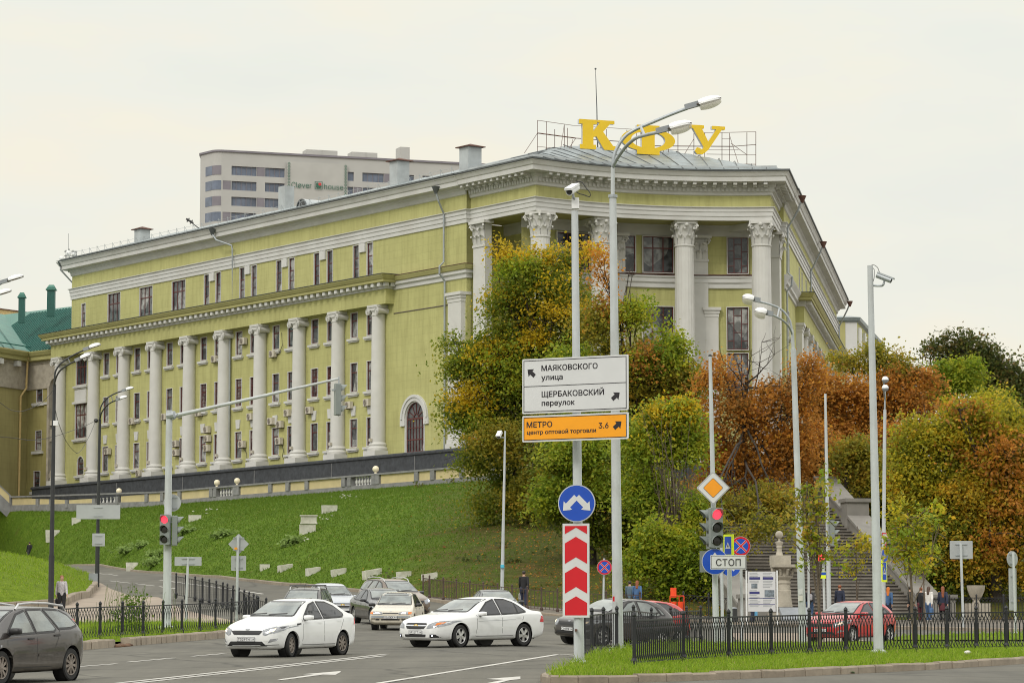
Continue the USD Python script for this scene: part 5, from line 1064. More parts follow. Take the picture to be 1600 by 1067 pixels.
xs, zs = np.linspace(b0, b1, 25), np.linspace(zb2, zt, 16); gx, gz = np.meshgrid(xs, zs); P = TP[None, None] + td * gx[..., None] + UP * gz[..., None] + tn * (.35 + .22 * meshkit.fbm(np.stack([gx * .5, gz * .35, gx * 0], -1), 3, 5))[..., None]
i, j = np.meshgrid(np.arange(15), np.arange(24), indexing='ij'); MB().add(P.reshape(-1, 3), np.stack([i * 25 + j, i * 25 + j + 1, (i + 1) * 25 + j + 1, (i + 1) * 25 + j], -1).reshape(-1, 4)).build('cloth', 'banner_cloth', bn, smooth=True)
def flat_text(text, h, o, ax, mat, parent, name='lettering', width=None, bold=False, depth=.01, up=UP, xs=None):
    m = meshkit.text_mesh(text, h, depth, bold); v = np.asarray(m.vertices).copy(); w = v[:, 0].max() - v[:, 0].min(); v[:, 0] -= v[:, 0].min()
    if width: v[:, 0] *= width / w
    nr = np.cross(ax, up); return MB().add(np.asarray(o) + v[:, :1] * ax + v[:, 1:2] * np.asarray(up) + v[:, 2:] * nr, m.faces).build(name, mat, parent)
zl = z_of(288.3, TP); TX = lambda px: TP + td * ta(px) + tn * .66
flat_text('Cløver', 1.05, TX(454) + UP * zl, td, 'print_green', bn, width=ta(485.5) - ta(454)); flat_text('house', 1.05, TX(505) + UP * (zl - .05), td, 'print_green', bn, width=ta(535) - ta(505))
o = TX(496.5) + UP * (zl + .62); MB().poly(sg.box(-.78, -.78, .78, .78).difference(sg.box(-.68, -.68, .68, .68)), o, td, UP, 0, .02).poly(shapely.union_all([sg.Point(dx, dz).buffer(.29) for dx, dz in ((-.24, .24), (-.24, -.2), (.24, -.2))]), o, td, UP, 0, .02).build('emblem', 'print_green', bn)
MB().poly(sg.Point(.24, .26).buffer(.3), o, td, UP, .021, .03).build('emblem_leaf', 'print_red', bn)
for px in (450, 538.5):
    m = MB(); q = TX(px)
    for k in range(17):
        zz = zt - .5 - k * .62; m.poly(sg.Polygon([(-.3, 0), (0, .3), (.3, 0), (0, -.3)]).difference(sg.Point(0, 0).buffer(.13)), q + UP * zz, td, UP, 0, .02)
    m.build('border', 'print_green', bn, kind='stuff')

# pale block beyond the end of the side facade
fb = thing('white_gabled_building', 'pale block with a yellow edge beyond the receding side facade', 'building', at(1325, 560, 372)); fo = at(1308, 497, 372); fz = fo[2]; fo[2] = 0
fd = np.array([.99, -.02, 0]); fd /= np.linalg.norm(fd); fnn = np.array([fd[1], -fd[0], 0]); wf = at(1339, 497, 372)[0] - fo[0]
MB().fbox(fo, fd, fnn, UP, 0, wf, -.4, 0, 10, fz).build('wall', 'white_trim', fb); MB().fbox(fo, fd, fnn, UP, -1, .95, .004, .06, 10, fz - .3).build('wall', 'yellow_trim', fb)
sd = np.array([.20, .98, 0]); so = fo + fd * wf
MB().fbox(so, sd, np.array([.98, -.2, 0]), UP, 0, 34, -.4, 0, 10, fz - .2).build('wall', 'yellow_plaster_side', fb)
for k in range(5): MB().fbox(so, sd, np.array([.98, -.2, 0]), UP, .5 + k * 6.5, 2.5 + k * 6.5, .002, .35, 10, fz - 1.1).build('pier', 'white_trim', fb)
MB().sweep([fo - fd * 1, so, so + sd * 34], [(0, fz - .5), (.35, fz - .3), (.45, fz + .05), (-1.0, fz + .35)]).build('cornice', 'zinc_roof', fb)
# low pale wall and house half hidden among the trees at the head of the steps
lb = thing('low_house', 'low pale house glimpsed between the tree trunks above the steps', 'building', at(1318, 770, 232)); o = at(1270, 768, 232); z0 = o[2]; o[2] = 0; e = at(1372, 768, 232); w = e[0] - o[0]
MB().fbox(o, (1, 0, 0), (0, -1, 0), UP, 0, w, -5, 0, z0 - 4, z0 + .4).build('wall', 'plinth_stone', lb); MB().fbox(o, (1, 0, 0), (0, -1, 0), UP, .01, w - .01, -5.01, .0, z0 + .4, z0 + 1.5).build('upper_wall', 'cream_panel', lb)
MB().fbox(o, (1, 0, 0), (0, -1, 0), UP, -.2, w + .2, -5.2, .3, z0 + 1.5, z0 + 2.9).build('parapet', 'white_trim', lb)
# ---------------------------------------------------------------- street furniture
def facing(yaw):          # unit normal turned yaw degrees to the right of straight at the camera; and the reading direction
    a = math.radians(yaw); n = np.array([math.sin(a), -math.cos(a), 0]); return n, np.array([-n[1], n[0], 0])
def disc_poly(r, n=40): return sg.Point(0, 0).buffer(r, n // 4)
def rrect(w, h, r): return sg.box(-w / 2 + r, -h / 2 + r, w / 2 - r, h / 2 - r).buffer(r, 6)
def pole_thing(name, label, b, top, r0, r1, mat='pole_paint', cat='pole', n=14, flange=True, group=None):
    t = thing(name, label, cat, b, 0, group)
    m = MB().tube([np.asarray(b) - UP * .2, np.asarray(b) * .6 + np.asarray(top) * .4, np.asarray(top)], [r0, r0 * .6 + r1 * .4, r1], n); m.build('pole', mat, t, smooth=40)
    if flange: MB().lathe([(r0 * 1.7, -.1), (r0 * 1.7, .05), (r0 * 1.05, .09)], b, 14).build('base', mat, t)
    return t
def sign(name, label, c, yaw, shape, mat, cat='road sign', prints=(), border=None, group=None, th=.02, back='sign_back', bracket=None):
    """flat sign: plate (shape in metres round its centre), printed layers a millimetre or two proud"""
    n, ax = facing(yaw); t = thing(name, label, cat, c, 0, group)
    MB().poly(shape, c, ax, UP, -th, 0).build('plate', back if border is None else border, t)
    MB().poly(shape.buffer(-.012), c, ax, UP, .001, .003).build('face', mat, t)
    for i, (nm, g, m) in enumerate(prints): MB().poly(g, c, ax, UP, .0045 + .0016 * i, .0055 + .0016 * i).build(nm, m, t)
    if bracket is not None:
        b = MB()
        for z in (-.25, .25):
            h = z * (shape.bounds[3] - shape.bounds[1]); b.fbox(c, ax, n, UP, -.14, .14, -th - .05, -th - .002, h - .025, h + .025)
        b.build('bracket', 'galvanised', t)
    return t
def lamp_head(parent, p, q, w=.17, clear=True):
    """street light head from its neck p to its tip q: grey body, white hood, dark reflector and bulging lens"""
    p, q = np.asarray(p, float), np.asarray(q, float); L = np.linalg.norm(q - p); u = (q - p) / L; s_ = np.cross(u, UP); s_ /= np.linalg.norm(s_); v = np.cross(s_, u)
    hd = UsdGeom.Xform.Define(stage, parent + '/' + numbered('lamp_head', parent)).GetPath().pathString
    def shell(t0, t1, wf, zf, m=10, k=12):
        r = MB(); ts = np.linspace(t0, t1, m); A = np.linspace(0, PI, k); V = np.array([[p + u * t * L + s_ * math.cos(a) * wf(t) + v * math.sin(a) * zf(t) for a in A] for t in ts]); i, j = np.meshgrid(np.arange(m - 1), np.arange(k - 1), indexing='ij')
        r.add(V.reshape(-1, 3), np.stack([i * k + j, i * k + j + 1, (i + 1) * k + j + 1, (i + 1) * k + j], -1).reshape(-1, 4)); return r
    b = MB().fbox(p, u, s_, v, -.02 * L, .42 * L, -w * .42, w * .42, -.03, .11 * 1); b.build('body', 'lamp_grey', hd)
    wf = lambda t: w * (1 - ((t - .62) / .40) ** 2 if abs(t - .62) < .4 else 0) ** .45 + .004
    shell(.36, 1.0, wf, lambda t: .15 * wf(t) / w + .01, 12).build('hood', 'lamp_white', hd, smooth=True)
    g = sg.Polygon([(t * L, wf(t) * .97) for t in np.linspace(.30, 1.0, 16)] + [(t * L, -wf(t) * .97) for t in np.linspace(1.0, .30, 16)]).buffer(0)
    MB().poly(g, p, u, s_, -.035, -.003).build('reflector', 'reflector', hd)
    if clear: shell(.38, .98, wf, lambda t: -.17 * wf(t) / w, 10).build('lens', 'globe_clear', hd, smooth=True)
    return hd
material('globe_clear', {'t': ('transparent_bsdf', {'color': (0.86, 0.85, 0.80)}), 'd': ('principled_bsdf', {'base_color': (0.72, 0.70, 0.64), 'roughness': 0.15}), 'm': ('mix_closure', {'fac': 0.45})},
         [('t.BSDF', 'm.closure1'), ('d.BSDF', 'm.closure2')], surface='m.closure')
def curve(pts, m=20):
    P = np.asarray(pts, float); t = np.r_[0, np.cumsum(np.linalg.norm(np.diff(P, axis=0), axis=1))]; s_ = np.linspace(0, t[-1], m); return np.column_stack([PchipInterpolator(t, P[:, k])(s_) for k in range(3)])

# --- the two near poles with the direction boards
b = base(904.5, 68.5, .13); p1 = pole_thing('camera_pole', 'pale grey pole carrying direction boards and a surveillance camera on top', b, at(898, 330, 68.5), .118, .075)
MB().box(at(899, 318, 68.5), (.16, .16, .24)).build('junction_box', 'lamp_white', p1)
MB().box(at(900, 984, 68.3) - [0, .0, 0], (.05, .26, .05)).build('clamp', 'rusty_iron', p1)
def camera_thing(label, c, d, L=.42, r=.085, mount=None, mat='lamp_white'):
    t = thing('surveillance_camera', label, 'camera', c); d = np.asarray(d, float) / np.linalg.norm(d); s_ = np.cross(d, UP); s_ /= np.linalg.norm(s_); v = np.cross(s_, d)
    g = disc_poly(r, 24).union(sg.box(-r, -r * .4, r, r * .5))
    MB().poly(g, c - d * L / 2, s_, v, -L, 0).build('housing', mat, t) if False else MB().tube([c - d * L * .5, c + d * L * .5], r, 14).build('housing', mat, t)
    MB().fbox(c, d, s_, v, -L * .5, L * .62, -r * 1.02, r * 1.02, r * .55, r * 1.12).build('sunshield', mat, t)
    MB().cyl(c + d * L * .501, c + d * L * .515, r * .8, n=14).build('lens', 'signal_black', t)
    if mount is not None: MB().tube(mount, .028, 8).build('arm', 'galvanised', t)
    return t
c = at(895, 296.5, 68.4); camera_thing('white cylindrical camera at the very top of the sign pole, its lens towards the street', c, (-.35, -.75, -.32), .42, .085, [c - UP * .06, c + [.01, 0, -.16], at(900, 318, 68.5)])
MB().tube(curve([c + [.05, .1, 0], at(905, 303, 68.6), at(913, 305, 68.6), at(921, 308, 68.6), at(923, 305, 68.6), at(915, 293, 68.6), at(907, 284, 68.6), at(903, 284, 68.6), c + [.03, .2, .05]]), .012, 5).build('cable', 'cable', p1)
b = base(965, 82, .13); lp = pole_thing('street_lamp', 'tall grey street lamp with two curved arms, base in the grass beside the sign pole', b, at(957.5, 306, 82), .145, .095, cat='street lamp')
MB().tube([at(957.5, 309, 82), at(957.5, 262, 82)], .055, 10).build('mast', 'pole_paint', lp); MB().tube([at(957.5, 309, 82), at(957.5, 304.5, 82)], .12, 12).build('collar', 'galvanised', lp)
a1 = curve([at(957.5, 262, 82), at(959, 246, 82), at(966, 228, 82), at(978, 212, 82), at(994, 202, 82), at(1020, 191, 82), at(1046, 180, 82), at(1074, 169.5, 82)]); MB().tube(a1, .046, 8).build('arm', 'galvanised', lp, smooth=True)
a2 = curve([at(957.5, 262, 82), at(962, 252, 81.8), at(969, 241, 81.5), at(981, 226, 81.0), at(996, 215, 80.4), at(1012, 210.5, 79.8), at(1029, 207, 79.2)]); MB().tube(a2, .046, 8).build('arm', 'galvanised', lp, smooth=True)
MB().cyl(at(1001.5, 199, 82), at(1007, 212, 80), .04, n=6).build('brace', 'galvanised', lp)
lamp_head(lp, at(1072, 170, 82), at(1127, 155, 82), .19); lamp_head(lp, at(1027, 207.5, 79.2), at(1081, 194, 79.2), .19)
MB().fbox(at(961, 935, 81.7), (1, 0, 0), (0, -1, 0), UP, -.06, -.01, 0, .01, -.07, .06).build('graffiti', 'sign_red', lp)

# direction boards
bL, bR = at(816, 647, 68.35), at(981.5, 640, 67.15); axb = (bR - bL) * [1, 1, 0]; wB = np.linalg.norm(axb); axb /= wB; nb = np.array([axb[1], -axb[0], 0])
def bp(px, py):           # board plane coordinates of a pixel
    r = ray(px, py); o = np.array([0, 0, CAM_Z]); t = ((bL - o) @ nb) / (r @ nb); q = o + r * t - bL; return q @ axb, q[2]
def board(name, label, y0, y1, mat, frame):
    h0, h1 = bp(816, y1)[1], bp(816, y0)[1]; t = thing(name, label, 'direction sign', bL + UP * h0); g = sg.box(.03, h0 + .03, wB - .03, h1 - .03).buffer(.03, 5)
    MB().poly(g, bL, axb, UP, -.035, 0).build('panel', 'sign_white', t); 
    MB().poly(g.buffer(-.035).buffer(.012).buffer(-.012), bL, axb, UP, .001, .0025).build('face', mat, t)
    MB().poly(g.buffer(-.035).difference(g.buffer(-.052)), bL, axb, UP, .0026, .004).build('border', 'sign_black', t)
    for z in (h0 + (h1 - h0) * .25, h0 + (h1 - h0) * .78): MB().fbox(bL, axb, nb, UP, .12, wB - .12, -.085, -.036, z - .025, z + .025).build('rail', 'galvanised', t)
    return t, h0, h1
def btext(t, text, px0, px1, py, hpx, mat='sign_black', bold=True):
    (a0, z0), (a1, _) = bp(px0, py), bp(px1, py - (px1 - px0) * .042); m = meshkit.text_mesh(text, hpx * 68 / F_PX, .0012, bold); v = np.asarray(m.vertices).copy(); v[:, 0] -= v[:, 0].min(); v[:, 0] *= (a1 - a0) / v[:, 0].max()
    MB().add(bL + (a0 + v[:, :1]) * axb + (z0 + v[:, 1:2]) * UP + (v[:, 2:] + .0045) * nb, m.faces).build('lettering', mat, t)
def barrow(t, px, py, left):
    a, z = bp(px, py); g = sg.Polygon([(0, .115), (-.105, -.005), (-.045, -.005), (-.045, -.115), (.045, -.115), (.045, -.005), (.105, -.005)]); g = sa.translate(sa.rotate(g, 50 if left else -52, origin=(0, 0)), a, z); MB().poly(g, bL, axb, UP, .0045, .0057).build('arrow', 'sign_black', t)
t, h0, h1 = board('direction_sign', 'white two-part direction board with two black arrows and street names', 561.5, 647, 'sign_white', None)
zl_ = bp(816, 604.5)[1]; MB().fbox(bL, axb, nb, UP, .05, wB - .05, .0041, .0052, zl_ - .008, zl_ + .008).build('dividing_line', 'sign_black', t)
btext(t, 'МАЯКОВСКОГО', 846, 934, 579.6, 8.6); btext(t, 'улица', 846, 879.5, 594, 8.3, bold=True); btext(t, 'ЩЕРБАКОВСКИЙ', 846.5, 944, 620.4, 8.8); btext(t, 'переулок', 846.5, 898, 634, 8.3)
barrow(t, 830, 582.5, True); barrow(t, 962.5, 618.5, False)
t, h0, h1 = board('direction_sign', 'orange direction board with one black arrow under the white board', 650, 691, 'sign_orange', None)
btext(t, 'МЕТРО', 823, 863, 668.2, 8.8); btext(t, 'центр оптовой торговли', 823.5, 931.5, 678.8, 6.4); btext(t, '3.6', 935.5, 951, 669, 8.4); barrow(t, 965.3, 663.6, False)
def arrow_poly(L, w, hw, hl): return sg.Polygon([(-w, -L / 2), (w, -L / 2), (w, L / 2 - hl), (hw, L / 2 - hl), (0, L / 2), (-hw, L / 2 - hl), (-w, L / 2 - hl)])
r = .41
ar = [sa.translate(sa.rotate(arrow_poly(.42, .062, .13, .16), a, origin=(0, 0)), dx, -.01) for a, dx in ((136, -.155), (-136, .155))]
sign('road_sign', 'round blue sign with two white arrows pointing down left and right, above the chevron', at(901, 786, 68.3), -8, disc_poly(r), 'sign_white', prints=[('disc', disc_poly(r - .022), 'sign_blue'), ('arrow', ar[0], 'sign_white'), ('arrow', ar[1], 'sign_white')])
cw, chh = .585, 2.04; cz = chh / 2
pr = []
inner = sg.box(-cw / 2 + .05, -cz + .05, cw / 2 - .05, cz - .05)
for k in range(5):
    y = cz - .10 - .655 * k - (.0); hw = cw / 2; up = sg.Polygon([(-hw, y - .55 - .30), (-hw, y - .30), (0, y), (hw, y - .30), (hw, y - .55 - .30), (0, y - .85 + .30)])
    up = sg.Polygon([(-hw, y - .30), (0, y), (hw, y - .30), (hw, y - .70), (0, y - .40), (-hw, y - .70)])
    pr.append(up)
wh = [sa.translate(sg.Polygon([(-cw, -.345), (0, 0), (cw, -.345), (cw, -.345 - .20), (0, -.20), (-cw, -.345 - .20)]), 0, cz - .085 - k * .645) for k in range(4)]
redp = inner.difference(shapely.union_all(wh))
pts_ = [('red_chevron', g, 'sign_red') for g in redp.geoms if g.area > .002]
sign('chevron_sign', 'tall white board with red chevrons pointing up, on the sign pole', at(900, 891, 68.35), -8, sg.box(-cw / 2, -cz, cw / 2, cz), 'sign_white', prints=pts_, border='sign_white', bracket=1)

# --- traffic signals
def signal(label, c, yaw, lit=None, mat='signal_grey', k=1.0, name='traffic_light', group=None):
    n, ax = facing(yaw); t = thing(name, label, 'traffic light', c, 0, group); w, h = .36 * k, 1.12 * k
    MB().poly(rrect(w, h, .03), c, ax, UP, -.19 * k, 0).build('housing', mat, t)
    for i, z in enumerate((.37, 0, -.37)):
        o = c + UP * z * k; T = frame(ax, UP, n, o)
        MB().lathe([(0, .035 * k), (.10 * k, .028 * k), (.14 * k, .002)], (0, 0, 0), 20, T=T).build('lens', 'signal_red' if lit == i else 'signal_dark_lens', t)
        v = MB(); A = np.linspace(-.35, PI + .35, 18); R = .158 * k
        V = np.array([[o + ax * math.cos(a) * R * f + UP * math.sin(a) * R * f + n * d for f, d in ((1, .004), (1, (.10 + .15 * max(0, math.sin(a))) * k), (.965, (.10 + .15 * max(0, math.sin(a))) * k), (.965, .004))] for a in A])
        i_, j_ = np.meshgrid(np.arange(17), np.arange(3), indexing='ij'); v.add(V.reshape(-1, 3), np.stack([i_ * 4 + j_, i_ * 4 + j_ + 1, (i_ + 1) * 4 + j_ + 1, (i_ + 1) * 4 + j_], -1).reshape(-1, 4)); v.build('visor', mat, t)
    MB().fbox(c, ax, n, UP, -.05, .05, -.30 * k, -.19 * k - .001, .3 * k, .36 * k).build('bracket', 'galvanised', t)
    return t
b = base(1118, 92, .13); t = pole_thing('signal_pole', 'slim tapering pole with the yellow diamond and the red light on it', b, at(1109.5, 557, 92), .10, .05)
MB().mesh(trimesh.creation.icosphere(1, .055), frame((1, 0, 0), (0, 1, 0), (0, 0, 1), at(1109.5, 556, 92))).build('cap', 'signal_black', t)
dq = lambda s_: sa.rotate(rrect(s_, s_, .04), 45, origin=(0, 0))
sign('road_sign', 'yellow diamond priority sign with white border above the red light', at(1114.3, 762, 91.7), -6, dq(.70), 'sign_white', prints=[('border', dq(.66).difference(dq(.645)), 'sign_black'), ('diamond', dq(.42), 'sign_black'), ('centre', dq(.40), 'sign_amber')])
signal('grey traffic light showing red, under the yellow diamond', at(1120, 824, 91.5), 14, 0, k=1.04)
signal('grey traffic light turned sideways on the same pole as the red one', at(1106, 826, 92.0), -78, None, k=1.04)
MB().box(at(1100, 877, 92.3), (.24, .16, .62)).build('control_box', 'signal_grey', t)
up_ar = sa.translate(arrow_poly(.50, .045, .11, .15), 0, .02)
sign('road_sign', 'round blue sign with a white upward arrow, half behind the STOP plate', at(1117, 877, 91.6), 3, disc_poly(.385), 'sign_white', prints=[('disc', disc_poly(.365), 'sign_blue'), ('arrow', up_ar, 'sign_white')])
b = base(1139.5, 93.5, .13); t = pole_thing('sign_post', 'thin grey post holding the white STOP plate', b, at(1139, 840, 93.5), .075, .07)
st_ = sign('stop_plate', 'white rectangular plate lettered in black on the thin post', at(1138, 878, 90.5), 0, rrect(1.03, .415, .02), 'sign_white', border='sign_white', prints=[('border', rrect(.99, .375, .01).difference(rrect(.965, .35, .01)), 'sign_black')])
n_, ax_ = facing(0); flat_text('СТОП', .195, at(1138, 878, 90.5) - ax_ * .355 + UP * -.10 + n_ * .008, ax_, 'sign_black', st_, width=.71, bold=False)
MB().box(at(1138.5, 878, 92), (.08, 2.4, .08)).build('bracket', 'galvanised', st_)
def crossing_sign(label, c, yaw, w, h):
    tri = sa.translate(sa.scale(sg.Polygon([(-.5, -.42), (.5, -.42), (0, .45)]), w * .55, w * .55, origin=(0, 0)), 0, 0)
    return sign('road_sign', label, c, yaw, rrect(w, h, .02), 'sign_lime', prints=[('panel', rrect(w * .74, h * .80, .01), 'sign_blue'), ('triangle', tri, 'sign_white'), ('figure', sa.scale(tri, .35, .5), 'sign_black')], border='sign_lime', th=.06)
crossing_sign('lime bordered pedestrian crossing sign turned nearly edge-on above the STOP plate', at(1137.5, 852, 93.2), -52, .40, .66)
MB().box(at(1142.5, 852, 93.4), (.10, .05, .64)).build('backing', 'signal_grey', t)
b = base(1128, 98); pole_thing('sign_post', 'thin post between the signal pole and the STOP plate', b, at(1127, 850, 98), .05, .05)
sign('road_sign', 'round blue sign with a white curved arrow, low behind the STOP plate', at(1142, 884, 98), -22, disc_poly(.34), 'sign_white', prints=[('disc', disc_poly(.322), 'sign_blue'), ('arrow', sa.rotate(arrow_poly(.36, .03, .09, .12), 35, origin=(0, 0)), 'sign_white')])
def no_stop(label, c, yaw, r):
    x = shapely.union_all([sa.rotate(sg.box(-r * .92, -r * .07, r * .92, r * .07), a, origin=(0, 0)) for a in (45, -45)])
    return sign('road_sign', label, c, yaw, disc_poly(r), 'sign_white', prints=[('rim', disc_poly(r * .96), 'sign_red'), ('disc', disc_poly(r * .76), 'sign_blue'), ('cross', x.buffer(r * .035).intersection(disc_poly(r * .8)), 'sign_white'), ('red_cross', x.intersection(disc_poly(r * .9)), 'sign_red')])
b = base(1158.5, 99); pole_thing('sign_post', 'thin post under the no-stopping sign by the STOP plate', b, at(1157, 842, 99), .045, .045)
no_stop('red and blue no-stopping sign beside the traffic light', at(1157.5, 853, 98.8), 6, .31)
b = base(942, 150, .13); pole_thing('sign_post', 'short post of the far no-stopping sign at the pavement edge', b, at(944, 872, 150), .05, .05)
no_stop('small red and blue no-stopping sign between the chevron and the lamp post', at(944.5, 886, 149.8), 0, .36)

# --- lamp with two arms to the left, camera pole, far slim poles
b = base(1253, 93, .13); lp = pole_thing('street_lamp', 'grey street lamp whose two arms reach left in front of the portico', b, at(1239.5, 545, 93), .115, .08, cat='street lamp')
MB().tube([at(1239.5, 548, 93), at(1237.5, 515, 93)], .05, 10).build('mast', 'pole_paint', lp)
MB().tube(curve([at(1237.5, 520, 93), at(1235.5, 505, 93), at(1229, 492, 93), at(1219, 482.5, 93), at(1204, 476, 93), at(1186, 471.5, 93)]), .032, 8).build('arm', 'galvanised', lp, smooth=True)
MB().tube(curve([at(1237.5, 522, 93), at(1233, 511, 92.6), at(1226, 503, 92.2), at(1218, 497.5, 91.8), at(1206, 492, 91.2)]), .032, 8).build('arm', 'galvanised', lp, smooth=True)
MB().cyl(at(1217.5, 482, 93), at(1214.5, 496, 91.7), .025, n=6).build('brace', 'galvanised', lp)
lamp_head(lp, at(1187, 471.5, 93), at(1159.5, 465.5, 93), .16); lamp_head(lp, at(1207, 492.5, 91.2), at(1179, 487, 91.2), .16)
for z, m_ in ((880, 'sign_white'), (924, 'sign_white'), (934, 'paper')): MB().fbox(at(1250, z, 92.86), (1, 0, 0), (0, -1, 0), UP, -.05, .08, 0, .01, -.08, .08).build('sticker', m_, lp)
b = base(1370, 78.5, .13); t = pole_thing('camera_pole', 'tall grey pole with a single camera near its top against the sky', b, at(1359.5, 415, 78.5), .125, .07)
c = at(1381.5, 434, 78.4); camera_thing('dark silver camera on a bent arm near the pole top, pointing away right', c, (.80, -.3, -.36), .40, .075, curve([at(1361, 445, 78.5), at(1368, 446.5, 78.5), at(1378, 446.5, 78.45), at(1381, 443, 78.4), c]), mat='galvanised')
MB().tube(curve([at(1360, 416, 78.5), at(1364, 414, 78.5), at(1371, 418, 78.5), at(1374, 425, 78.5), c]), .008, 5).build('cable', 'cable', t)
MB().tube(curve([at(1361, 417, 78.5), at(1366, 422, 78.5), at(1366, 432, 78.5), at(1364, 441, 78.5)]), .008, 5).build('cable', 'cable', t)
b = base(1377.5, 150, .13); lp = pole_thing('street_lamp', 'slender far street lamp seen end-on with two round heads', b, at(1382.5, 640, 150), .11, .075, cat='street lamp')
MB().tube([at(1382.5, 642, 150), at(1383, 608, 150)], .045, 8).build('mast', 'galvanised', lp)
for py, y_ in ((593.5, 148.4), (606.5, 147.9)):
    c = at(1383.2, py, y_); MB().tube([at(1383, 625, 150), c + [0, .6, -.05], c], .04, 6).build('arm', 'galvanised', lp)
    hd = UsdGeom.Xform.Define(stage, lp + '/' + numbered('lamp_head', lp)).GetPath().pathString
    m = MB().lathe([(.0, .17), (.08, .16), (.14, .10), (.165, .0)], c, 14); m.build('hood', 'lamp_white', hd, smooth=True)
    MB().lathe([(.165, -.005), (.14, -.08), (.07, -.14), (0, -.15)], c, 14).build('lens', 'lamp_grey', hd, smooth=True)
b = base(1294, 126); pole_thing('slim_pole', 'thin grey pole in front of the orange trees, bare at its top', b, at(1289.5, 615, 126), .10, .05)
signal('grey traffic light seen from behind beside the thin pole at the steps', at(1303, 833, 125.7), 96, None, k=.92)
b = base(1262, 127); pole_thing('sign_post', 'hidden post of the rear-facing signal behind the lamp post', b, at(1263, 805, 127), .05, .05)
signal('grey traffic light seen from behind through the sapling leaves', at(1263, 822, 126.6), 165, None, k=.92)
b = base(1287, 116); pt = pole_thing('pedestrian_signal_post', 'thin post with the red pedestrian signal', b, at(1286, 858, 116), .045, .045)
c = at(1282.5, 871, 115.8); t = thing('pedestrian_signal', 'small pedestrian signal glowing red with a standing figure', 'traffic light', c); n, ax = facing(-12)
MB().poly(rrect(.30, .34, .03), c, ax, UP, -.14, 0).build('housing', 'signal_grey', t)
fig = shapely.union_all([sg.Point(0, .10).buffer(.035), sg.box(-.045, -.03, .045, .065), sg.box(-.035, -.13, -.008, -.03), sg.box(.008, -.13, .035, -.03)])
MB().poly(disc_poly(.135, 20), c, ax, UP, .001, .006).build('lens', 'hand_red', t); MB().poly(fig, c, ax, UP, .007, .01).build('figure', 'signal_red', t)
sign('tag', 'small yellow and dark blue tag hanging under the pedestrian signal', at(1285, 898, 115.6), 0, sg.box(-.13, -.13, .13, .13), 'sign_lime', cat='tag', prints=[('panel', sg.box(-.128, .0, .128, .11), 'sign_blue')], border='sign_lime')
cT = at(1383.5, 843, 148.8); tri = sg.Polygon([(-.36, .31), (.36, .31), (0, -.31)]).buffer(.03)
sign('road_sign', 'white give-way triangle with red rim turned edge-on by the red car', cT, 58, tri, 'sign_red', prints=[('panel', tri.buffer(-.07), 'sign_white')])
sign('road_sign', 'blue round sign turned edge-on below the give-way triangle', at(1382.5, 866, 148.8), 60, disc_poly(.36), 'sign_white', prints=[('disc', disc_poly(.34), 'sign_blue'), ('arrow', arrow_poly(.4, .03, .1, .13), 'sign_white')])
crossing_sign('lime bordered crossing sign turned edge-on, lowest on the far lamp post', at(1382, 892, 148.8), 60, .62, 1.02)
def back_sign(label, c, yaw, shape, post, name='road_sign'):
    return sign(name, label, c, yaw, shape, 'sign_back', bracket=1)
def back_view(label, c, yaw, shape, group=None):
    """a sign seen from behind: bare metal with two bracket rails"""
    n, ax = facing(yaw); t = thing('road_sign', label, 'road sign', c, 0, group); MB().poly(shape, c, ax, UP, -.02, 0).build('plate', 'sign_back', t)
    x0, y0, x1, y1 = shape.bounds
    for f in (.2, .8): MB().fbox(c, ax, n, UP, max(x0 * .55, -.25), min(x1 * .55, .25), .001, .035, y0 + (y1 - y0) * f - .02, y0 + (y1 - y0) * f + .02).build('rail', 'galvanised', t)
    return t
b = base(1502.5, 132, .05); pole_thing('sign_post', 'grey post of the square sign seen from behind at the right', b, at(1501, 848, 132), .055, .055)
back_view('bare back of a wide sign against the orange trees', at(1502.5, 858.5, 132.1) + [0, .09, 0], 0, rrect(.96, .76, .03))
b = base(1584, 121, .05); pole_thing('sign_post', 'post at the right edge behind the fence', b, at(1583, 862, 121), .05, .05)
back_view('bare back of a round sign at the right edge', at(1582.5, 873, 121.1) + [0, .08, 0], 40, disc_poly(.31)); back_view('long narrow plate seen from behind under the round one', at(1583, 920, 121.1) + [0, .08, 0], 0, rrect(.30, 1.62, .02))

# --- left: lamps, signal mast and signs seen from behind
def dark_lamp(label, bpt, Y, kx, ky, s, top, arms, heads):
    lp = thing('street_lamp', label, 'street lamp', bpt, 0, None)
    MB().tube([bpt - UP * .3, bpt + UP * 2.6], .125, 12).build('sleeve', 'pole_dark', lp); MB().tube([bpt + UP * 2.55, top], [.10, .075], 12).build('pole', 'pole_dark', lp, smooth=40)
    for a in arms: MB().tube(curve(a), .04, 8).build('arm', 'pole_dark', lp, smooth=True)
    for p, q in heads: lamp_head(lp, p, q, .17, clear=False)
    return lp
K = 138; b = base(82, K)
lk = dark_lamp('tall dark street lamp with two heads, behind the dark estate car', b, K, 0, 0, 0, at(85, 600, K), [[at(85, 602, K), at(86, 583, K), at(93, 570, K), at(106, 560, K), at(132, 547, K)], [at(85, 604, K), at(87, 592, K - .4), at(93, 580, K - .8), at(103, 572, K - 1.2), at(119, 564, K - 1.8)]], [(at(131, 547.5, K), at(157.5, 539, K)), (at(118, 564.5, K - 1.8), at(142, 555, K - 1.8))])
MB().cyl(at(106.5, 560, K), at(110, 568, K - 1.4), .025, n=5).build('brace', 'pole_dark', lk); MB().box(at(87, 661, K - .2), (.2, .2, .22)).build('junction_box', 'lamp_white', lk)
Lq = 178; b = base(153.5, Lq)
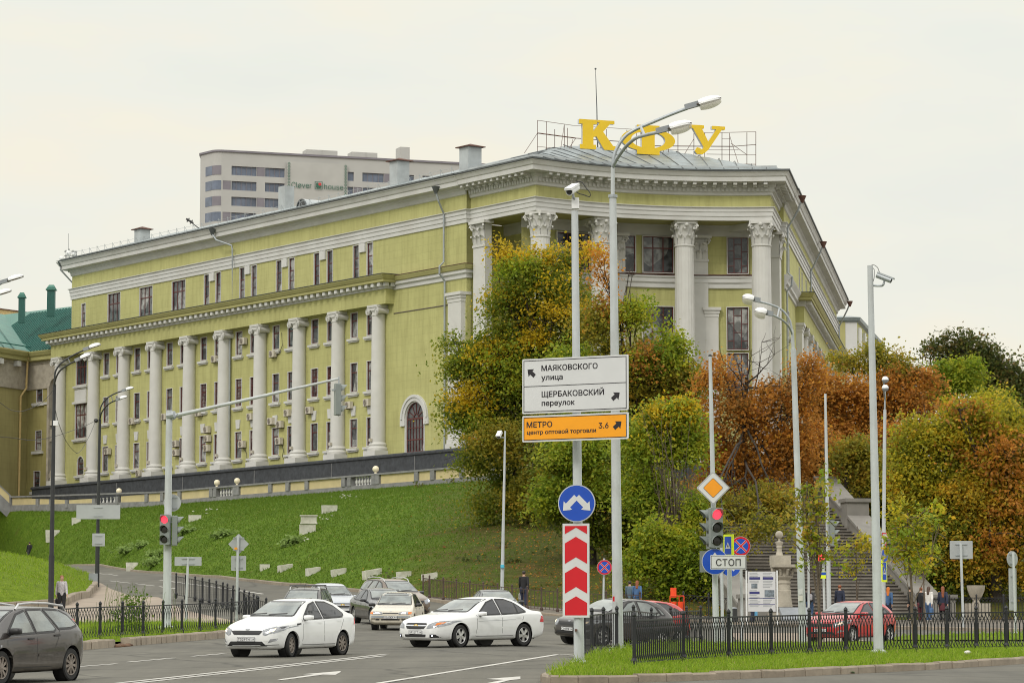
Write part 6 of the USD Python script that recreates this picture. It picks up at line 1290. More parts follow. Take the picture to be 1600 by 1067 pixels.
ll = dark_lamp('dark street lamp further up the hill with a wide sign board on its post', b, Lq, 0, 0, 0, at(156, 655, Lq), [[at(156, 656, Lq), at(156.5, 640, Lq), at(161, 629, Lq), at(170, 620, Lq), at(192, 611, Lq)], [at(156, 658, Lq), at(158, 647, Lq - .4), at(163, 638, Lq - .8), at(170, 631, Lq - 1.2), at(183, 625, Lq - 1.7)]], [(at(191, 611.5, Lq), at(209, 606.5, Lq)), (at(182, 625.5, Lq - 1.7), at(199, 620.5, Lq - 1.7))])
MB().cyl(at(174, 618, Lq), at(176, 627, Lq - 1.4), .025, n=5).build('brace', 'pole_dark', ll)
MB().box(at(146, 906, Lq - .1), (.5, .3, .75)).build('control_box', 'lamp_grey', ll)
back_view('wide board seen from behind on the dark lamp post up the hill', at(153.5, 799.5, Lq - .16), 0, rrect(2.48, .80, .03)); back_view('small square plate seen from behind on the dark lamp post', at(154, 843, Lq - .16), 0, rrect(.72, .72, .03))
b = base(-26, 116); lz = dark_lamp('street lamp at the left edge of which only the two heads show', b, 116, 0, 0, 0, at(-24, 500, 116), [[at(-24, 502, 116), at(-23, 480, 116), at(-16, 458, 116), at(2, 443, 116)], [at(-24, 504, 116), at(-24, 488, 115.5), at(-20, 472, 115), at(-14, 465, 114.5)]], [(at(1, 443, 116), at(37, 432.5, 116)), (at(-15, 465, 114.5), at(18, 455, 114.5))])
b = base(262.5, 114.5, .13); t = thing('signal_mast', 'heavy grey mast with a long arm reaching right over the road', 'signal mast', b)
MB().tube([b - UP * .2, at(264.5, 641, 114.5)], [.16, .115], 14).build('pole', 'pole_paint', t, smooth=40); MB().lathe([(.3, -.1), (.3, .06), (.18, .1)], b, 14).build('base', 'pole_paint', t)
MB().tube([at(266, 651, 114.5), at(400, 621, 113.8), at(529, 591.5, 113.2)], [.075, .06, .042], 10).build('arm', 'pole_paint', t, smooth=True)
MB().tube([at(262, 650, 114.5), at(273, 648, 114.4)], .15, 10).cyl(at(270, 655, 114.4), at(278, 646, 114.4), .05, n=6).build('collar', 'galvanised', t)
MB().cyl(at(529.5, 588, 113.2), at(529.5, 650, 113.1), .028, n=6).build('hanger', 'galvanised', t)
signal('traffic light hanging from the end of the long arm, seen from behind', at(531.5, 624, 112.9), 105, None, 'signal_grey', k=1.02)
signal('traffic light showing red on the heavy mast', at(257, 827, 114.1), -10, 0, 'signal_grey', k=.98); signal('traffic light facing right on the heavy mast', at(277, 829, 114.4), 95, None, 'signal_grey', k=.98)
back_view('bare back of a round sign on the heavy mast', at(268.5, 785, 114.7) + [0, .12, 0], 0, disc_poly(.32))
b = base(292, 124); pole_thing('sign_post', 'thin post of the long low sign left of the diamond', b, at(294, 870, 124), .05, .05); back_view('long low sign seen from behind beside the heavy mast', at(293.5, 876.5, 123.9) + [0, .09, 0], 0, rrect(1.06, .35, .02))
b = base(371, 118, .05); pole_thing('sign_post', 'thin post with a diamond and a square sign seen from behind', b, at(372, 836, 118), .05, .05)
q_ = back_view('bare back of a diamond sign above a square one', at(372.5, 849.5, 118) + [0, .08, 0], 0, sa.rotate(rrect(.555, .555, .03), 45, origin=(0, 0))); MB().fbox(at(368.3, 856.5, 117.9), (1, 0, 0), (0, -1, 0), UP, -.05, .06, 0, .01, -.04, .04).build('sticker', 'sign_orange', q_)
back_view('bare back of a square sign below a diamond one', at(372.5, 879.5, 118) + [0, .08, 0], 0, rrect(.56, .56, .03))
b = base(784, 155, .14); t = pole_thing('camera_pole', 'thin far pole with a small white camera, on the pavement below the bank', b, at(789.3, 673, 155), .10, .045)
c = at(780.5, 679, 154.8); camera_thing('tiny white camera at the top of the thin far pole', c, (-.3, -.6, -.7), .34, .11, [at(789, 684, 155), at(783, 683.5, 154.9), c])
MB().tube([at(785, 887, 154.9), at(785, 882, 154.9)], .098, 10).build('band', 'litter_blue', t) if 'litter_blue' in M else None
# overhead cables slung between the lamps and the wall
cb = thing('overhead_cable', 'thin black cables sagging between the dark lamp posts on the left', 'cable', at(85, 600, K))
for P in ([at(-40, 676, 150), at(0, 682, 150), at(40, 687, 152), at(80, 683, 156), at(120, 670, 166), at(151, 656, Lq)], [at(86, 638, K), at(94, 668, 142), at(105, 692, 146), at(117, 706, 150), at(124, 706, 156), at(137, 686, 166), at(148, 660, Lq)], [at(-40, 605, 130), at(0, 629, 132), at(16, 640, 133), at(31, 643, 135), at(60, 632, 136.5), at(85, 607, K)]):
    MB().tube(curve(P, 26), .014, 4).build('cable', 'cable', cb)
MB().mesh(trimesh.creation.icosphere(1, .13), frame((1, 0, 0), (0, 1, 0), (0, 0, 1), at(150, 657, Lq))).build('clamp', 'cable', cb)

# --- iron fences: posts, rails and panels of crossing bars that flare at the foot
def fence(label, pts, H=1.0, per=11, mat='fence_iron', group=None, simple=False, lift=.13, zf=zb, nfix=None):
    P = np.array([(*p[:2], float(zf(p[0], p[1])) + lift) for p in pts]); t = thing('iron_fence', label, 'fence', P[0], 0, group)
    for p in P:
        MB().box(p + UP * (H / 2 - .05), (.075, .075, H + .14)).lathe([(.0, .14), (.04, .10), (.055, .06), (.04, .02), (.045, 0)], p + UP * (H + .02), 8).lathe([(.075, -.06), (.075, .12), (.045, .18)], p, 8).build('post', mat, t)
    for a, b in zip(P[:-1], P[1:]):
        L = np.linalg.norm(b - a); u = (b - a) / L; h = np.cross(u, UP); h /= np.linalg.norm(h); m = MB()
        m.fbox(a, u, h, UP, .04, L - .04, -.018, .018, H - .05, H - .015); MB().fbox(a, u, h, UP, .04, L - .04, -.014, .014, .07, .095).build('rail', mat, t)
        n = nfix or max(3, int(round(L / (1.55 / per)))); s_ = L / n; bar = MB()
        if simple:
            for k in range(1, n): bar.fbox(a + u * s_ * k, u, h, UP, -.012, .012, -.01, .01, .08, H - .04)
        else:
            for k in range(n):
                x = s_ * (k + .5)
                for sg_, off in ((-1, -.004), (1, .004)):
                    q = [a + u * min(max(x + sg_ * dx, .03), L - .03) + h * off + UP * z for z, dx in ((H - .05, s_ * 1.0), (H - .12, s_ * .82), (H - .22, s_ * .28), (H - .34, .004), (.42, .004), (.26, .004), (.16, s_ * .35 if sg_ > 0 else .02), (.085, s_ * .9 if sg_ > 0 else .05))]
                    bar.tube(q, .0105, 4, cap=False)
        m.build('rail', mat, t); bar.build('bars', mat, t, kind='stuff')
    return t
fr = [(991, 1040.5), (1068, 1034), (1139, 1029.5), (1205, 1026), (1265, 1023), (1322, 1020.5), (1378.5, 1018.8), (1430.5, 1017.4), (1480, 1016.2), (1526, 1015), (1573, 1014), (1620, 1013.2), (1668, 1012.4)]
fence('black iron fence of crossing bars along the kerb of the grass island, nearest the road', [ground(x, y, .13) for x, y in fr])
fence('black iron fence along the far side of the grass island, behind the two big poles', [ground(x, y, .13) for x, y in ((912, 1028), (925, 1023.5), (943, 1019.5), (964, 1015.5), (990, 1010), (1018, 1006), (1048, 1002.5), (1073, 1000.5), (1095, 999))], simple=True, nfix=8)
fl = [(95, 1003.8), (120, 1000.8), (156, 997.5), (191, 995.5), (223.5, 993.5), (254.5, 991.7), (284, 989), (312, 987), (336.4, 985), (361.5, 982.5), (384, 980.5), (403, 979)]
fence('black iron fence along the crumbling kerb left of the white saloon', [ground(x, y, .13) for x, y in fl], nfix=8)
El = [(-9.25, 118.4)] + [tuple(ground(x, y, .05)[:2]) for x, y in ((401, 975), (396, 971), (389, 966.5), (381.5, 962), (373, 957.5), (364, 953.5), (355, 950), (348, 947.5), (337.6, 944.5), (326.7, 941.8), (316, 939.5), (304.6, 937), (290, 934), (275, 931.6))]
fence('black iron fence climbing away beside the paved triangle', El, simple=True, lift=.05, nfix=5)
ff = [(661, 932.5), (671, 934), (692.5, 937), (713, 939.7), (734, 942.3), (755, 944.7), (777.5, 947), (800, 949.2), (824, 951.4), (846, 953.4), (871, 955.4), (896, 957), (921, 958.4), (947, 959.4), (973, 960.2), (1000, 960.8)]
fence('thin dark fence along the far pavement at the foot of the bank', [ground(x, y, .14) for x, y in ff], per=8, mat='fence_rust', simple=True)
fence('dark fence of crossed bars in front of the orange trees on the far side', [(x, 149.5 + .04 * x) for x in np.arange(19.6, 27.5, 1.3)], per=9, H=1.15)
fence('short dark fence left of the information board', [(x, 150.5) for x in (8.2, 9.4, 10.5)], per=8, H=1.1)

# --- bins, information board, monument and the stone steps
c = base(1057, 149, .13); t = thing('litter_bin', 'bright orange litter stand with two hanging bins and a back board', 'litter bin', c)
m = MB()
for dx in (-.33, .33): m.cyl(c + [dx, 0, 0], c + [dx, 0, 1.02], .022, n=6)
m.cyl(c + [-.33, 0, 1.02], c + [.33, 0, 1.02], .022, n=6).cyl(c + [-.33, 0, .12], c + [.33, 0, .12], .018, n=6).cyl(c + [.1, 0, .12], c + [.1, 0, 1.0], .016, n=6); m.build('frame', 'bin_orange', t)
MB().box(c + [-.17, .02, 1.18], (.28, .03, .46)).build('back_board', 'bin_orange', t)
for dx in (-.16, .16): MB().lathe([(.10, .30), (.135, .75), (.12, .75), (.09, .32)], c + [dx, -.05, 0], 12).build('bin', 'bin_orange', t)
c = base(1145, 146, .13); t = thing('litter_bin', 'small dark pavement bin left of the information board', 'litter bin', c); MB().lathe([(.12, 0), (.16, .05), (.17, .62), (.13, .66), (.12, .3)], c, 12).build('bin', 'signal_black', t); MB().lathe([(.0, .72), (.15, .69), (.17, .65)], c, 12).build('rim', 'lamp_grey', t)
c0_ = at(1168.5, 955, 141); t = thing('information_board', 'white notice board on two posts with blue headings and small photographs', 'notice board', base(1191, 141, .1)); wI = (1212 - 1169) * mpp(141); hI = 62 * mpp(141); o = at(1169, 955, 141); aI, nI = np.array([1.0, 0, 0]), np.array([0, -1.0, 0])
for a in (-.07, wI + .07): MB().fbox(o, aI, nI, UP, a - .035, a + .035, -.04, .03, -.6, hI + .05).build('post', 'lamp_white', t)
MB().fbox(o, aI, nI, UP, 0, wI, -.03, 0, 0, hI).build('panel', 'poster_white', t)
for a0, a1, z0, z1, m_ in ((.05, .44, .80, .865, 'poster_navy'), (.54, .92, .80, .865, 'poster_navy'), (.05, .42, .44, .50, 'poster_navy'), (.02, .97, .33, .345, 'poster_navy'), (.02, .97, .17, .185, 'poster_navy'), (.12, .34, .58, .70, 'poster_photo'), (.60, .95, .36, .54, 'poster_photo')): MB().fbox(o, aI, nI, UP, a0 * wI, a1 * wI, .001, .006, z0 * hI, z1 * hI).build('heading' if 'navy' in m_ else 'photograph', m_, t)
m = MB(); rnd = random.Random(3)
for x0 in (.06, .54):
    for k in range(22):
        z = .96 - k * .04
        if .78 < z < .88 or (x0 < .3 and (.55 < z < .72 or .42 < z < .52)) or (x0 > .3 and .34 < z < .56): continue
        m.fbox(o, aI, nI, UP, x0 * wI, (x0 + rnd.uniform(.25, .38)) * wI, .001, .004, z * hI, (z + .012) * hI)
m.build('text_lines', 'lamp_grey', t, kind='stuff')
M_ = base(1224, 152, .13); t = thing('monument', 'carved stone column fragment with a small ball-topped pillar set on it', 'monument', M_); hz = lambda py: z_of(py, M_) - M_[2]
MB().box(M_ + UP * .1, (1.6, 1.4, .5)).build('plinth', 'weathered_stone', t)
MB().lathe([(.40, hz(948)), (.37, hz(940)), (.36, hz(939)), (.33, hz(930)), (.34, hz(922)), (.30, hz(921)), (.29, hz(912)), (.33, hz(911)), (.31, hz(909)), (.28, hz(906)), (.42, hz(902)), (.44, hz(900)), (.30, hz(899)), (.30, hz(893)), (.38, hz(889)), (.50, hz(887)), (.52, hz(886))], M_, 20).build('column', 'weathered_stone', t, smooth=35)
m = MB()
for k in range(8):
    a = k * PI / 4 + .3; q = M_ + [.40 * math.cos(a), .40 * math.sin(a), hz(890)]; m.tube([q - UP * .25, q + [.1 * math.cos(a), .1 * math.sin(a), .05], q + [.16 * math.cos(a), .16 * math.sin(a), -.04]], [.05, .08, .05], 6)
for s_ in (-1, 1): m.lathe([(0, -.1), (.13, -.08), (.14, .08), (0, .1)], M_ + [s_ * .52, -.2, hz(890)], 10)
m.build('carving', 'weathered_stone', t, kind='stuff')
MB().box(M_ + UP * (hz(884)), (1.26, 1.2, .13)).build('slab', 'weathered_stone', t); MB().box(M_ + [-.18, 0, hz(875)], (.84, .8, .46), rotz=.2).build('block', 'weathered_stone', t)
q = M_ + [-.22, 0, 0]; MB().lathe([(.19, hz(868)), (.16, hz(864)), (.13, hz(862)), (.12, hz(856)), (.15, hz(855)), (.13, hz(852)), (.19, hz(848)), (.19, hz(846)), (.05, hz(845)), (.05, hz(841))], q, 12).mesh(trimesh.creation.icosphere(2, .19), frame((1, 0, 0), (0, 1, 0), (0, 0, 1), q + UP * hz(835))).build('ball_pillar', 'weathered_stone', t, smooth=35)
q = M_ + [.55, -1.3, 0]; MB().add([q + [-.7, 0, .05], q + [.75, 0, .05], q + [.55, .75, .62], q + [-.85, .75, .62], q + [-.7, 0, -.2], q + [.75, 0, -.2], q + [.55, .75, -.2], q + [-.85, .75, -.2]], [[0, 1, 2, 3], [0, 4, 5, 1], [1, 5, 6, 2], [3, 7, 4, 0]]).build('plaque', 'lamp_grey', t)

stv = thing('stone_steps', 'broad flight of worn dark stone steps climbing the bank behind the monument', 'steps', (15.5, 155, 3.5)); ud = np.array([-.185, .983, 0]); sd_ = np.array([.983, .185, 0]); s0 = np.array([20.3, 155.3, 0]); nst, tr, ri = 37, .47, .178; zs0 = float(zb(17, 155)) + .13
for k in range(nst):
    sp_ = MB().fbox(s0 + ud * tr * k, -sd_, ud, UP, -.05, 8.0, 0, tr + .25, zs0 + ri * (k - 1), zs0 + ri * (k + 1) - .06).build('step', 'step_stone', stv)
    rs = random.Random(k); MB().fbox(s0 + ud * tr * k, -sd_, ud, UP, -.04, 7.98, -.055 + rs.uniform(-.012, .012), tr + .2, zs0 + ri * (k + 1) - .059, zs0 + ri * (k + 1) + rs.uniform(-.006, .006)).build('tread', 'tread_stone', sp_)
def rail_wall(o, t0, t1, w, hgt, name):
    z = lambda s_: zs0 + ri * (s_ / tr) + hgt
    v = [o + ud * s_ + sd_ * a + UP * zz for s_ in (t0, t1) for a in (0, w) for zz in (z(s_) - 2.2, z(s_))]; MB().add(v, [[0, 1, 3, 2], [4, 6, 7, 5], [0, 4, 5, 1], [2, 3, 7, 6], [1, 5, 7, 3]]).build(name, 'parapet_stone', stv)
    v = [o + ud * s_ + sd_ * a + UP * zz for s_ in (t0, t1) for a in (-.12, w + .12) for zz in (z(s_), z(s_) + .16)]; MB().add(v, [[0, 1, 3, 2], [4, 6, 7, 5], [0, 4, 5, 1], [2, 3, 7, 6], [1, 5, 7, 3], [0, 2, 6, 4]]).build('coping', 'parapet_stone', stv)
for side, o in ((0, s0 + sd_ * .05), (1, s0 - sd_ * 9.4)):
    for a, b in ((-.2, 6.2), (7.4, 12.6), (13.6, 19.0)): rail_wall(o, a, b, 1.0, .7, 'parapet')
    for a in (-1.5, 6.25, 12.65): MB().fbox(o + ud * a, sd_, ud, UP, -.12, 1.12, 0, 1.15, zs0 - .5, zs0 + ri * (a / tr) + 1.55).fbox(o + ud * a, sd_, ud, UP, -.2, 1.2, -.1, 1.25, zs0 + ri * (a / tr) + 1.552, zs0 + ri * (a / tr) + 1.75).build('pedestal', 'parapet_stone', stv)
pv = s0 + sd_ * 1.9 + ud * -2.4; t = thing('stone_vase', 'pale weathered stone vase on a block at the foot of the steps', 'vase', (pv[0], pv[1], zs0)); MB().fbox([pv[0], pv[1], 0], sd_, ud, UP, -.55, .55, -.5, .5, zs0 - .2, zs0 + .75).build('block', 'weathered_stone', t); MB().lathe([(.2, .75), (.16, .9), (.3, 1.1), (.42, 1.4), (.45, 1.62), (.36, 1.6), (.25, 1.3)], (pv[0], pv[1], zs0), 14).build('bowl', 'weathered_stone', t, smooth=35)

# --- stone flower tubs scattered on the bank
def tub(px, py, w, h, yaw, label, tilt=0):
    p = hill(px, py)
    if p is None: p = ground(px, py)
    t = thing('stone_planter', label, 'planter', p, 0, 'white stone planters on the grass bank'); a = math.radians(yaw); ax = np.array([math.cos(a), math.sin(a), 0]); ay = np.array([-ax[1], ax[0], 0]); sl = np.array([0, .0, 0])
    p = p - [0, .35, 0]; l = w * mpp(p[1]) ; hh = h * mpp(p[1]) * .9; d = .6
    lo = [p + ax * x * l * .46 + ay * y * d * .44 + UP * -.55 for x, y in ((-1, -1), (1, -1), (1, 1), (-1, 1))]; up = [p + ax * x * l * .5 + ay * y * d * .5 + UP * (hh + tilt * x) for x, y in ((-1, -1), (1, -1), (1, 1), (-1, 1))]
    inn_ = [p + ax * x * (l * .5 - .08) + ay * y * (d * .5 - .08) + UP * (hh + tilt * x) for x, y in ((-1, -1), (1, -1), (1, 1), (-1, 1))]; dn = [q - UP * .12 for q in inn_]
    v = lo + up + inn_ + dn; f = []
    for k in range(4):
        k2 = (k + 1) % 4; f += [[k, k2, 4 + k2, 4 + k], [4 + k, 4 + k2, 8 + k2, 8 + k], [8 + k, 8 + k2, 12 + k2, 12 + k]]
    MB().add(v, f).build('trough', 'planter_stone', t); MB().add([q + UP * (.05 + .02 * i) for i, q in enumerate(dn)], [[0, 1, 2, 3]]).build('soil', 'soil', t)
for i, (px, py, w, h, yaw, tl) in enumerate(((414.5, 887, 16, 6, 4, 0), (446, 888.5, 20, 7, 28, .06), (489.5, 894, 20, 8, 22, .05), (529.5, 896, 21, 8, 20, .05), (581.5, 899, 27, 10, 26, .08), (631, 900, 22, 8, 10, .02), (671, 903, 22, 8, 16, .05))):
    tub(px, py, w, h, yaw, ['small pale planter, first of the row above the road', 'long pale planter tipped sideways, second in the row', 'pale planter third along the row above the road', 'pale planter in the middle of the row above the road', 'largest pale planter in the low row, over the brown car', 'mossy pale planter sixth along the low row', 'pale planter at the end of the low row by the fence'][i], tl)
for px, py, w, h, yaw, lb_ in ((481, 831.5, 26, 13, 3, 'lower tier of the big white planter halfway up the bank'), (515, 799.5, 23, 11, 16, 'white planter near the top of the bank below the lamps'), (305, 812, 19, 8, 12, 'pale planter high on the bank right of the red signal'), (83, 838, 22, 11, 8, 'pale planter on the bank behind the tall dark lamp'), (120, 816, 14, 8, 5, 'small planter partly behind the wide sign board'), (208, 886, 19, 8, -3, 'brownish planter sunk at the pavement edge')): tub(px, py, w, h, yaw, lb_)
p = hill(482, 832); q = p + UP * 13.5 * mpp(p[1]); t = thing('stone_planter', 'upper tier of the big white planter halfway up the bank', 'planter', q, 0, 'white stone planters on the grass bank')
w = 26 * mpp(p[1]); MB().fbox(q, (1, .05, 0), (-.05, 1, 0), UP, -w * .5, w * .52, -.35, .35, .0, .10).fbox(q, (1, .05, 0), (-.05, 1, 0), UP, -w * .46, w * .48, -.3, .3, .102, .50).fbox(q, (1, .05, 0), (-.05, 1, 0), UP, -w * .52, w * .54, -.37, .37, .502, .58).build('trough', 'planter_stone', t)
m = MB(); rnd = random.Random(12)
for cx_, cy_, sx, sy, n_ in ((470, 842, 14, 5, 10), (540, 775, 18, 7, 12), (325, 797, 18, 4, 8), (508, 810, 12, 6, 5)):
    for _ in range(n_):
        p = hill(rnd.gauss(cx_, sx * .5), rnd.gauss(cy_, sy * .5))
        if p is not None: m.mesh(trimesh.creation.icosphere(1, 1), frame((rnd.uniform(.05, .15), 0, 0), (0, rnd.uniform(.05, .15), 0), (0, 0, rnd.uniform(.04, .1)), p))
m.build('stones', 'planter_stone', kind='stuff', label='scattered broken white stones on the grass bank around the planters', cat='stones')
p = hill(985, 842); t = thing('stone_block', 'grey stone slab leaning in the shade under the trees', 'stone block', p)
MB().box(p + UP * .5, (.75, .5, 1.9), rotz=.3).build('slab', 'parapet_stone', t)
# ---------------------------------------------------------------- vehicles
def paint(name, col, rough=0.28, metal=0.0, dirt=0.18):
    c = np.array(col)
    material(name, {'tc': ('texture_coordinate', {}), 'sep': ('separate_xyz', {}), 'n': ('noise_texture', {'scale': 3.0, 'detail': 5.0, 'roughness': 0.65}), 'mr': ('map_range', {'from_min': 0.75, 'from_max': 0.2, 'to_min': -0.35, 'to_max': 0.35}),
        'ad': ('math', {'math_type': 'add'}), 'mr2': ('map_range', {'from_min': 0.35, 'from_max': 0.95, 'to_min': 0.0, 'to_max': dirt, 'clamp': True}), 'mx': ('mix', {'color1': tuple(c), 'color2': (0.17, 0.15, 0.125)}),
        'p': ('principled_bsdf', {'roughness': rough, 'metallic': metal, 'coat_weight': 0.7, 'coat_roughness': 0.06})},
        [('tc.object', 'sep.vector'), ('tc.object', 'n.vector'), ('sep.z', 'mr.value'), ('n.fac', 'ad.value1'), ('mr.result', 'ad.value2'), ('ad.value', 'mr2.value'), ('mr2.result', 'mx.fac'), ('mx.color', 'p.base_color')])
paint('paint_white', (0.72, 0.73, 0.73), 0.3, dirt=.2); paint('paint_darkgrey', (0.017, 0.014, 0.013), 0.3, 0, .28); paint('paint_cream', (0.55, 0.51, 0.42), 0.35, 0, .4); paint('paint_black', (0.022, 0.023, 0.026), .25, 0, .4)
paint('paint_brown', (0.13, 0.095, 0.07), .3, .3, .4); paint('paint_silver', (0.42, 0.45, 0.49), .3, .35, .3); paint('paint_red', (0.42, 0.012, 0.014), .28, 0, .25); paint('paint_graphite', (0.07, 0.075, 0.085), .28, .3, .4)
plain('tyre', (0.018, 0.018, 0.018), 0.85, var=0.2); plain('alloy', (0.50, 0.50, 0.50), 0.28, metal=0.75, var=0.12); plain('alloy_dirty', (0.22, 0.19, 0.165), 0.5, metal=0.4, var=0.3, scale=6); plain('trim_black', (0.014, 0.014, 0.015), 0.45); plain('chrome', (0.62, 0.63, 0.65), 0.12, metal=1.0)
plain('lamp_silver', (0.33, 0.34, 0.36), 0.12, metal=0.4, var=0.25, scale=9); plain('lamp_amber', (0.70, 0.20, 0.03), 0.2); plain('tail_red', (0.45, 0.012, 0.02), 0.18); plain('plate_white', (0.66, 0.67, 0.68), 0.4); plain('gold', (0.62, 0.42, 0.08), 0.25, metal=0.7); plain('seat_cloth', (0.16, 0.15, 0.14), 0.8)
material('car_glass', {'p': ('principled_bsdf', {'base_color': (0.10, 0.125, 0.12), 'roughness': 0.04, 'specular_ior_level': 0.9, 'coat_weight': 0.6}), 'g': ('geometry', {}), 'n': ('noise_texture', {'scale': 2.2, 'detail': 2.0}),
    'r': ('rgb_ramp', {'ramp': [(0.35, (0.045, 0.058, 0.056)), (0.62, (0.155, 0.18, 0.17))]})}, [('g.position', 'n.vector'), ('n.fac', 'r.fac'), ('r.color', 'p.base_color')])
plain('tinted_glass', (0.016, 0.017, 0.020), 0.04, var=0.5, scale=2.0, spec=.8)

def ray_many(v, f, O, d):
    out = np.full(len(O), np.nan); a, e1, e2 = v[f[:, 0]], v[f[:, 1]] - v[f[:, 0]], v[f[:, 2]] - v[f[:, 0]]; h = np.cross(d, e2); det = np.einsum('ij,ij->i', e1, h); keep = np.abs(det) > 1e-10
    a, e1, e2, h, det = a[keep], e1[keep], e2[keep], h[keep], det[keep]; nrm = np.cross(e1, e2); nrm /= np.linalg.norm(nrm, axis=1, keepdims=True) + 1e-15; N = np.zeros((len(O), 3))
    for k, o in enumerate(O):
        s = o - a; u = np.einsum('ij,ij->i', s, h) / det; q = np.cross(s, e1); w = (q @ d) / det; t = np.einsum('ij,ij->i', e2, q) / det
        ok = (u >= -1e-5) & (w >= -1e-5) & (u + w <= 1 + 1e-5) & (t > 0)
        if ok.any():
            i = np.nonzero(ok)[0][np.argmin(t[ok])]; out[k] = t[i]; N[k] = nrm[i]
    return out, N
AX = {'left': ((-1, 0, 0), (0, 0, 1), (0, -1, 0)), 'right': ((1, 0, 0), (0, 0, 1), (0, 1, 0)), 'front': ((0, 1, 0), (0, 0, 1), (-1, 0, 0)), 'rear': ((0, -1, 0), (0, 0, 1), (1, 0, 0)), 'top': ((1, 0, 0), (0, 1, 0), (0, 0, -1))}
class Car:
    def __init__(s, spec): 
        s.sp = spec; s.L, s.W, s.H = spec['L'], spec['W'], spec['H']; s.body()
    def X(s, x): return s.L / 2 - x
    def prof(s, key, x):
        p = np.array(s.sp[key], float); return PchipInterpolator(p[:, 0], p[:, 1])(np.clip(x, p[0, 0], p[-1, 0]))
    def body(s):
        sp = s.sp; xs = np.unique(np.r_[0, .02, .06, .12, .2, .3, np.linspace(.4, s.L - .4, 34), s.L - .3, s.L - .2, s.L - .12, s.L - .06, s.L - .02, s.L]); rings = []
        zr = s.H
        for x in xs:
            zt, zs, w, zb_ = float(s.prof('T', x)), float(s.prof('B', x)), float(s.prof('P', x)), float(s.prof('Z', x)); zs = min(zs, zt - .015)
            c = np.clip((zt - zs - .10) / (zr - zs - .10), 0, 1) ** .8; wt = w * .88 * (1 - c) + sp['wr'] * c; ce = .03 * (1 - c) + .055 * c
            zk = zb_ + .02
            pts = [(0, zb_), (w * .80, zb_), (w * .955, zb_ + .05), (w * .985, zb_ + .16), (w * 1.0, zb_ + (zs - zb_) * .50), (w * .992, zb_ + (zs - zb_) * .78), (w * .975, zs - .035), (w * .945, zs)]
            p7, p9 = np.array(pts[-1]), np.array([wt, max(zt - ce, zs + .004)]); mid = p7 * .5 + p9 * .5 + np.array([.012 * c, 0]); pts += [tuple(mid), tuple(p9), (wt * .90, zt - ce * .42), (wt * .5, zt - ce * .1), (0, zt)]
            rings.append(pts)
        R = np.array(rings); k = R.shape[1]; full = np.concatenate([R, np.stack([-R[:, k - 2:0:-1, 0], R[:, k - 2:0:-1, 1]], -1)], 1); n, m = full.shape[:2]
        v = np.concatenate([np.repeat(s.X(xs)[:, None, None], m, 1), full], -1).reshape(-1, 3); i, j = np.meshgrid(np.arange(n - 1), np.arange(m), indexing='ij')
        q = np.stack([i * m + j, i * m + (j + 1) % m, (i + 1) * m + (j + 1) % m, (i + 1) * m + j], -1).reshape(-1, 4); f = np.vstack([q[:, [0, 1, 2]], q[:, [0, 2, 3]]])
        ca, cb = v[:m].mean(0), v[-m:].mean(0); nv = len(v); v = np.vstack([v, ca, cb]); J = np.arange(m)
        f = np.vstack([f, np.stack([np.full(m, nv), (J + 1) % m, J], 1), np.stack([np.full(m, nv + 1), (n - 1) * m + J, (n - 1) * m + (J + 1) % m], 1)])
        tm = trimesh.Trimesh(v, f, process=True); 
        if tm.volume < 0: tm.invert()
        man = manifold3d.Manifold(manifold3d.Mesh(np.asarray(tm.vertices, np.float32), np.asarray(tm.faces, np.uint32)))
        if man.is_empty(): man = None
        s.wx = [s.X(sp['fo']), s.X(sp['fo'] + sp['wb'])]; s.R = sp['R']; cut = []
        for wx in s.wx:
            for sd in (-1, 1):
                y0 = s.W / 2 - .27; c = manifold3d.Manifold.cylinder(.5, s.R + .055, s.R + .055, 40).rotate((90 if sd < 0 else -90, 0, 0)).translate((wx, sd * y0, s.R + .005)); cut.append(c)
        if man is not None:
            for c in cut: man = man - c
            me = man.to_mesh(); s.v, s.f = np.asarray(me.vert_properties[:, :3], float), np.asarray(me.tri_verts, int)
        else: s.v, s.f = np.asarray(tm.vertices), np.asarray(tm.faces)
    def decal(s, poly, axis, off=.005, cell=.11, thick=0):
        u, w, d = (np.array(q, float) for q in AX[axis]); mb = MB(); x0, y0, x1, y1 = poly.bounds; V, Fc = [], []
        gx = np.linspace(x0, x1, max(2, int((x1 - x0) / cell) + 2)); gy = np.linspace(y0, y1, max(2, int((y1 - y0) / cell) + 2))
        for a, b in zip(gx[:-1], gx[1:]):
            for c, e in zip(gy[:-1], gy[1:]):
                g = poly.intersection(sg.box(a, c, b, e))
                for h in getattr(g, 'geoms', [g]):
                    if h.geom_type != 'Polygon' or h.area < 1e-6: continue
                    co = list(h.exterior.coords)[:-1]; k = len(V); V += co; Fc += [(k, k + i, k + i + 1) for i in range(1, len(co) - 1)]
        V = np.round(np.array(V), 5); U, inv = np.unique(V, axis=0, return_inverse=True); Fc = inv.ravel()[np.array(Fc)]; O = U[:, :1] * u + U[:, 1:] * w - d * 5
        t, N = ray_many(s.v, s.f, O, d); good = ~np.isnan(t); P = O + d * np.nan_to_num(t)[:, None]; N = N * np.sign(-(N @ d))[:, None]
        Nn = N * .5 - d * .5; Nn /= np.linalg.norm(Nn, axis=1, keepdims=True) + 1e-9; P = P + Nn * off
        Fc = Fc[good[Fc].all(1)]; a2 = np.cross(P[Fc[:, 1]] - P[Fc[:, 0]], P[Fc[:, 2]] - P[Fc[:, 0]]) @ d; Fc[a2 > 0] = Fc[a2 > 0][:, ::-1]
        return mb.add(P, Fc) if len(Fc) else mb
def mirror_poly(g): return sa.scale(g, -1, 1, origin=(0, 0))
def P2(*p): return sg.Polygon(p)
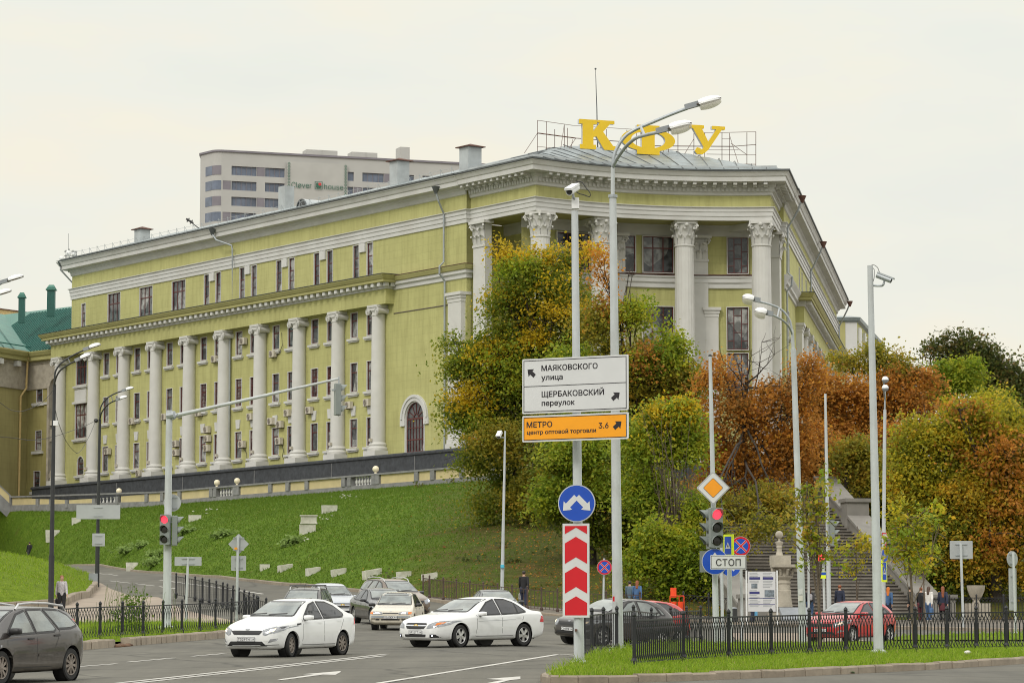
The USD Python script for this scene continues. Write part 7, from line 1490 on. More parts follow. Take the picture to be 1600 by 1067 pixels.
def wheel(t, c, R, side, steer, spokes, rimmat, w=.20):
    wp = UsdGeom.Xform.Define(stage, t + '/' + numbered('wheel', t)); path = wp.GetPath().pathString; wp.AddTranslateOp().Set(Gf.Vec3d(*map(float, c)))
    if steer: wp.AddRotateZOp().Set(steer)
    T = frame((1, 0, 0), (0, 0, -side), (0, side, 0), (0, 0, 0)); rr = R * .68; h = w / 2
    MB().lathe([(rr, -h), (R * .9, -h), (R * .985, -h * .8), (R, -h * .5), (R, h * .5), (R * .985, h * .8), (R * .9, h), (rr, h * .9), (rr * .985, h * .75)], (0, 0, 0), 30, T=T).build('tyre', 'tyre', path, smooth=40, local=True)
    m = MB().lathe([(rr, h * .92), (rr * .95, h * .88), (rr * .93, h * .45), (rr * .93, -h * .5), (0, -h * .5)], (0, 0, 0), 28, T=T); m.build('barrel', 'trim_black', path, local=True)
    r = MB().lathe([(rr * 1.0, h * .90), (rr * .97, h * .97), (rr * .91, h * .90), (rr * .89, h * .70)], (0, 0, 0), 28, T=T).lathe([(rr * .26, h * .40), (rr * .24, h * .86), (rr * .15, h * .94), (0, h * .94)], (0, 0, 0), 14, T=T)
    for k in range(spokes):
        a = 2 * PI * k / spokes + .2; d = np.array([math.cos(a), math.sin(a)]); e = np.array([-d[1], d[0]]); w0, w1 = rr * .55 / spokes * 1.5, rr * .80 / spokes * 1.5
        q = [(d * rr * .18 + e * w0, h * .88), (d * rr * .18 - e * w0, h * .88), (d * rr * .93 - e * w1, h * .80), (d * rr * .93 + e * w1, h * .80), (d * rr * .18 + e * w0, h * .5), (d * rr * .18 - e * w0, h * .5), (d * rr * .93 - e * w1, h * .55), (d * rr * .93 + e * w1, h * .55)]
        vv = np.array([(p[0], p[1], z) for p, z in q]) @ T[:3, :3].T; r.add(vv, [[0, 1, 2, 3], [0, 4, 5, 1], [1, 5, 6, 2], [2, 6, 7, 3], [3, 7, 4, 0]])
    r.build('rim', rimmat, path, smooth=30, local=True)
def make_car(spec, label, loc, h, name='car', group=None):
    h = np.array(h, float); h /= np.linalg.norm(h); rz = math.atan2(h[1], h[0]); c = Car(spec); loc = np.array([loc[0], loc[1], 0.0])
    e = 1.2; zf = float(zb(*(loc[:2] + h * e))); zr_ = float(zb(*(loc[:2] - h * e))); lf = np.array([-h[1], h[0]]); zl = float(zb(*(loc[:2] + lf * .7))); zrr = float(zb(*(loc[:2] - lf * .7))); loc[2] = (zf + zr_) / 2 + .004
    path = '/World/' + numbered(name); x = UsdGeom.Xform.Define(stage, path); x.AddTranslateOp().Set(Gf.Vec3d(*map(float, loc))); x.AddRotateZOp().Set(math.degrees(rz)); x.AddRotateYOp().Set(-math.degrees(math.atan((zf - zr_) / (2 * e)))); x.AddRotateXOp().Set(math.degrees(math.atan((zl - zrr) / 1.4)))
    setdata(x.GetPrim(), label=label, category=spec.get('cat', 'car'), group=group); LABELS.setdefault(label, []).append((path, group)); t = path; sp = spec; col = sp['paint']
    bd = lambda m, name, mat, parent=t, **k: m.build(name, mat, parent, local=True, **k)
    bd(MB().add(c.v, c.f), 'body', col, smooth=32)
    y1 = c.W / 2
    un = MB().box((0, 0, .27), (c.L * .82, c.W * .72, .16))
    for wx in c.wx:
        for sd in (-1, 1):
            T = frame((1, 0, 0), (0, 0, -sd), (0, sd, 0), (wx, 0, c.R + .005)); un.lathe([(0, y1 - .262), (c.R + .05, y1 - .262), (c.R + .05, y1 - .045)], (0, 0, 0), 28, T=T)
    bd(un, 'underbody', 'trim_black')
    for i, wx in enumerate(c.wx):
        for sd in (-1, 1): wheel(t, (wx, sd * (y1 - .125), c.R), c.R, sd, sp.get('steer', 0) if i == 0 else 0, sp.get('spokes', 5), sp.get('rim', 'alloy'), sp.get('ww', .2))
    sides = (('left', 1), ('right', -1))
    for ax, sd in sides:
        tr = (lambda g: sa.scale(g, -1, 1, origin=(0, 0))) if ax == 'left' else (lambda g: g)      # given in (x forward, z)
        loc2 = lambda pts: tr(sg.Polygon([(c.X(px), pz) for px, pz in pts]).buffer(0))
        W_ = sp['windows']
        for i, w in enumerate(W_):
            bd(c.decal(loc2(w).buffer(.03, join_style=1).simplify(.004), ax, .005 + .0004 * i), 'window_trim', sp.get('trim', 'trim_black'))
            bd(c.decal(loc2(w).buffer(-.012).buffer(.0), ax, .009), 'side_window', sp.get('glass_side', 'car_glass'))
        for px in sp['seams']: bd(c.decal(tr(sg.LineString([(c.X(px[0]), px[1]), (c.X(px[2]), px[3])]).buffer(.007)), ax, .0015), 'door_seam', 'trim_black')
        for px, pz in sp['handles']:
            m = c.decal(tr(sg.box(c.X(px) - .10, pz - .018, c.X(px) + .10, pz + .018)), ax, .02); bd(m, 'door_handle', sp.get('handle', col))
        if 'moulding' in sp: bd(c.decal(tr(shapely.union_all([sg.box(c.X(b), sp['moulding'][0], c.X(a), sp['moulding'][1]) for a, b in sp['moulding'][2]])), ax, .012), 'side_moulding', sp['moulding'][3])
        bd(c.decal(tr(sg.box(c.X(sp['fo'] + sp['wb'] - c.R - .08), .16, c.X(sp['fo'] + c.R + .08), .245)), ax, .004), 'sill', sp.get('sillmat', 'trim_black'))
        if 'side_lamp' in sp: bd(c.decal(loc2(sp['side_lamp']), ax, .006), 'side_marker', sp.get('side_lamp_mat', 'chrome'))
        if 'tail_side' in sp: bd(c.decal(loc2(sp['tail_side']), ax, .007), 'tail_light', 'tail_red')
        if 'head_side' in sp: bd(c.decal(loc2(sp['head_side']), ax, .007), 'headlight', 'lamp_silver')
        mx, mz = sp['mirror']; my = sd * (float(c.prof('P', mx)) * .96 + .10)
        m = hull([(np.array([c.X(mx), my, mz]) + np.array([sx, sy, sz])) for sx in (-.06, .09) for sy in (-.115, .115) for sz in (-.055, .06)] + [(c.X(mx) + .12, my, mz)]).refine(3); me = trimesh.Trimesh(*[np.asarray(q) for q in (m.to_mesh().vert_properties[:, :3], m.to_mesh().tri_verts)]); me = trimesh.smoothing.filter_taubin(me, iterations=8)
        mp = bd(MB().mesh(me), 'mirror', sp.get('mirror_mat', col), smooth=True); bd(MB().box((c.X(mx) - .0, my - sd * .12, mz - .05), (.06, .12, .04)), 'stalk', 'trim_black', mp)
    f2 = lambda pts: sg.Polygon(pts).buffer(0)
    sym = lambda pts: (f2(pts), sa.scale(f2(pts), -1, 1, origin=(0, 0)))
    ws = sp['windscreen']; g = f2([(-ws[0], ws[1]), (ws[0], ws[1]), (ws[2], ws[3]), (-ws[2], ws[3])]).buffer(.03, join_style=1)
    bd(c.decal(g, 'front', .009, .10), 'window_trim', 'trim_black'); bd(c.decal(g.buffer(-.028), 'front', .013, .10), 'windscreen', 'car_glass')
    rw = sp['rear_glass']; bd(c.decal(f2([(-rw[0], rw[1]), (rw[0], rw[1]), (rw[2], rw[3]), (-rw[2], rw[3])]), 'rear', .005, .12), 'rear_window', sp.get('glass_side', 'car_glass'))
    wz = ws[1] + .005
    wip = MB()
    for y in (-.38, .22):
        P = c.decal(sg.LineString([(y - .3, wz + .005), (y + .18, wz + .035)]).buffer(.014), 'front', .02, .1); bd(P, 'wiper', 'trim_black')
    for nm, pts, mat, both in sp['front']:
        for g in (sym(pts) if both else (f2(pts),)):
            if nm == 'headlight': bd(c.decal(g.buffer(.016), 'front', .005, .07), 'headlight_frame', 'lamp_grey')
            bd(c.decal(g, 'front', .008 if mat not in ('headlight_warm', 'headlight_cool', 'gold', 'lamp_amber', 'chrome') else .013, .07), nm, mat)
    if 'tail' in sp:
        for g in sym(sp['tail']): bd(c.decal(g, 'rear', .006, .08), 'tail_light', 'tail_red')
    pz = sp['plate']; pw, ph = .26, .056
    pm = c.decal(sg.box(pz[0] - pw, pz[1] - ph, pz[0] + pw, pz[1] + ph), 'front', .02, .2)
    if pm.v:
        xf = max(q[:, 0].max() for q in pm.v); o = np.array([xf + .012, pz[0], pz[1]]); ay = np.array([0, 1.0, 0]); pp = bd(MB().fbox(o, ay, UP, (1, 0, 0), -pw, pw, -ph, ph, -.012, 0), 'number_plate', 'plate_white')
        bd(MB().poly(sg.box(-pw, -ph, pw, ph).difference(sg.box(-pw + .008, -ph + .008, pw - .008, ph - .008)), o, ay, UP, .0005, .0015), 'border', 'sign_black', pp)
        txt = sp.get('plate_text')
        if txt:
            m = meshkit.text_mesh(txt[0], .062, .001, True); v = np.asarray(m.vertices).copy(); v[:, 0] -= v[:, 0].min(); v[:, 0] *= .345 / v[:, 0].max(); bd(MB().add(o + (v[:, :1] - pw + .03) * ay + (v[:, 1:2] - .033) * UP + (v[:, 2:] + .001) * np.array([1, 0, 0]), m.faces), 'lettering', 'sign_black', pp)
            m = meshkit.text_mesh(txt[1], .045, .001, True); v = np.asarray(m.vertices).copy(); v[:, 0] -= v[:, 0].min(); v[:, 0] *= .10 / v[:, 0].max(); bd(MB().add(o + (v[:, :1] + .14) * ay + (v[:, 1:2] - .02) * UP + (v[:, 2:] + .001) * np.array([1, 0, 0]), m.faces), 'lettering', 'sign_black', pp)
    if sp.get('rails'):
        for sd in (-1, 1):
            x0, x1 = sp['rails']; q = [np.array([c.X(x0 + (x1 - x0) * k), sd * (sp['wr'] - .03), float(c.prof('T', x0 + (x1 - x0) * k)) - .03 + (.085 if 0 < k < 1 else 0)]) for k in (0, .06, .3, .6, .94, 1)]; bd(MB().tube(q, .022, 8), 'roof_rail', 'alloy')
        for k in sp.get('bars', ()): bd(MB().tube([(c.X(k), -sp['wr'] - .02, c.H + .08), (c.X(k), sp['wr'] + .02, c.H + .08)], .025, 8), 'roof_bar', 'trim_black')
    if 'antenna' in sp: bd(MB().cyl((c.X(sp['antenna']), 0, c.H - .02), (c.X(sp['antenna']) - .12, 0, c.H + .16), .008, n=5), 'antenna', 'trim_black')
    return t
def by_wheels(pf, pr, Y, spec, h=None):
    """plan position of a car from the picture columns of its near front and rear wheels (its left side is seen)"""
    s_ = Y / F_PX; dx = (pf - pr) * s_; dy = -math.sqrt(max(spec['wb'] ** 2 - dx * dx, .01)); hh = np.array([dx, dy]) / spec['wb']; lf = np.array([-hh[1], hh[0]])
    mid = np.array([((pf + pr) / 2 - C_X) * s_, Y]); return mid - lf * (spec['W'] / 2 - .1) + hh * ((spec['fo'] + spec['wb'] / 2) - spec['L'] / 2), hh
def at_px(px, Y): return np.array([(px - C_X) / F_PX * Y, Y])

KIA = dict(glass_side='tinted_glass', L=4.37, W=1.70, H=1.47, wb=2.57, fo=.86, R=.30, wr=.53, paint='paint_white', steer=12, spokes=8, rim='alloy_dirty', ww=.19,
    T=[(0, .56), (.03, .66), (.10, .735), (.35, .83), (.8, .945), (1.12, 1.005), (1.25, 1.06), (1.95, 1.40), (2.2, 1.452), (2.6, 1.47), (3.0, 1.452), (3.35, 1.38), (3.85, 1.13), (4.0, 1.09), (4.25, 1.07), (4.34, 1.0), (4.37, .86)],
    B=[(0, .52), (.1, .66), (.6, .78), (1.2, .87), (2.5, .93), (3.6, .985), (4.2, .99), (4.37, .8)], P=[(0, .50), (.03, .60), (.10, .70), (.3, .80), (.7, .845), (1.2, .85), (3.2, .85), (3.9, .82), (4.2, .74), (4.33, .64), (4.37, .55)], Z=[(0, .30), (.1, .21), (.5, .19), (3.7, .19), (4.2, .25), (4.37, .36)],
    windows=[[(1.52, .945), (1.60, 1.02), (2.05, 1.30), (2.35, 1.365), (2.40, .965)], [(2.50, .97), (2.46, 1.37), (2.9, 1.36), (3.25, 1.25), (3.52, 1.07), (3.42, 1.0), (3.1, .985)]],
    seams=[(1.35, .32, 1.42, .93), (2.44, .30, 2.46, .97), (3.25, .62, 3.52, 1.02), (1.38, .30, 3.02, .30)], handles=[(2.22, .86), (3.22, .90)], mirror=(1.55, .985), mirror_mat='paint_white', side_lamp=[(1.08, .79), (1.30, .82), (1.30, .85), (1.1, .84)], side_lamp_mat='trim_black',
    windscreen=(.62, 1.045, .50, 1.365), rear_glass=(.56, 1.12, .48, 1.36), plate=(.0, .455), plate_text=('Т329ТН', '116'), tail=[(.42, .82), (.66, .80), (.70, .95), (.5, .96)], tail_side=[(4.05, .78), (4.36, .80), (4.34, .95), (4.12, .95)], head_side=[(.12, .60), (.55, .70), (.72, .80), (.30, .765), (.1, .68)],
    front=[('grille', [(-.40, .67), (.40, .67), (.46, .655), (.37, .565), (-.37, .565), (-.46, .655)], 'trim_black', False), ('headlight', [(.49, .575), (.55, .56), (.80, .68), (.82, .775), (.70, .76), (.47, .675)], 'lamp_silver', True), ('lamp', [(.62, .63), (.72, .66), (.73, .725), (.63, .70)], 'headlight_warm', True), ('indicator', [(.76, .70), (.81, .73), (.81, .77), (.76, .755)], 'trim_black', True),
           ('air_intake', [(-.46, .40), (.46, .40), (.58, .285), (-.58, .285)], 'trim_black', False), ('fog_lamp_surround', [(.60, .36), (.76, .42), (.78, .475), (.66, .46)], 'lamp_silver', True), ('fog_trim', [(.56, .30), (.78, .315), (.78, .325), (.56, .315)], 'trim_black', True), ('emblem', [(-.07, .70), (-.04, .718), (.04, .718), (.07, .70), (.04, .684), (-.04, .684)], 'lamp_silver', False)])
p, h = by_wheels(459, 529.5, 81, KIA); make_car(KIA, 'white saloon car with a black grille turning across the junction, first from the left', p, h)

EPI = dict(KIA, L=4.80, W=1.81, H=1.45, wb=2.70, fo=.98, R=.325, wr=.56, spokes=5, rim='alloy', steer=6, ww=.21,
    T=[(0, .55), (.03, .64), (.12, .74), (.4, .83), (.9, .93), (1.32, .985), (1.45, 1.03), (2.2, 1.37), (2.5, 1.43), (2.85, 1.45), (3.2, 1.43), (3.5, 1.37), (4.1, 1.08), (4.25, 1.045), (4.62, 1.02), (4.76, .97), (4.80, .80)],
    B=[(0, .5), (.1, .64), (.7, .79), (1.4, .86), (2.8, .90), (4.0, .95), (4.6, .93), (4.80, .72)], P=[(0, .52), (.03, .64), (.10, .74), (.3, .84), (.75, .895), (1.3, .905), (3.6, .905), (4.3, .86), (4.6, .78), (4.76, .68), (4.80, .58)], Z=[(0, .29), (.1, .21), (.5, .19), (4.1, .19), (4.6, .26), (4.80, .36)],
    windows=[[(1.80, .925), (1.86, .99), (2.30, 1.27), (2.62, 1.355), (2.68, .94)], [(2.77, .945), (2.72, 1.36), (3.1, 1.35), (3.42, 1.26), (3.42, .965)], [(3.46, .97), (3.46, 1.24), (3.62, 1.15), (3.80, 1.01)]],
    seams=[(1.60, .32, 1.70, .92), (2.72, .30, 2.73, .94), (3.55, .66, 3.72, .97), (1.62, .31, 3.3, .31)], handles=[(2.48, .81), (3.42, .845)], mirror=(1.82, .955), side_lamp=[(1.7, .74), (3.3, .775), (3.3, .782), (1.7, .747)], side_lamp_mat='lamp_grey',
    windscreen=(.66, 1.03, .54, 1.345), rear_glass=(.60, 1.07, .5, 1.34), plate=(.02, .435), plate_text=('Х911ТТ', '16'), tail=[(.50, .74), (.76, .72), (.80, .88), (.60, .90)], tail_side=[(4.42, .70), (4.78, .68), (4.76, .84), (4.52, .88)], head_side=[(.14, .58), (.60, .67), (.82, .76), (.3, .755), (.12, .66)],
    front=[('grille', [(-.36, .70), (.36, .70), (.42, .68), (.40, .645), (-.40, .645), (-.42, .68)], 'trim_black', False), ('grille', [(-.40, .61), (.40, .61), (.34, .54), (.2, .525), (-.2, .525), (-.34, .54)], 'trim_black', False), ('grille_bar', [(-.41, .645), (.41, .645), (.40, .612), (-.40, .612)], 'chrome', False), ('headlight', [(.46, .555), (.70, .58), (.86, .69), (.87, .755), (.70, .735), (.50, .645)], 'lamp_silver', True), ('indicator', [(.70, .62), (.82, .68), (.83, .735), (.71, .70)], 'lamp_amber', True),
           ('air_intake', [(-.42, .375), (.42, .375), (.40, .30), (-.40, .30)], 'trim_black', False), ('fog_lamp_surround', [(.55, .285), (.80, .285), (.72, .375), (.56, .375)], 'trim_black', True), ('fog_lamp', [(.62, .315), (.66, .315), (.66, .355), (.62, .355)], 'headlight_cool', True), ('emblem', [(-.095, .615), (-.04, .615), (-.03, .635), (.03, .635), (.04, .615), (.095, .615), (.075, .645), (.04, .645), (.03, .665), (-.03, .665), (-.04, .645), (-.075, .645)], 'gold', False)])
p, h = by_wheels(718.5, 816, 92, EPI); make_car(EPI, 'white saloon car with a gold badge and five-spoke wheels, seen mostly from its side', p, h)

WAG = dict(KIA, glass_side='car_glass', L=4.58, W=1.73, H=1.46, wb=2.60, fo=1.28, R=.315, wr=.575, paint='paint_darkgrey', steer=0, spokes=9, rim='alloy_dirty', handle='trim_black',
    T=[(0, .56), (.03, .66), (.12, .76), (.4, .85), (.8, .93), (1.12, .985), (1.25, 1.04), (1.95, 1.36), (2.25, 1.43), (2.7, 1.46), (3.4, 1.45), (3.9, 1.41), (4.1, 1.36), (4.42, 1.05), (4.54, .95), (4.58, .74)],
    B=[(0, .52), (.1, .66), (.6, .80), (1.2, .87), (2.5, .92), (4.2, .985), (4.5, .93), (4.58, .68)], P=[(0, .52), (.03, .62), (.10, .72), (.3, .81), (.7, .855), (1.2, .865), (3.6, .865), (4.2, .83), (4.48, .75), (4.58, .62)], Z=[(0, .30), (.1, .22), (.5, .20), (3.9, .20), (4.45, .28), (4.58, .38)],
    windows=[[(1.56, .93), (1.62, 1.0), (2.08, 1.29), (2.42, 1.36), (2.48, .95)], [(2.57, .955), (2.52, 1.37), (3.06, 1.375), (3.30, 1.01), (3.22, .97)], [(3.43, 1.02), (3.17, 1.375), (3.72, 1.355), (3.98, 1.26), (4.18, 1.07), (3.9, 1.03)]],
    seams=[(1.38, .32, 1.46, .92), (2.52, .30, 2.53, .95), (3.2, .66, 3.45, 1.0), (1.4, .3, 3.05, .3)], handles=[(2.30, .84), (3.28, .89)], mirror=(1.60, .99), mirror_mat='trim_black', moulding=(.50, .545, [(1.5, 2.48), (2.56, 3.08)], 'paint_darkgrey'), side_lamp=[(1.16, .70), (1.22, .70), (1.22, .74), (1.16, .74)], side_lamp_mat='lamp_silver', sillmat='paint_darkgrey',
    windscreen=(.62, 1.03, .53, 1.355), rear_glass=(.6, 1.02, .55, 1.33), plate=(0, .46), plate_text=None, tail=[(.5, .8), (.72, .78), (.68, 1.2), (.6, 1.2)], rails=(2.2, 4.1))
WAG.pop('tail_side')
p, h = by_wheels(19, 97, 60.4, WAG); make_car(WAG, 'dark grey estate car with roof rails, cut off by the left edge', p, h)

LADA = dict(KIA, L=4.12, W=1.65, H=1.40, wb=2.46, fo=.78, R=.285, wr=.56, paint='paint_cream', steer=0, spokes=6, rim='alloy_dirty', handle='trim_black',
    T=[(0, .50), (.02, .64), (.06, .70), (.4, .80), (1.0, .90), (1.12, .93), (1.22, .97), (1.85, 1.33), (2.05, 1.38), (2.5, 1.40), (3.1, 1.37), (3.45, 1.27), (3.9, .98), (4.05, .93), (4.12, .70)],
    B=[(0, .46), (.1, .62), (.6, .76), (1.2, .83), (2.5, .86), (3.9, .89), (4.12, .6)], P=[(0, .74), (.04, .77), (.2, .80), (.7, .82), (3.6, .825), (4.0, .80), (4.12, .74)], Z=[(0, .30), (.1, .22), (.5, .20), (3.7, .20), (4.12, .34)],
    windows=[[(1.42, .89), (1.98, 1.27), (2.35, 1.31), (2.38, .90)], [(2.46, .90), (2.42, 1.31), (2.95, 1.29), (3.2, .93)]], seams=[(1.3, .3, 1.38, .88), (2.4, .3, 2.42, .9)], handles=[(2.2, .78), (3.1, .8)], mirror=(1.45, .93), mirror_mat='trim_black', side_lamp=[(.9, .60), (1.0, .60), (1.0, .64), (.9, .64)], side_lamp_mat='lamp_amber',
    windscreen=(.62, .955, .52, 1.335), rear_glass=(.58, 1.0, .5, 1.28), plate=(.0, .49), plate_text=('О160ЕХ', '16'), tail=[(.5, .6), (.76, .6), (.76, .8), (.5, .8)],
    front=[('grille', [(-.30, .655), (.30, .655), (.30, .62), (-.30, .62)], 'trim_black', False), ('headlight', [(.32, .60), (.66, .60), (.66, .69), (.45, .69), (.34, .66)], 'lamp_silver', True), ('lamp', [(.38, .615), (.58, .615), (.58, .68), (.45, .68)], 'headlight_warm', True), ('indicator', [(.66, .60), (.77, .61), (.77, .685), (.66, .69)], 'lamp_amber', True), ('bumper_strip', [(-.79, .54), (.79, .54), (.79, .465), (-.79, .465)], 'lamp_grey', False), ('air_intake', [(-.35, .43), (.35, .43), (.35, .375), (-.35, .375)], 'trim_black', False), ('fog_lamp', [(.42, .43), (.56, .43), (.56, .375), (.42, .375)], 'trim_black', True), ('emblem', [(-.03, .70), (.03, .70), (.03, .725), (-.03, .725)], 'chrome', False)])
for k in ('tail_side', 'head_side'): LADA.pop(k, None)
make_car(LADA, 'cream boxy hatchback with its headlights lit, waiting nose-on in the queue', at_px(621.5, 119.5), (-.09, -1))
BMW = dict(EPI, L=4.62, W=1.80, H=1.43, wb=2.81, fo=.78, paint='paint_black', mirror_mat='paint_black', plate_text=None)
make_car(BMW, 'black saloon with one headlight lit, half hidden behind the cream hatchback', at_px(598, 128.5), (.30, -.95))
MIT = dict(EPI, L=4.57, W=1.76, H=1.49, paint='paint_silver', mirror_mat='paint_silver', plate_text=None); MIT['T'] = [(x, z + (.04 if x > 2 else 0)) for x, z in EPI['T']]
make_car(MIT, 'silver-blue saloon peeping out behind the first white saloon', at_px(519, 136), (.26, -.96))
GRY = dict(EPI, paint='paint_graphite', mirror_mat='paint_black', plate_text=None, L=4.6)
make_car(GRY, 'dark grey car of which only roof and windscreen show over the second white saloon', at_px(774, 127), (.16, -.98))
SUV = dict(WAG, L=4.62, W=1.86, H=1.70, wb=2.65, fo=.92, R=.36, wr=.60, paint='paint_brown', mirror_mat='paint_black', handle='paint_brown', plate_text=None, rails=(2.0, 4.0), sillmat='trim_black')
SUV['T'] = [(x, z * 1.165 if z > .6 else z * 1.2) for x, z in WAG['T']]; SUV['B'] = [(x, z * 1.16) for x, z in WAG['B']]; SUV['P'] = [(x, z * 1.075) for x, z in WAG['P']]; SUV['Z'] = [(x, z * 1.35) for x, z in WAG['Z']]
SUV['windows'] = [[(x, z * 1.165) for x, z in w] for w in WAG['windows']]; SUV['windscreen'] = (.66, 1.20, .56, 1.585); SUV['rear_glass'] = (.62, 1.2, .56, 1.55); SUV['mirror'] = (1.6, 1.14); SUV['plate'] = (0, .56); SUV['handles'] = [(2.3, .97), (3.28, 1.03)]
SUV['front'] = [(n, [(y * 1.07, z * 1.22) for y, z in p], ('headlight_cool' if m == 'headlight_warm' else m), b) for n, p, m, b in KIA['front']]; SUV['head_side'] = [(x, z * 1.2) for x, z in KIA['head_side']]; SUV.pop('moulding', None); SUV.pop('side_lamp', None)
make_car(SUV, 'brown off-road car with roof rails towering behind the cream hatchback', at_px(615, 137.5), (.42, -.9))
RCK = dict(SUV, L=4.0, W=1.70, H=1.52, wb=2.46, fo=.8, R=.30, paint='paint_darkgrey', rails=(1.8, 3.5), bars=(2.0, 3.1), antenna=1.85); k_ = 1.52 / 1.70
RCK['T'] = [(x * 4.0 / 4.62, z * k_) for x, z in SUV['T']]; RCK['B'] = [(x * 4.0 / 4.62, z * k_) for x, z in SUV['B']]; RCK['P'] = [(x * 4.0 / 4.62, z * .915) for x, z in SUV['P']]; RCK['Z'] = [(x * 4.0 / 4.62, z * k_) for x, z in SUV['Z']]; RCK['windows'] = [[(x * 4.0 / 4.62, z * k_) for x, z in w] for w in SUV['windows']]
RCK['windscreen'] = (.62, 1.08, .53, 1.41); RCK['rear_glass'] = (.55, 1.07, .5, 1.38); RCK['mirror'] = (1.4, 1.02); RCK['plate'] = (0, .5); RCK['handles'] = [(2.0, .87)]; RCK['seams'] = [(1.2, .3, 1.26, .9), (2.2, .3, 2.2, .95)]; RCK['front'] = [(n, [(y * .92, z * k_) for y, z in p], m, b) for n, p, m, b in SUV['front'] if m != 'headlight_cool']; RCK['head_side'] = [(x * .8, z * k_) for x, z in SUV['head_side']]
make_car(RCK, 'dark hatchback with a silver roof rack directly behind the first white saloon', at_px(478, 122), (-.12, -.99))
RED = dict(KIA, L=3.90, W=1.65, H=1.42, wb=2.48, fo=.78, R=.29, wr=.53, paint='paint_red', mirror_mat='paint_red', steer=0, spokes=6, rim='alloy', plate_text=('К405КЕ', '16'), sillmat='paint_red',
    T=[(0, .56), (.03, .66), (.10, .74), (.35, .83), (.75, .93), (.98, .985), (1.1, 1.03), (1.75, 1.34), (2.05, 1.405), (2.45, 1.42), (2.95, 1.39), (3.3, 1.31), (3.65, 1.05), (3.84, .93), (3.90, .72)],
    B=[(0, .52), (.1, .66), (.6, .80), (1.2, .87), (2.5, .93), (3.6, .96), (3.90, .66)], P=[(0, .50), (.03, .60), (.10, .70), (.3, .78), (.7, .82), (3.2, .825), (3.65, .77), (3.84, .68), (3.90, .58)], Z=[(0, .30), (.1, .22), (.5, .20), (3.5, .20), (3.90, .36)],
    windows=[[(1.36, .94), (1.42, 1.0), (1.88, 1.27), (2.18, 1.335), (2.24, .95)], [(2.33, .955), (2.28, 1.335), (2.72, 1.31), (2.95, 1.22), (3.12, 1.02), (3.0, .985)], [(3.19, 1.03), (3.05, 1.19), (3.18, 1.14), (3.32, 1.03)]], seams=[(1.2, .32, 1.28, .93), (2.28, .30, 2.29, .95), (2.95, .64, 3.2, 1.0)], handles=[(2.06, .85), (2.98, .89)], mirror=(1.40, .985), windscreen=(.60, 1.03, .5, 1.335), rear_glass=(.55, 1.05, .5, 1.28), tail=[(.45, .75), (.68, .73), (.66, 1.05), (.58, 1.05)])
for k in ('tail_side', 'side_lamp'): RED.pop(k, None)
p, h = by_wheels(1323, 1391, 106.5, RED); make_car(RED, 'red hatchback passing behind the iron fence on the slip road', p, h)
NOTE = dict(RED, L=4.08, W=1.69, H=1.50, wb=2.60, paint='paint_darkgrey', mirror_mat='paint_black', plate_text=('С048КВ', '16'), glass_side='car_glass', sillmat='trim_black'); k2 = 1.5 / 1.42
NOTE['T'] = [(x * 4.08 / 3.9, z * (k2 if z > .9 else 1)) for x, z in RED['T']]; NOTE['B'] = [(x * 4.08 / 3.9, z * 1.02) for x, z in RED['B']]; NOTE['P'] = [(x * 4.08 / 3.9, z * 1.025) for x, z in RED['P']]; NOTE['Z'] = [(x * 4.08 / 3.9, z) for x, z in RED['Z']]; NOTE['windows'] = [[(x * 4.08 / 3.9, .02 + z * (1.05 if z > 1.1 else 1)) for x, z in w] for w in RED['windows']]; NOTE['windscreen'] = (.61, 1.07, .51, 1.41)
p = at_px(958, 99.5); make_car(NOTE, 'dark grey hatchback behind the two big poles, nose out past the fence', p, (-.74, -.67))
RED2 = dict(RED, plate_text=None); make_car(RED2, 'red car almost entirely hidden behind the dark grey hatchback', at_px(992, 105), (-.74, -.67))
# ---------------------------------------------------------------- people
plain('skin', (0.50, 0.30, 0.21), 0.55, var=0.06); plain('eye_dark', (0.02, 0.015, 0.012), 0.3); plain('lip', (0.36, 0.14, 0.11), 0.5); plain('shoe_dark', (0.03, 0.028, 0.026), 0.5); plain('shoe_light', (0.55, 0.53, 0.50), 0.6)
for n_, c_ in dict(black=(.016, .016, .018), navy=(.022, .028, .055), charcoal=(.045, .045, .05), denim=(.055, .105, .21), white=(.62, .60, .57), wine=(.10, .022, .03), blue=(.06, .13, .27), teal=(.10, .15, .19)).items(): plain('cloth_' + n_, c_, .85, var=.25, scale=5)
plain('cloth_speckled', (.42, .40, .42), .85, var=.5, scale=26); plain('cloth_orange', (.60, .17, .03), .8); plain('hair_red', (.22, .06, .018), .55, var=.3, scale=20); plain('hair_dark', (.022, .016, .012), .55); plain('hair_brown', (.065, .035, .02), .55); plain('bag_blue', (.16, .50, .80), .5); plain('bag_white', (.7, .7, .7), .5)
def chain(J):
    """smooth solid through joints (point, radius); radii may be (rx, ry, rz)"""
    sp = []
    for p, r in J: r3 = (r, r, r) if np.ndim(r) == 0 else r; sp.append(manifold3d.Manifold.sphere(1, 14).scale(tuple(map(float, r3))).translate(tuple(map(float, p))))
    if len(sp) == 1: return sp[0]
    o = None
    for a, b in zip(sp[:-1], sp[1:]): h_ = manifold3d.Manifold.batch_hull([a, b]); o = h_ if o is None else o + h_
    return o
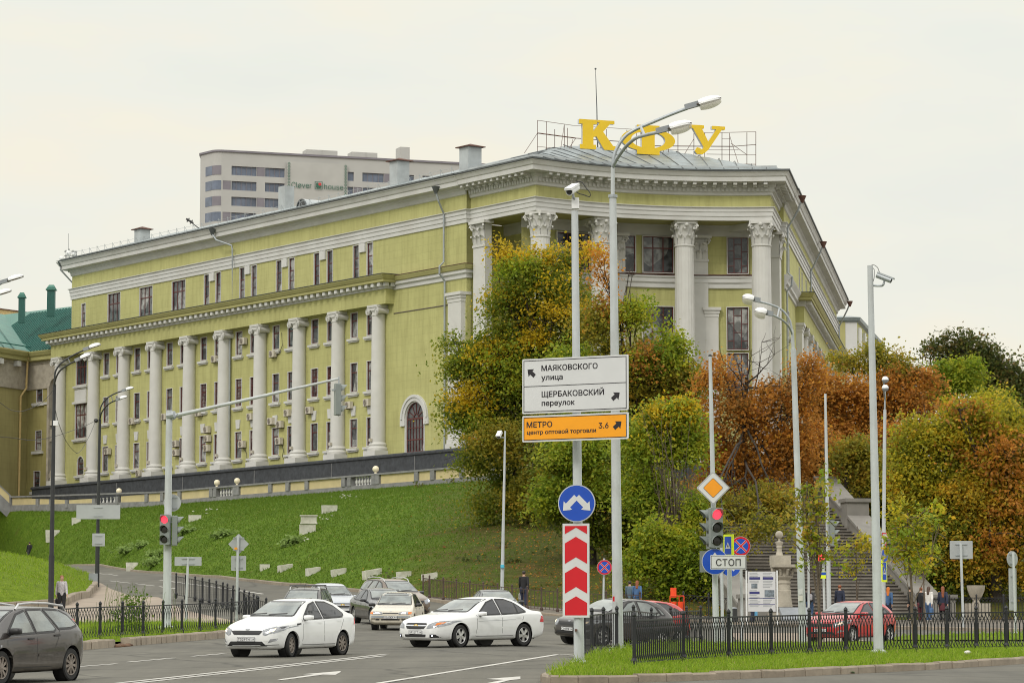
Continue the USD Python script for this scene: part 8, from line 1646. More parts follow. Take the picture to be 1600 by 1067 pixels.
def person(label, base_, H, h, top, legs, hair, step=.5, coat=.50, longhair=0, skirt=0, shoe='shoe_dark', extra=(), arm=(.10, -.10), group=None):
    """standing or walking figure; local x is forward. step: stride, arm: swing of each arm"""
    h = np.array(h, float); t = thing('person', label, 'person', base_, math.atan2(h[1], h[0]), group); S = lambda *p: np.array(p) * H
    bd = lambda m, n, mat, par=t: MB().mesh(m).build(n, mat, par, smooth=50, local=True)
    hips = [S(0, s * .052, .50) for s in (1, -1)]; st = step * .26
    kn = [S(st * .35 + .02, .055, .285), S(-st * .15 + .012, -.055, .285)]; an = [S(st * .5, .055, .05), S(-st * .62, -.055, .052 + .02 * step)]
    sh = [S(-.005, s * .096, .808) for s in (1, -1)]; el = [S(arm[i] * .6 - .01, s * .120, .645) for i, s in enumerate((1, -1))]; wr = [S(arm[i] * 1.3 + .03, s * .126, .495) for i, s in enumerate((1, -1))]
    r = lambda a: a * H
    body = chain([(S(0, 0, .52), (r(.062), r(.09), r(.06))), (S(0, 0, .62), (r(.055), r(.078), r(.06))), (S(0, 0, .76), (r(.06), r(.098), r(.06))), (S(-.004, 0, .83), (r(.035), r(.06), r(.03))), (S(.004, 0, .865), r(.030))])
    hd = S(.015, 0, .932); body = body + chain([(S(.004, 0, .855), r(.03)), (S(.008, 0, .89), r(.031))]) + chain([(hd + S(0, 0, .012), (r(.052), r(.045), r(.052))), (hd + S(.012, 0, -.035), (r(.036), r(.034), r(.034)))])
    body = body + chain([(hd + S(.052, 0, .005), r(.006)), (hd + S(.063, 0, -.012), r(.009))])
    for s in (1, -1): body = body + chain([(hd + S(-.004, s * .046, -.004), (r(.009), r(.006), r(.016)))])
    for i in (0, 1):
        s = (1, -1)[i]; body = body + chain([(hips[i], r(.062)), (kn[i], r(.040)), (an[i], r(.026)), (an[i] + S(.06, 0, -.03), r(.02))]) + chain([(sh[i], r(.036)), (el[i], r(.027)), (wr[i], r(.019))])
        d = wr[i] - el[i]; d /= np.linalg.norm(d); p0 = wr[i] + d * r(.015); body = body + chain([(wr[i], (r(.017), r(.013), r(.017))), (p0 + d * r(.03), (r(.024), r(.011), r(.02)))])
        for k, ln in enumerate((.040, .046, .043, .034)):
            q = p0 + d * r(.045) + S((k - 1.5) * .011, 0, 0); body = body + chain([(q, r(.0055)), (q + d * r(ln * .55), r(.0052)), (q + d * r(ln) * .9 - S(0, s * .010, 0), r(.0045))])
        body = body + chain([(p0 + S(.02, 0, 0), r(.008)), (p0 + S(.036, -s * .006, -.02), r(.0065)), (p0 + S(.036, -s * .012, -.038), r(.0055))])
    bd(body, 'body', 'skin')
    g = .011
    j = chain([(S(0, 0, coat - .01), (r(.073), r(.098), r(.04))), (S(0, 0, .62), (r(.066), r(.09), r(.06))), (S(0, 0, .755), (r(.07), r(.108), r(.062))), (S(-.006, 0, .825), (r(.046), r(.075), r(.032)))])
    for i in (0, 1): j = j + chain([(sh[i], r(.043)), (el[i], r(.035)), (wr[i] * .9 + el[i] * .1, r(.028))])
    bd(j, 'jacket', top)
    if skirt: bd(chain([(S(0, 0, .53), (r(.072), r(.09), r(.03))), (S(0, 0, .32), (r(.095), r(.11), r(.02)))]), 'skirt', legs)
    l = chain([(S(0, 0, .505), (r(.068), r(.092), r(.05)))])
    for i in (0, 1): l = l + chain([(hips[i], r(.072)), (kn[i], r(.050)), (an[i] + S(0, 0, .02), r(.038))])
    bd(l, 'trousers', legs if not skirt else 'cloth_black')
    for i in (0, 1): bd(chain([(an[i] + S(-.012, 0, -.028), (r(.028), r(.024), r(.022))), (an[i] + S(.075, 0, -.034), (r(.036), r(.025), r(.016)))]), 'shoe', shoe)
    hr = chain([(hd + S(-.010, 0, .022), (r(.056), r(.052), r(.054)))])
    if longhair: hr = hr + chain([(hd + S(-.04, 0, 0), (r(.03), r(.048), r(.04))), (hd + S(-.055, 0, -.06), (r(.026), r(.045), r(.04))), (S(-.066, 0, .86 - longhair), (r(.018), r(.034), r(.02)))])
    hr = hr - manifold3d.Manifold.cube((r(.2), r(.2), r(.2)), True).translate(tuple(hd + S(.128, 0, -.075)))
    bd(hr, 'hair', hair)
    for s in (1, -1): bd(chain([(hd + S(.050, s * .018, .008), (r(.004), r(.008), r(.005)))]), 'eye', 'eye_dark')
    bd(chain([(hd + S(.045, 0, -.036), (r(.004), r(.015), r(.004)))]), 'mouth', 'lip')
    for e in extra:
        if e[0] == 'backpack': bd(chain([(S(-.085, 0, .76), (r(.035), r(.075), r(.03))), (S(-.095, 0, .62), (r(.045), r(.08), r(.035)))]), 'backpack', e[1])
        else:
            i = e[2]; p = wr[i] + (wr[i] - el[i]) / np.linalg.norm(wr[i] - el[i]) * r(.05); tt_ = thing(e[0], e[3], 'bag', np.array(base_) + rz3(math.atan2(h[1], h[0])) @ p, math.atan2(h[1], h[0]))
            MB().mesh(hull([(x, y, z) for x in (-.13, .13) for y in (-.05, .05) for z in (-.42, -.16)] + [(x, y, -.09) for x in (-.07, .07) for y in (-.02, .02)])).build('pouch', e[1], tt_, local=True); MB().tube([(-.07, 0, -.1), (-.05, 0, -.01), (0, 0, .015), (.05, 0, -.01), (.07, 0, -.1)], .008, 5).build('handle', e[1], tt_, local=True)
    return t
gp_ = 'people on the far pavement by the steps'
person('man in a dark coat walking along the foot of the bank with a white bag', base(818.5, 153.6, .14), 1.76, (.1, 1), 'cloth_black', 'cloth_navy', 'hair_dark', coat=.42, extra=[('carrier_bag', 'bag_white', 0, 'white carrier bag hanging from the hand of the man in the dark coat')])
person('woman in a pale speckled jacket and black trousers standing by the tall dark lamp', base(98.5, 138.5, .05), 1.66, (.25, -1), 'cloth_speckled', 'cloth_black', 'hair_red', .2, extra=[('handbag', 'cloth_black', 1, 'black handbag held by the woman in the speckled jacket')])
person('distant dark figure walking up the hill road at the far left', base(47.5, 284, .14), 1.72, (-.3, 1), 'cloth_black', 'cloth_charcoal', 'hair_dark', .3, extra=[('handbag', 'cloth_wine', 1, 'dark red bag carried by the distant walker')])
person('person in a charcoal jacket in front of the notice board with a blue bag', base(1173.5, 147, .05), 1.66, (.8, .5), 'cloth_charcoal', 'cloth_navy', 'hair_dark', .6, extra=[('carrier_bag', 'bag_blue', 0, 'bright blue carrier bag by the notice board')])
person('girl with a grey backpack and blue jeans walking away towards the steps', base(1264, 154, .13), 1.56, (.1, 1), 'cloth_charcoal', 'cloth_denim', 'hair_brown', .5, longhair=.06, extra=[('backpack', 'cloth_speckled')])
person('red-haired person in a navy jacket seen from behind at the foot of the steps', base(1310.5, 154, .13), 1.68, (.05, 1), 'cloth_navy', 'cloth_black', 'hair_red', .3)
person('person in blue with an orange scarf half hidden by the far lamp post', base(1386, 151, .13), 1.62, (.3, 1), 'cloth_blue', 'cloth_navy', 'cloth_orange', .4, longhair=.1)
person('figure all in black beside the sapling at the end of the steps', base(1420, 151.5, .13), 1.66, (1, .2), 'cloth_black', 'cloth_black', 'hair_dark', .5, coat=.36)
person('red-haired woman in a black coat next to the woman in white', base(1437, 150.5, .13), 1.62, (.4, 1), 'cloth_black', 'cloth_wine', 'hair_red', .4, coat=.44)
person('woman in a white cardigan and blue jeans with brown hair', base(1449, 149.5, .13), 1.66, (.5, 1), 'cloth_white', 'cloth_denim', 'hair_brown', .5, longhair=.08, shoe='shoe_light', extra=[('handbag', 'cloth_blue', 1, 'blue bag at the side of the woman in the white cardigan')])
person('woman with a long red ponytail in a dark jacket and wine red skirt', base(1471, 150, .13), 1.66, (.1, 1), 'cloth_navy', 'cloth_wine', 'hair_red', .4, longhair=.16, skirt=1, extra=[('handbag', 'cloth_black', 1, 'black shoulder bag of the woman with the long ponytail')])
person('dark-haired person in a patterned top whose head shows over the dark grey hatchback', base(983.5, 151, .14), 1.60, (.2, 1), 'cloth_teal', 'cloth_black', 'hair_dark', .3)
person('red-haired person in blue whose head shows over the dark grey hatchback', base(995, 150.5, .14), 1.64, (.2, 1), 'cloth_blue', 'cloth_denim', 'hair_red', .3, longhair=.08)
# ---------------------------------------------------------------- trees, shrubs and grass
def leaf_mat(name, ramp, nscale=.55, t=.55):
    material(name, {'g': ('geometry', {}), 'v': ('voronoi_texture', {'scale': 4.5}), 'vs': ('separate_color', {}), 'n': ('noise_texture', {'scale': nscale, 'detail': 3.0, 'roughness': .6}), 'a': ('math', {'math_type': 'multiply', 'value2': .7}), 'b': ('math', {'math_type': 'multiply_add', 'value2': 1.15, 'value3': -.42}), 's': ('math', {'math_type': 'add', 'use_clamp': True}),
        'r': ('rgb_ramp', {'ramp': ramp}), 'd': ('principled_bsdf', {'roughness': .55, 'specular_ior_level': .3}), 't': ('translucent_bsdf', {}), 'm': ('mix_closure', {'fac': t})},
        [('g.position', 'v.vector'), ('v.color', 'vs.color'), ('vs.r', 'a.value1'), ('g.position', 'n.vector'), ('n.fac', 'b.value1'), ('a.value', 's.value1'), ('b.value', 's.value2'), ('s.value', 'r.fac'), ('r.color', 'd.base_color'), ('r.color', 't.color'), ('d.BSDF', 'm.closure1'), ('t.BSDF', 'm.closure2')], surface='m.closure')
leaf_mat('leaf_green', [(0, (.09, .14, .016)), (.4, (.16, .215, .022)), (.75, (.29, .30, .03)), (1, (.50, .38, .035))])
leaf_mat('leaf_gold', [(0, (.28, .24, .018)), (.5, (.56, .41, .022)), (1, (.76, .50, .026))])
leaf_mat('leaf_lime', [(0, (.11, .18, .016)), (.45, (.235, .315, .025)), (1, (.50, .46, .034))])
leaf_mat('leaf_olive', [(0, (.12, .145, .022)), (.4, (.24, .235, .028)), (.75, (.40, .32, .034)), (1, (.50, .28, .04))])
leaf_mat('leaf_rust', [(0, (.17, .11, .026)), (.35, (.38, .18, .034)), (.7, (.57, .24, .038)), (1, (.60, .35, .045))])
leaf_mat('leaf_amber', [(0, (.14, .16, .022)), (.35, (.34, .29, .026)), (.7, (.55, .37, .03)), (1, (.64, .34, .035))])
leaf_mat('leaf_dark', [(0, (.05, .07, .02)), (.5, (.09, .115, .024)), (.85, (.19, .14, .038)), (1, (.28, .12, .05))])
leaf_mat('leaf_mustard', [(0, (.14, .17, .02)), (.4, (.31, .31, .024)), (.75, (.54, .44, .03)), (1, (.68, .40, .032))])
def leaves(blobs, n, size, rs, gap=.42, clump=34, spread=.5, droop=.3):
    """n leaves gathered in sprays through ellipsoidal boughs (centre, radii); sprays are left out where a noise field is low, so the crown has holes"""
    sub = []
    for c, r in blobs:                                       # boughs of their own round each bough
        r = np.array(r); sub.append((c, r * .74))
        for _ in range(9): e = rs.normal(size=3); e /= np.linalg.norm(e); e[2] = e[2] * .8 + .15; sub.append((np.asarray(c) + e * r * rs.uniform(.6, 1.04), r * rs.uniform(.22, .46)))
        for _ in range(4): e = rs.normal(size=3); e /= np.linalg.norm(e); e[2] = abs(e[2]) * .9; sub.append((np.asarray(c) + e * r * rs.uniform(1.05, 1.38), r * rs.uniform(.10, .19)))
    blobs = sub; w = np.array([b[1][0] * b[1][2] for b in blobs]); w = w / w.sum(); C = np.array([b[0] for b in blobs]); R = np.array([b[1] for b in blobs]); m = int(n / clump * 1.7)
    k = rs.choice(len(blobs), m, p=w); d = rs.normal(size=(m, 3)); d /= np.linalg.norm(d, axis=1, keepdims=True); rad = rs.random(m) ** .22 * rs.uniform(.80, 1.16, m); P = C[k] + d * R[k] * rad[:, None]
    P = P[meshkit.fbm(P * .75, 3, int(rs.integers(99))) > gap - .08][: int(n / clump)]; d = d[: len(P)]
    q = np.repeat(P, clump, 0); dd = np.repeat(d, clump, 0); sp = np.repeat(rs.uniform(.6, 1.25, len(P)), clump)[:, None] * spread; o = rs.normal(size=q.shape) * [1, 1, .55] * sp; o[:, 2] -= droop * (o[:, :2] ** 2).sum(1) / (sp[:, 0] + .1); q = q + o; N = len(q)
    nr = rs.normal(size=(N, 3)) * .42 + dd * .6 + [0, -.1, .6]; nr /= np.linalg.norm(nr, axis=1, keepdims=True); a = np.cross(nr, rs.normal(size=(N, 3))); a /= np.linalg.norm(a, axis=1, keepdims=True) + 1e-9; b = np.cross(nr, a)
    s = size * rs.uniform(.6, 1.35, N)[:, None]; v = np.stack([q - a * s * .55, q + b * s * .36 - nr * s * .08, q + a * s * .55, q - b * s * .36 - nr * s * .08], 1).reshape(-1, 3); i = np.arange(N)[:, None] * 4
    return MB().add(v, np.vstack([i + [0, 1, 2], i + [0, 2, 3]]))
def limb(mb, p, q, r0, r1, rs, wob=.25, n=7, sides=6):
    t = np.linspace(0, 1, n)[:, None]; L = np.linalg.norm(q - p); c = p + (q - p) * t + np.cumsum(rs.normal(size=(n, 3)), 0) * wob * L / n * .35 * (t * (1 - t) * 4) + UP * (L * .08 * t * (1 - t)); mb.tube(c, r0 + (r1 - r0) * t[:, 0] ** .8, sides); return c
def tree(name, label, basep, trunk_top, r, groups, seed, size=.18, bark='bark', limbs=None, white=None, cat='tree', clump=34, spread=.5, twigs=1.0, gap=.43, group=None, dense=2.0):
    """groups: (material, leaves, [(px, py, rx px, rz px, depth)...])"""
    rs = np.random.default_rng(seed); t = thing(name, label, cat, basep, 0, group); allb = []; tm = MB(); basep = np.asarray(basep, float)
    for mat, n, bl in groups: allb += [(at(b[0], b[1], b[4]), (b[2] * mpp(b[4]), (b[2] + b[3]) * .30 * mpp(b[4]), b[3] * mpp(b[4]))) for b in bl]
    c = limb(tm, basep - UP * .4, np.asarray(trunk_top, float), r, r * .45, rs, .12, 10, 9)
    for b in (allb if limbs is None else allb[:limbs]):
        k = int(rs.integers(3, 9)); e = b[0] + rs.normal(size=3) * .2 * np.array(b[1]); l = limb(tm, c[k], e, r * .36, r * .08, rs, .35)
        for _ in range(int(5 * twigs)):
            s_ = l[int(rs.integers(3, 7))]; limb(tm, s_, b[0] + rs.normal(size=3) * .55 * np.array(b[1]), r * .12, .012, rs, .4, 5, 4)
    tm.build('trunk', bark, t, smooth=60)
    if white: MB().tube([basep - UP * .1, basep + (c[1] - basep) * .7 + UP * white * .5, basep + UP * white], [r * 1.12, r * 1.06, r * 1.04], 10).build('whitewash', 'whitewash', t)
    for mat, n, bl in groups:
        n = int(n * dense); bb = [(at(b[0], b[1], b[4]), (b[2] * mpp(b[4]), (b[2] + b[3]) * .30 * mpp(b[4]), b[3] * mpp(b[4]))) for b in bl]; leaves(bb, n, size, rs, gap, clump, spread).build('crown', mat, t)
    return t
def on_bank(px, Y): x = (px - C_X) * mpp(Y); return np.array([x, Y, hill_z(x, Y)])
Y1 = 186
tree('lime_tree', 'tallest green tree with golden patches, hiding the left corner of the portico', on_bank(842, Y1), at(850, 520, Y1), .42, [
    ('leaf_green', 30000, [(855, 480, 62, 80, Y1), (800, 505, 52, 60, Y1), (745, 560, 48, 36, Y1), (770, 590, 62, 46, Y1), (850, 610, 80, 70, Y1), (768, 665, 62, 46, Y1), (722, 640, 34, 26, Y1), (705, 535, 14, 10, Y1), (820, 735, 80, 52, Y1), (905, 540, 55, 66, Y1), (745, 720, 36, 40, Y1), (790, 800, 52, 40, Y1), (880, 430, 48, 36, Y1)]),
    ('leaf_gold', 4300, [(800, 405, 34, 28, Y1), (772, 375, 8, 12, Y1), (785, 450, 24, 20, Y1 - 1), (845, 405, 44, 20, Y1), (905, 390, 30, 18, Y1), (830, 515, 34, 30, Y1 - 1.5), (770, 550, 40, 22, Y1 - 1), (870, 470, 50, 40, Y1 - 1.5), (740, 620, 40, 40, Y1 - 1)]), ('leaf_lime', 5000, [(820, 440, 60, 50, Y1 - .5), (800, 560, 80, 60, Y1 - 1), (860, 580, 60, 50, Y1 - 1), (760, 650, 50, 50, Y1 - 1)]),
    ('leaf_olive', 4500, [(800, 690, 60, 44, Y1 - 3), (830, 770, 55, 40, Y1 - 3)])], 1, gap=.465)
Y2 = 176
tree('maple_tree', 'broad brown and green tree in the middle, right of the two big poles', on_bank(985, Y2), at(1000, 600, Y2), .34, [
    ('leaf_olive', 19000, [(1015, 600, 60, 56, Y2), (965, 570, 46, 48, Y2), (1040, 660, 46, 40, Y2), (1060, 610, 32, 44, Y2), (940, 640, 50, 50, Y2), (985, 690, 60, 46, Y2), (905, 590, 34, 40, Y2 + 2), (930, 510, 28, 40, Y2)]),
    ('leaf_lime', 5200, [(995, 495, 24, 32, Y2), (1045, 540, 26, 30, Y2), (1020, 560, 36, 24, Y2 - 1), (1075, 600, 16, 34, Y2), (890, 560, 30, 26, Y2 - 2)]), ('leaf_rust', 1300, [(938, 420, 12, 48, Y2), (985, 432, 12, 16, Y2), (945, 480, 18, 26, Y2), (1000, 560, 26, 22, Y2 - 1.5), (1050, 640, 26, 26, Y2 - 1.5)])], 2)
Y3 = 168
tree('maple_tree', 'low green maple behind the blue arrow sign, yellowing at its edges', on_bank(925, Y3), at(925, 730, Y3), .26, [
    ('leaf_green', 15000, [(900, 720, 56, 44, Y3), (950, 680, 48, 40, Y3), (880, 790, 36, 36, Y3), (950, 770, 52, 44, Y3), (870, 680, 34, 36, Y3), (1000, 760, 46, 46, Y3), (990, 830, 36, 38, Y3), (925, 830, 34, 30, Y3)]), ('leaf_lime', 5200, [(905, 700, 46, 30, Y3 - 2), (868, 770, 30, 26, Y3 - 2), (1010, 770, 36, 26, Y3 - 2), (940, 760, 40, 30, Y3 - 2)])], 3)
Y4 = 160
sh = tree('willow_shrub', 'yellow-green shrub of many upright pale stems left of the diamond sign', on_bank(1048, Y4), at(1050, 760, Y4), .12, [
    ('leaf_lime', 8000, [(1030, 665, 26, 36, Y4), (1062, 660, 22, 38, Y4), (1000, 700, 30, 26, Y4), (1075, 700, 22, 30, Y4), (1005, 770, 30, 36, Y4)]), ('leaf_gold', 1100, [(1040, 640, 26, 16, Y4), (1065, 635, 12, 14, Y4)]), ('leaf_lime', 8500, [(1040, 840, 44, 40, Y4 - 2), (1078, 870, 32, 40, Y4 - 2), (1010, 870, 30, 30, Y4 - 2), (1085, 800, 22, 30, Y4 - 1), (1060, 910, 40, 20, Y4 - 2)])], 4, bark='bark_pale', cat='shrub')
rs = np.random.default_rng(44); m = MB(); b_ = on_bank(1060, Y4 - .5)
for _ in range(70): limb(m, b_ + rs.normal(size=3) * [.5, .3, 0] + UP * .4, at(rs.uniform(1000, 1085), rs.uniform(640, 790), Y4 + rs.uniform(-1.5, 1)), .035, .008, rs, .15, 6, 4)
m.build('stem', 'bark_pale', sh, kind='stuff')
Y5 = 172
tree('rowan_tree', 'thin rust-coloured tree with bare upper branches before the portico', on_bank(1163, Y5), at(1167, 590, Y5), .24, [
    ('leaf_rust', 15500, [(1160, 650, 64, 46, Y5), (1215, 660, 52, 52, Y5), (1112, 665, 34, 54, Y5), (1190, 725, 76, 42, Y5), (1125, 585, 36, 26, Y5), (1245, 610, 40, 44, Y5), (1245, 705, 40, 46, Y5), (1130, 740, 44, 44, Y5), (1265, 570, 26, 20, Y5)]), ('leaf_olive', 6000, [(1160, 790, 76, 34, Y5 - 4), (1215, 790, 46, 30, Y5 - 4), (1115, 800, 40, 36, Y5 - 4), (1140, 830, 50, 24, 158), (1190, 815, 40, 22, 158)])], 5, size=.165, gap=.48, twigs=2)
rs = np.random.default_rng(55); m = MB(); tp = at(1167, 600, Y5)
for ex, ey in ((1190, 535), (1130, 565), (1110, 590), (1210, 555), (1175, 545), (1225, 590), (1150, 560), (1270, 610), (1090, 650)):
    l = limb(m, tp - UP * rs.uniform(0, 2.2), at(ex, ey, Y5 + rs.uniform(-1.5, 1.5)), .07, .012, rs, .3, 8, 5)
    for k in range(6): q = l[int(rs.integers(3, 8))]; limb(m, q, q + rs.normal(size=3) * [.9, .9, .6] + UP * .5, .018, .006, rs, .3, 4, 4)
bt = thing('bare_branches', 'bare leafless branches rising out of the rust-coloured tree', 'branches', tp); m.build('branches', 'bark', bt)
Y7 = 192
tree('rowan_tree', 'large orange tree behind the tall camera pole', on_bank(1345, Y7), at(1345, 660, Y7), .34, [
    ('leaf_rust', 20000, [(1330, 640, 54, 54, Y7), (1382, 620, 56, 46, Y7), (1425, 640, 40, 44, Y7), (1300, 690, 38, 52, Y7), (1352, 700, 66, 46, Y7), (1290, 615, 30, 34, Y7), (1440, 590, 24, 18, Y7)]), ('leaf_olive', 7000, [(1372, 566, 40, 24, Y7 + 1), (1333, 560, 30, 18, Y7 + 1), (1410, 580, 30, 18, Y7 + 1), (1330, 730, 50, 30, Y7 - 2), (1290, 720, 30, 36, Y7 - 2)])], 7)
tree('maple_tree', 'dark trunked tree with whitewashed foot at the head of the steps', on_bank(1284, 178), at(1280, 690, 178), .30, [('leaf_rust', 3500, [(1270, 690, 36, 34, 178), (1300, 720, 30, 22, 178), (1255, 740, 26, 30, 178)])], 71, white=1.5, twigs=1.5)
tree('maple_tree', 'small whitewashed trunk on the bank right of the steps', on_bank(1318, 174), at(1325, 720, 174), .22, [('leaf_olive', 3800, [(1335, 715, 36, 24, 174), (1360, 745, 26, 30, 174)])], 72, white=1.2)
Y8 = 160
tree('maple_tree', 'big yellow-green and orange tree filling the right side', on_bank(1558, Y8), at(1530, 740, Y8), .46, [
    ('leaf_mustard', 17000, [(1445, 700, 46, 50, Y8), (1500, 665, 56, 44, Y8), (1480, 750, 66, 52, Y8), (1425, 760, 34, 50, Y8), (1545, 650, 50, 40, Y8 + 2), (1430, 840, 30, 50, Y8 + 2)]),
    ('leaf_amber', 19000, [(1560, 720, 62, 46, Y8), (1590, 790, 50, 52, Y8), (1530, 790, 52, 46, Y8 - 1), (1510, 850, 56, 50, Y8 - 1), (1580, 870, 56, 46, Y8), (1620, 700, 40, 60, Y8), (1630, 860, 40, 60, Y8)]), ('leaf_rust', 1800, [(1560, 700, 70, 40, Y8 - 1), (1500, 640, 40, 26, Y8 - 1), (1590, 760, 50, 44, Y8 - 1.5), (1545, 840, 40, 40, Y8 - 2)]), ('leaf_green', 9000, [(1470, 840, 50, 56, Y8 - 1), (1520, 760, 40, 40, Y8 + 3), (1560, 830, 50, 40, Y8 + 3), (1470, 900, 36, 24, Y8), (1540, 905, 60, 24, Y8 + 1)])], 8)
tree('rowan_tree', 'orange brown tree low behind the big right one', on_bank(1405, 178), at(1400, 720, 178), .26, [('leaf_rust', 5000, [(1400, 690, 30, 34, 178), (1385, 740, 26, 40, 178)]), ('leaf_dark', 6500, [(1385, 790, 26, 54, 178), (1420, 800, 30, 60, 178), (1350, 740, 22, 30, 178)])], 81)
Y9 = 222
tree('ash_tree', 'dark airy tree standing highest against the sky at the right', on_bank(1560, Y9), at(1545, 600, Y9), .38, [('leaf_dark', 13000, [(1487, 553, 32, 32, Y9), (1530, 575, 40, 32, Y9), (1572, 598, 42, 36, Y9), (1600, 640, 40, 40, Y9), (1462, 545, 14, 12, Y9), (1500, 528, 22, 14, Y9), (1560, 640, 50, 34, Y9)])], 9, size=.22, gap=.50, spread=.6)
tree('maple_tree', 'bright green treetop below the dark airy tree', on_bank(1485, 208), at(1485, 610, 208), .26, [('leaf_lime', 6500, [(1480, 590, 30, 26, 208), (1515, 585, 20, 26, 208), (1465, 610, 20, 24, 208)]), ('leaf_green', 6000, [(1555, 640, 40, 30, 208), (1590, 680, 40, 36, 208)])], 10)
def sapling(label, b, top, bl, n, seed, mats=('leaf_lime',)): return tree('sapling', label, b, top, .05, [(m_, n // len(mats), bl) for m_ in mats], seed, size=.12, clump=14, spread=.17, cat='sapling', gap=.42, bark='bark_pale', dense=.8)
sapling('slender young tree with sparse leaves before the pedestrian signal', base(1277.5, 80, .13), at(1275, 790, 80), [(1262, 800, 26, 40, 80), (1285, 780, 24, 46, 80), (1250, 770, 20, 20, 80), (1290, 850, 22, 40, 80), (1262, 860, 18, 36, 80)], 1300, 21, ('leaf_lime', 'leaf_olive'))
sapling('young yellow-green tree on the grass island right of the camera pole', base(1427, 88, .13), at(1418, 800, 88), [(1425, 820, 32, 46, 88), (1455, 815, 24, 34, 88), (1400, 860, 22, 34, 88), (1440, 870, 30, 28, 88)], 1700, 22, ('leaf_lime', 'leaf_mustard'))
sapling('small young tree in front of the steps', base(1338, 128, .05), at(1338, 850, 128), [(1335, 865, 22, 30, 128), (1355, 850, 18, 26, 128), (1325, 890, 16, 22, 128)], 1000, 23, ('leaf_mustard',))
sapling('thin young tree beside the woman in white', base(1442, 133, .05), at(1442, 880, 133), [(1440, 880, 20, 18, 133), (1455, 865, 14, 14, 133)], 600, 24)
# weeds in the kerbside bed at the left
b_ = base(205, 104, .13); t = thing('weed_clump', 'tall ragged weeds growing through the iron fence at the left', 'weeds', b_); rs = np.random.default_rng(31); m = MB()
for _ in range(80):
    p = b_ + rs.normal(size=3) * [.55, .9, 0]; l = limb(m, p, p + rs.normal(size=3) * [.22, .22, 0] + UP * rs.uniform(.5, 1.75), .012, .004, rs, .3, 5, 3)
m.build('stem', 'hill_blade', t, kind='stuff'); leaves([(b_ + UP * .55, (.65, .9, .6)), (b_ + [.2, 0, 1.1], (.35, .5, .6))], 700, .09, rs, .2, 6, .1).build('foliage', 'hill_blade', t)
def grass(name, poly, n, zf, h0, h1, w, mat, seed, lean=.35, clumpy=.0):
    rs = np.random.default_rng(seed); x0, y0, x1, y1 = poly.bounds; P = rs.random((int(n * 2.6), 2)) * [x1 - x0, y1 - y0] + [x0, y0]; P = P[shapely.contains_xy(poly, P[:, 0], P[:, 1])]
    if clumpy: P = P[meshkit.fbm(np.column_stack([P * .8, P[:, 0] * 0]), 3, seed) > clumpy]
    P = P[:n]; N = len(P); z = zf(P[:, 0], P[:, 1]); b = np.column_stack([P, z]); a = rs.random(N) * 2 * PI; d = np.column_stack([np.cos(a), np.sin(a), 0 * a]); k = .55 + .9 * meshkit.fbm(np.column_stack([P * .6, P[:, 0] * 0]), 3, seed + 1); h = (h0 + (h1 - h0) * rs.random(N) ** 1.6) * k; l = rs.normal(size=(N, 3)) * lean * [1, 1, 0]
    ww = w * rs.uniform(.6, 1.3, N)[:, None]; mid = b + l * h[:, None] * .35 + UP * (h[:, None] * .6); v = np.stack([b - d * ww * .5, b + d * ww * .5, mid + d * ww * .42, mid - d * ww * .42, b + l * h[:, None] + UP * h[:, None]], 1).reshape(-1, 3); i = np.arange(N)[:, None] * 5
    return MB().add(v, np.vstack([i + [0, 1, 2], i + [0, 2, 3], i + [3, 2, 4]])).build(name, mat, kind='stuff', label={'lawn': 1}.get(name))
gz = lambda x, y: zb(x, y) + .12
grass('grass', ISL_R.buffer(-.14), 60000, gz, .05, .17, .016, 'grass_blade', 1); grass('grass', ISL_R.buffer(-.10).difference(ISL_R.buffer(-.75)), 26000, gz, .08, .30, .018, 'grass_blade', 2, .5)
grass('grass', ISL_L.buffer(-.32), 26000, gz, .06, .26, .02, 'grass_blade', 3, .4)
grass('grass', MND.buffer(-.25).intersection(sg.box(-45, 139, 0, 200)), 26000, mnd_z, .06, .22, .035, 'grass_blade', 4, .5)
grass('grass', STRIP, 9000, lambda x, y: zb(x, y) + .06, .05, .16, .03, 'grass_blade', 5)
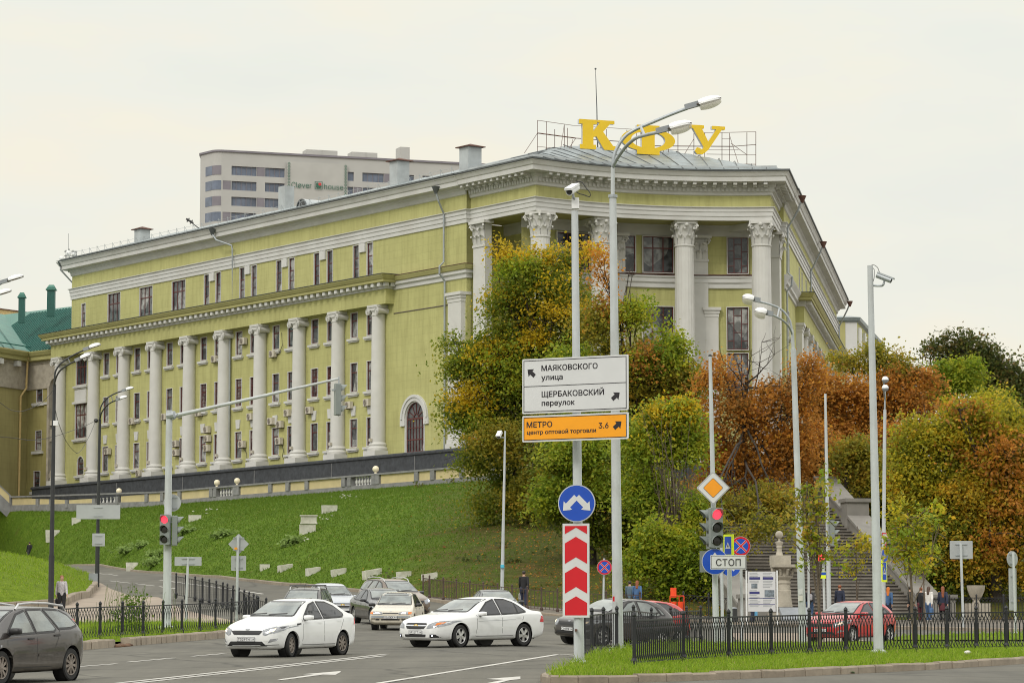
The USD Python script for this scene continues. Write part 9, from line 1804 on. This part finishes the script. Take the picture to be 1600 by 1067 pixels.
# the bank: tufts, pale weeds and fallen leaves where the surface lies
rs = np.random.default_rng(77); qn = HV[:-1, :-1].reshape(-1, 3); q01 = HV[:-1, 1:].reshape(-1, 3); q10 = HV[1:, :-1].reshape(-1, 3); q11 = HV[1:, 1:].reshape(-1, 3); ok = (cut > -40) & (cut < 1300)
area = np.linalg.norm(np.cross(q01 - qn, q10 - qn), axis=1) * ok; area = area / area.sum()
def scatter(n, pred=None):
    k = rs.choice(len(area), n, p=area); u, v = rs.random(n)[:, None], rs.random(n)[:, None]; return (qn[k] * (1 - u) + q01[k] * u) * (1 - v) + (q10[k] * (1 - u) + q11[k] * u) * v
def tuft_mesh(P, h0, h1, w):
    N = len(P); a = rs.random(N) * 2 * PI; d = np.column_stack([np.cos(a), np.sin(a), 0 * a]); h = (h0 + (h1 - h0) * rs.random(N) ** 2)[:, None]; l = rs.normal(size=(N, 3)) * [.5, .5, 0]; v = np.stack([P - d * w, P + d * w, P + l * h + UP * h], 1).reshape(-1, 3); i = np.arange(N)[:, None] * 3; return MB().add(v, i + [0, 1, 2])
P = scatter(150000); P = P[meshkit.fbm(P * [.5, .5, 0], 3, 5) > .22]; P = P[(P[:, 0] < rs.normal(-3, 4, len(P)))]
tuft_mesh(P, .05, .20, .035).build('grass', 'hill_blade', kind='stuff')
P = scatter(5200); tuft_mesh(P, .02, .06, .055).build('fallen_leaves', 'fallen_leaf', kind='stuff')
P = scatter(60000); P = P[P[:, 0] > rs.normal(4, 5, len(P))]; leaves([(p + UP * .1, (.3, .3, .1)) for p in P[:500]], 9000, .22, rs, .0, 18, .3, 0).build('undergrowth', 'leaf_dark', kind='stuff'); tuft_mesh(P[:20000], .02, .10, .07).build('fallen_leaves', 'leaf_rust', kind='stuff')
for i, (px, py, s_) in enumerate(((200, 862, .9), (295, 832, .7), (250, 868, .6), (245, 880, .8), (222, 855, .5), (460, 850, .5), (352, 838, .6))):
    p = hill(px, py)
    if p is None: continue
    t = thing('weed_clump', ['broad pale weeds low on the bank left of the signal mast', 'pale leafy weeds on the bank right of the red signal', 'loose weeds at the pavement edge behind the mast', 'leafy weeds right at the foot of the bank', 'small weed patch low on the bank', 'weeds among the broken stones halfway up', 'single weed patch below the high planter'][i], 'weeds', p)
    leaves([(p + UP * .15, (s_ * 1.2, s_, .22))], 420, .26, rs, .0, 10, .22, .1).build('foliage', 'pale_weed', t)
# litter by the kerb
q = ground(1325, 1052); MB().add([q + [x, y, z] for x, y, z in ((-.12, -.1, .02), (.1, -.12, .05), (.16, .06, .015), (-.1, .1, .04))], [[0, 1, 2, 3]]).build('litter', 'litter_green', label='crumpled green scrap lying on the road by the kerb', cat='litter')
q = ground(1512, 1024, .13); MB().mesh(trimesh.creation.icosphere(1, .07), frame((1.3, 0, 0), (0, 1, 0), (0, 0, .7), q + UP * .08)).build('litter', 'paper', label='white crumpled paper in the island grass near the right edge', cat='litter')
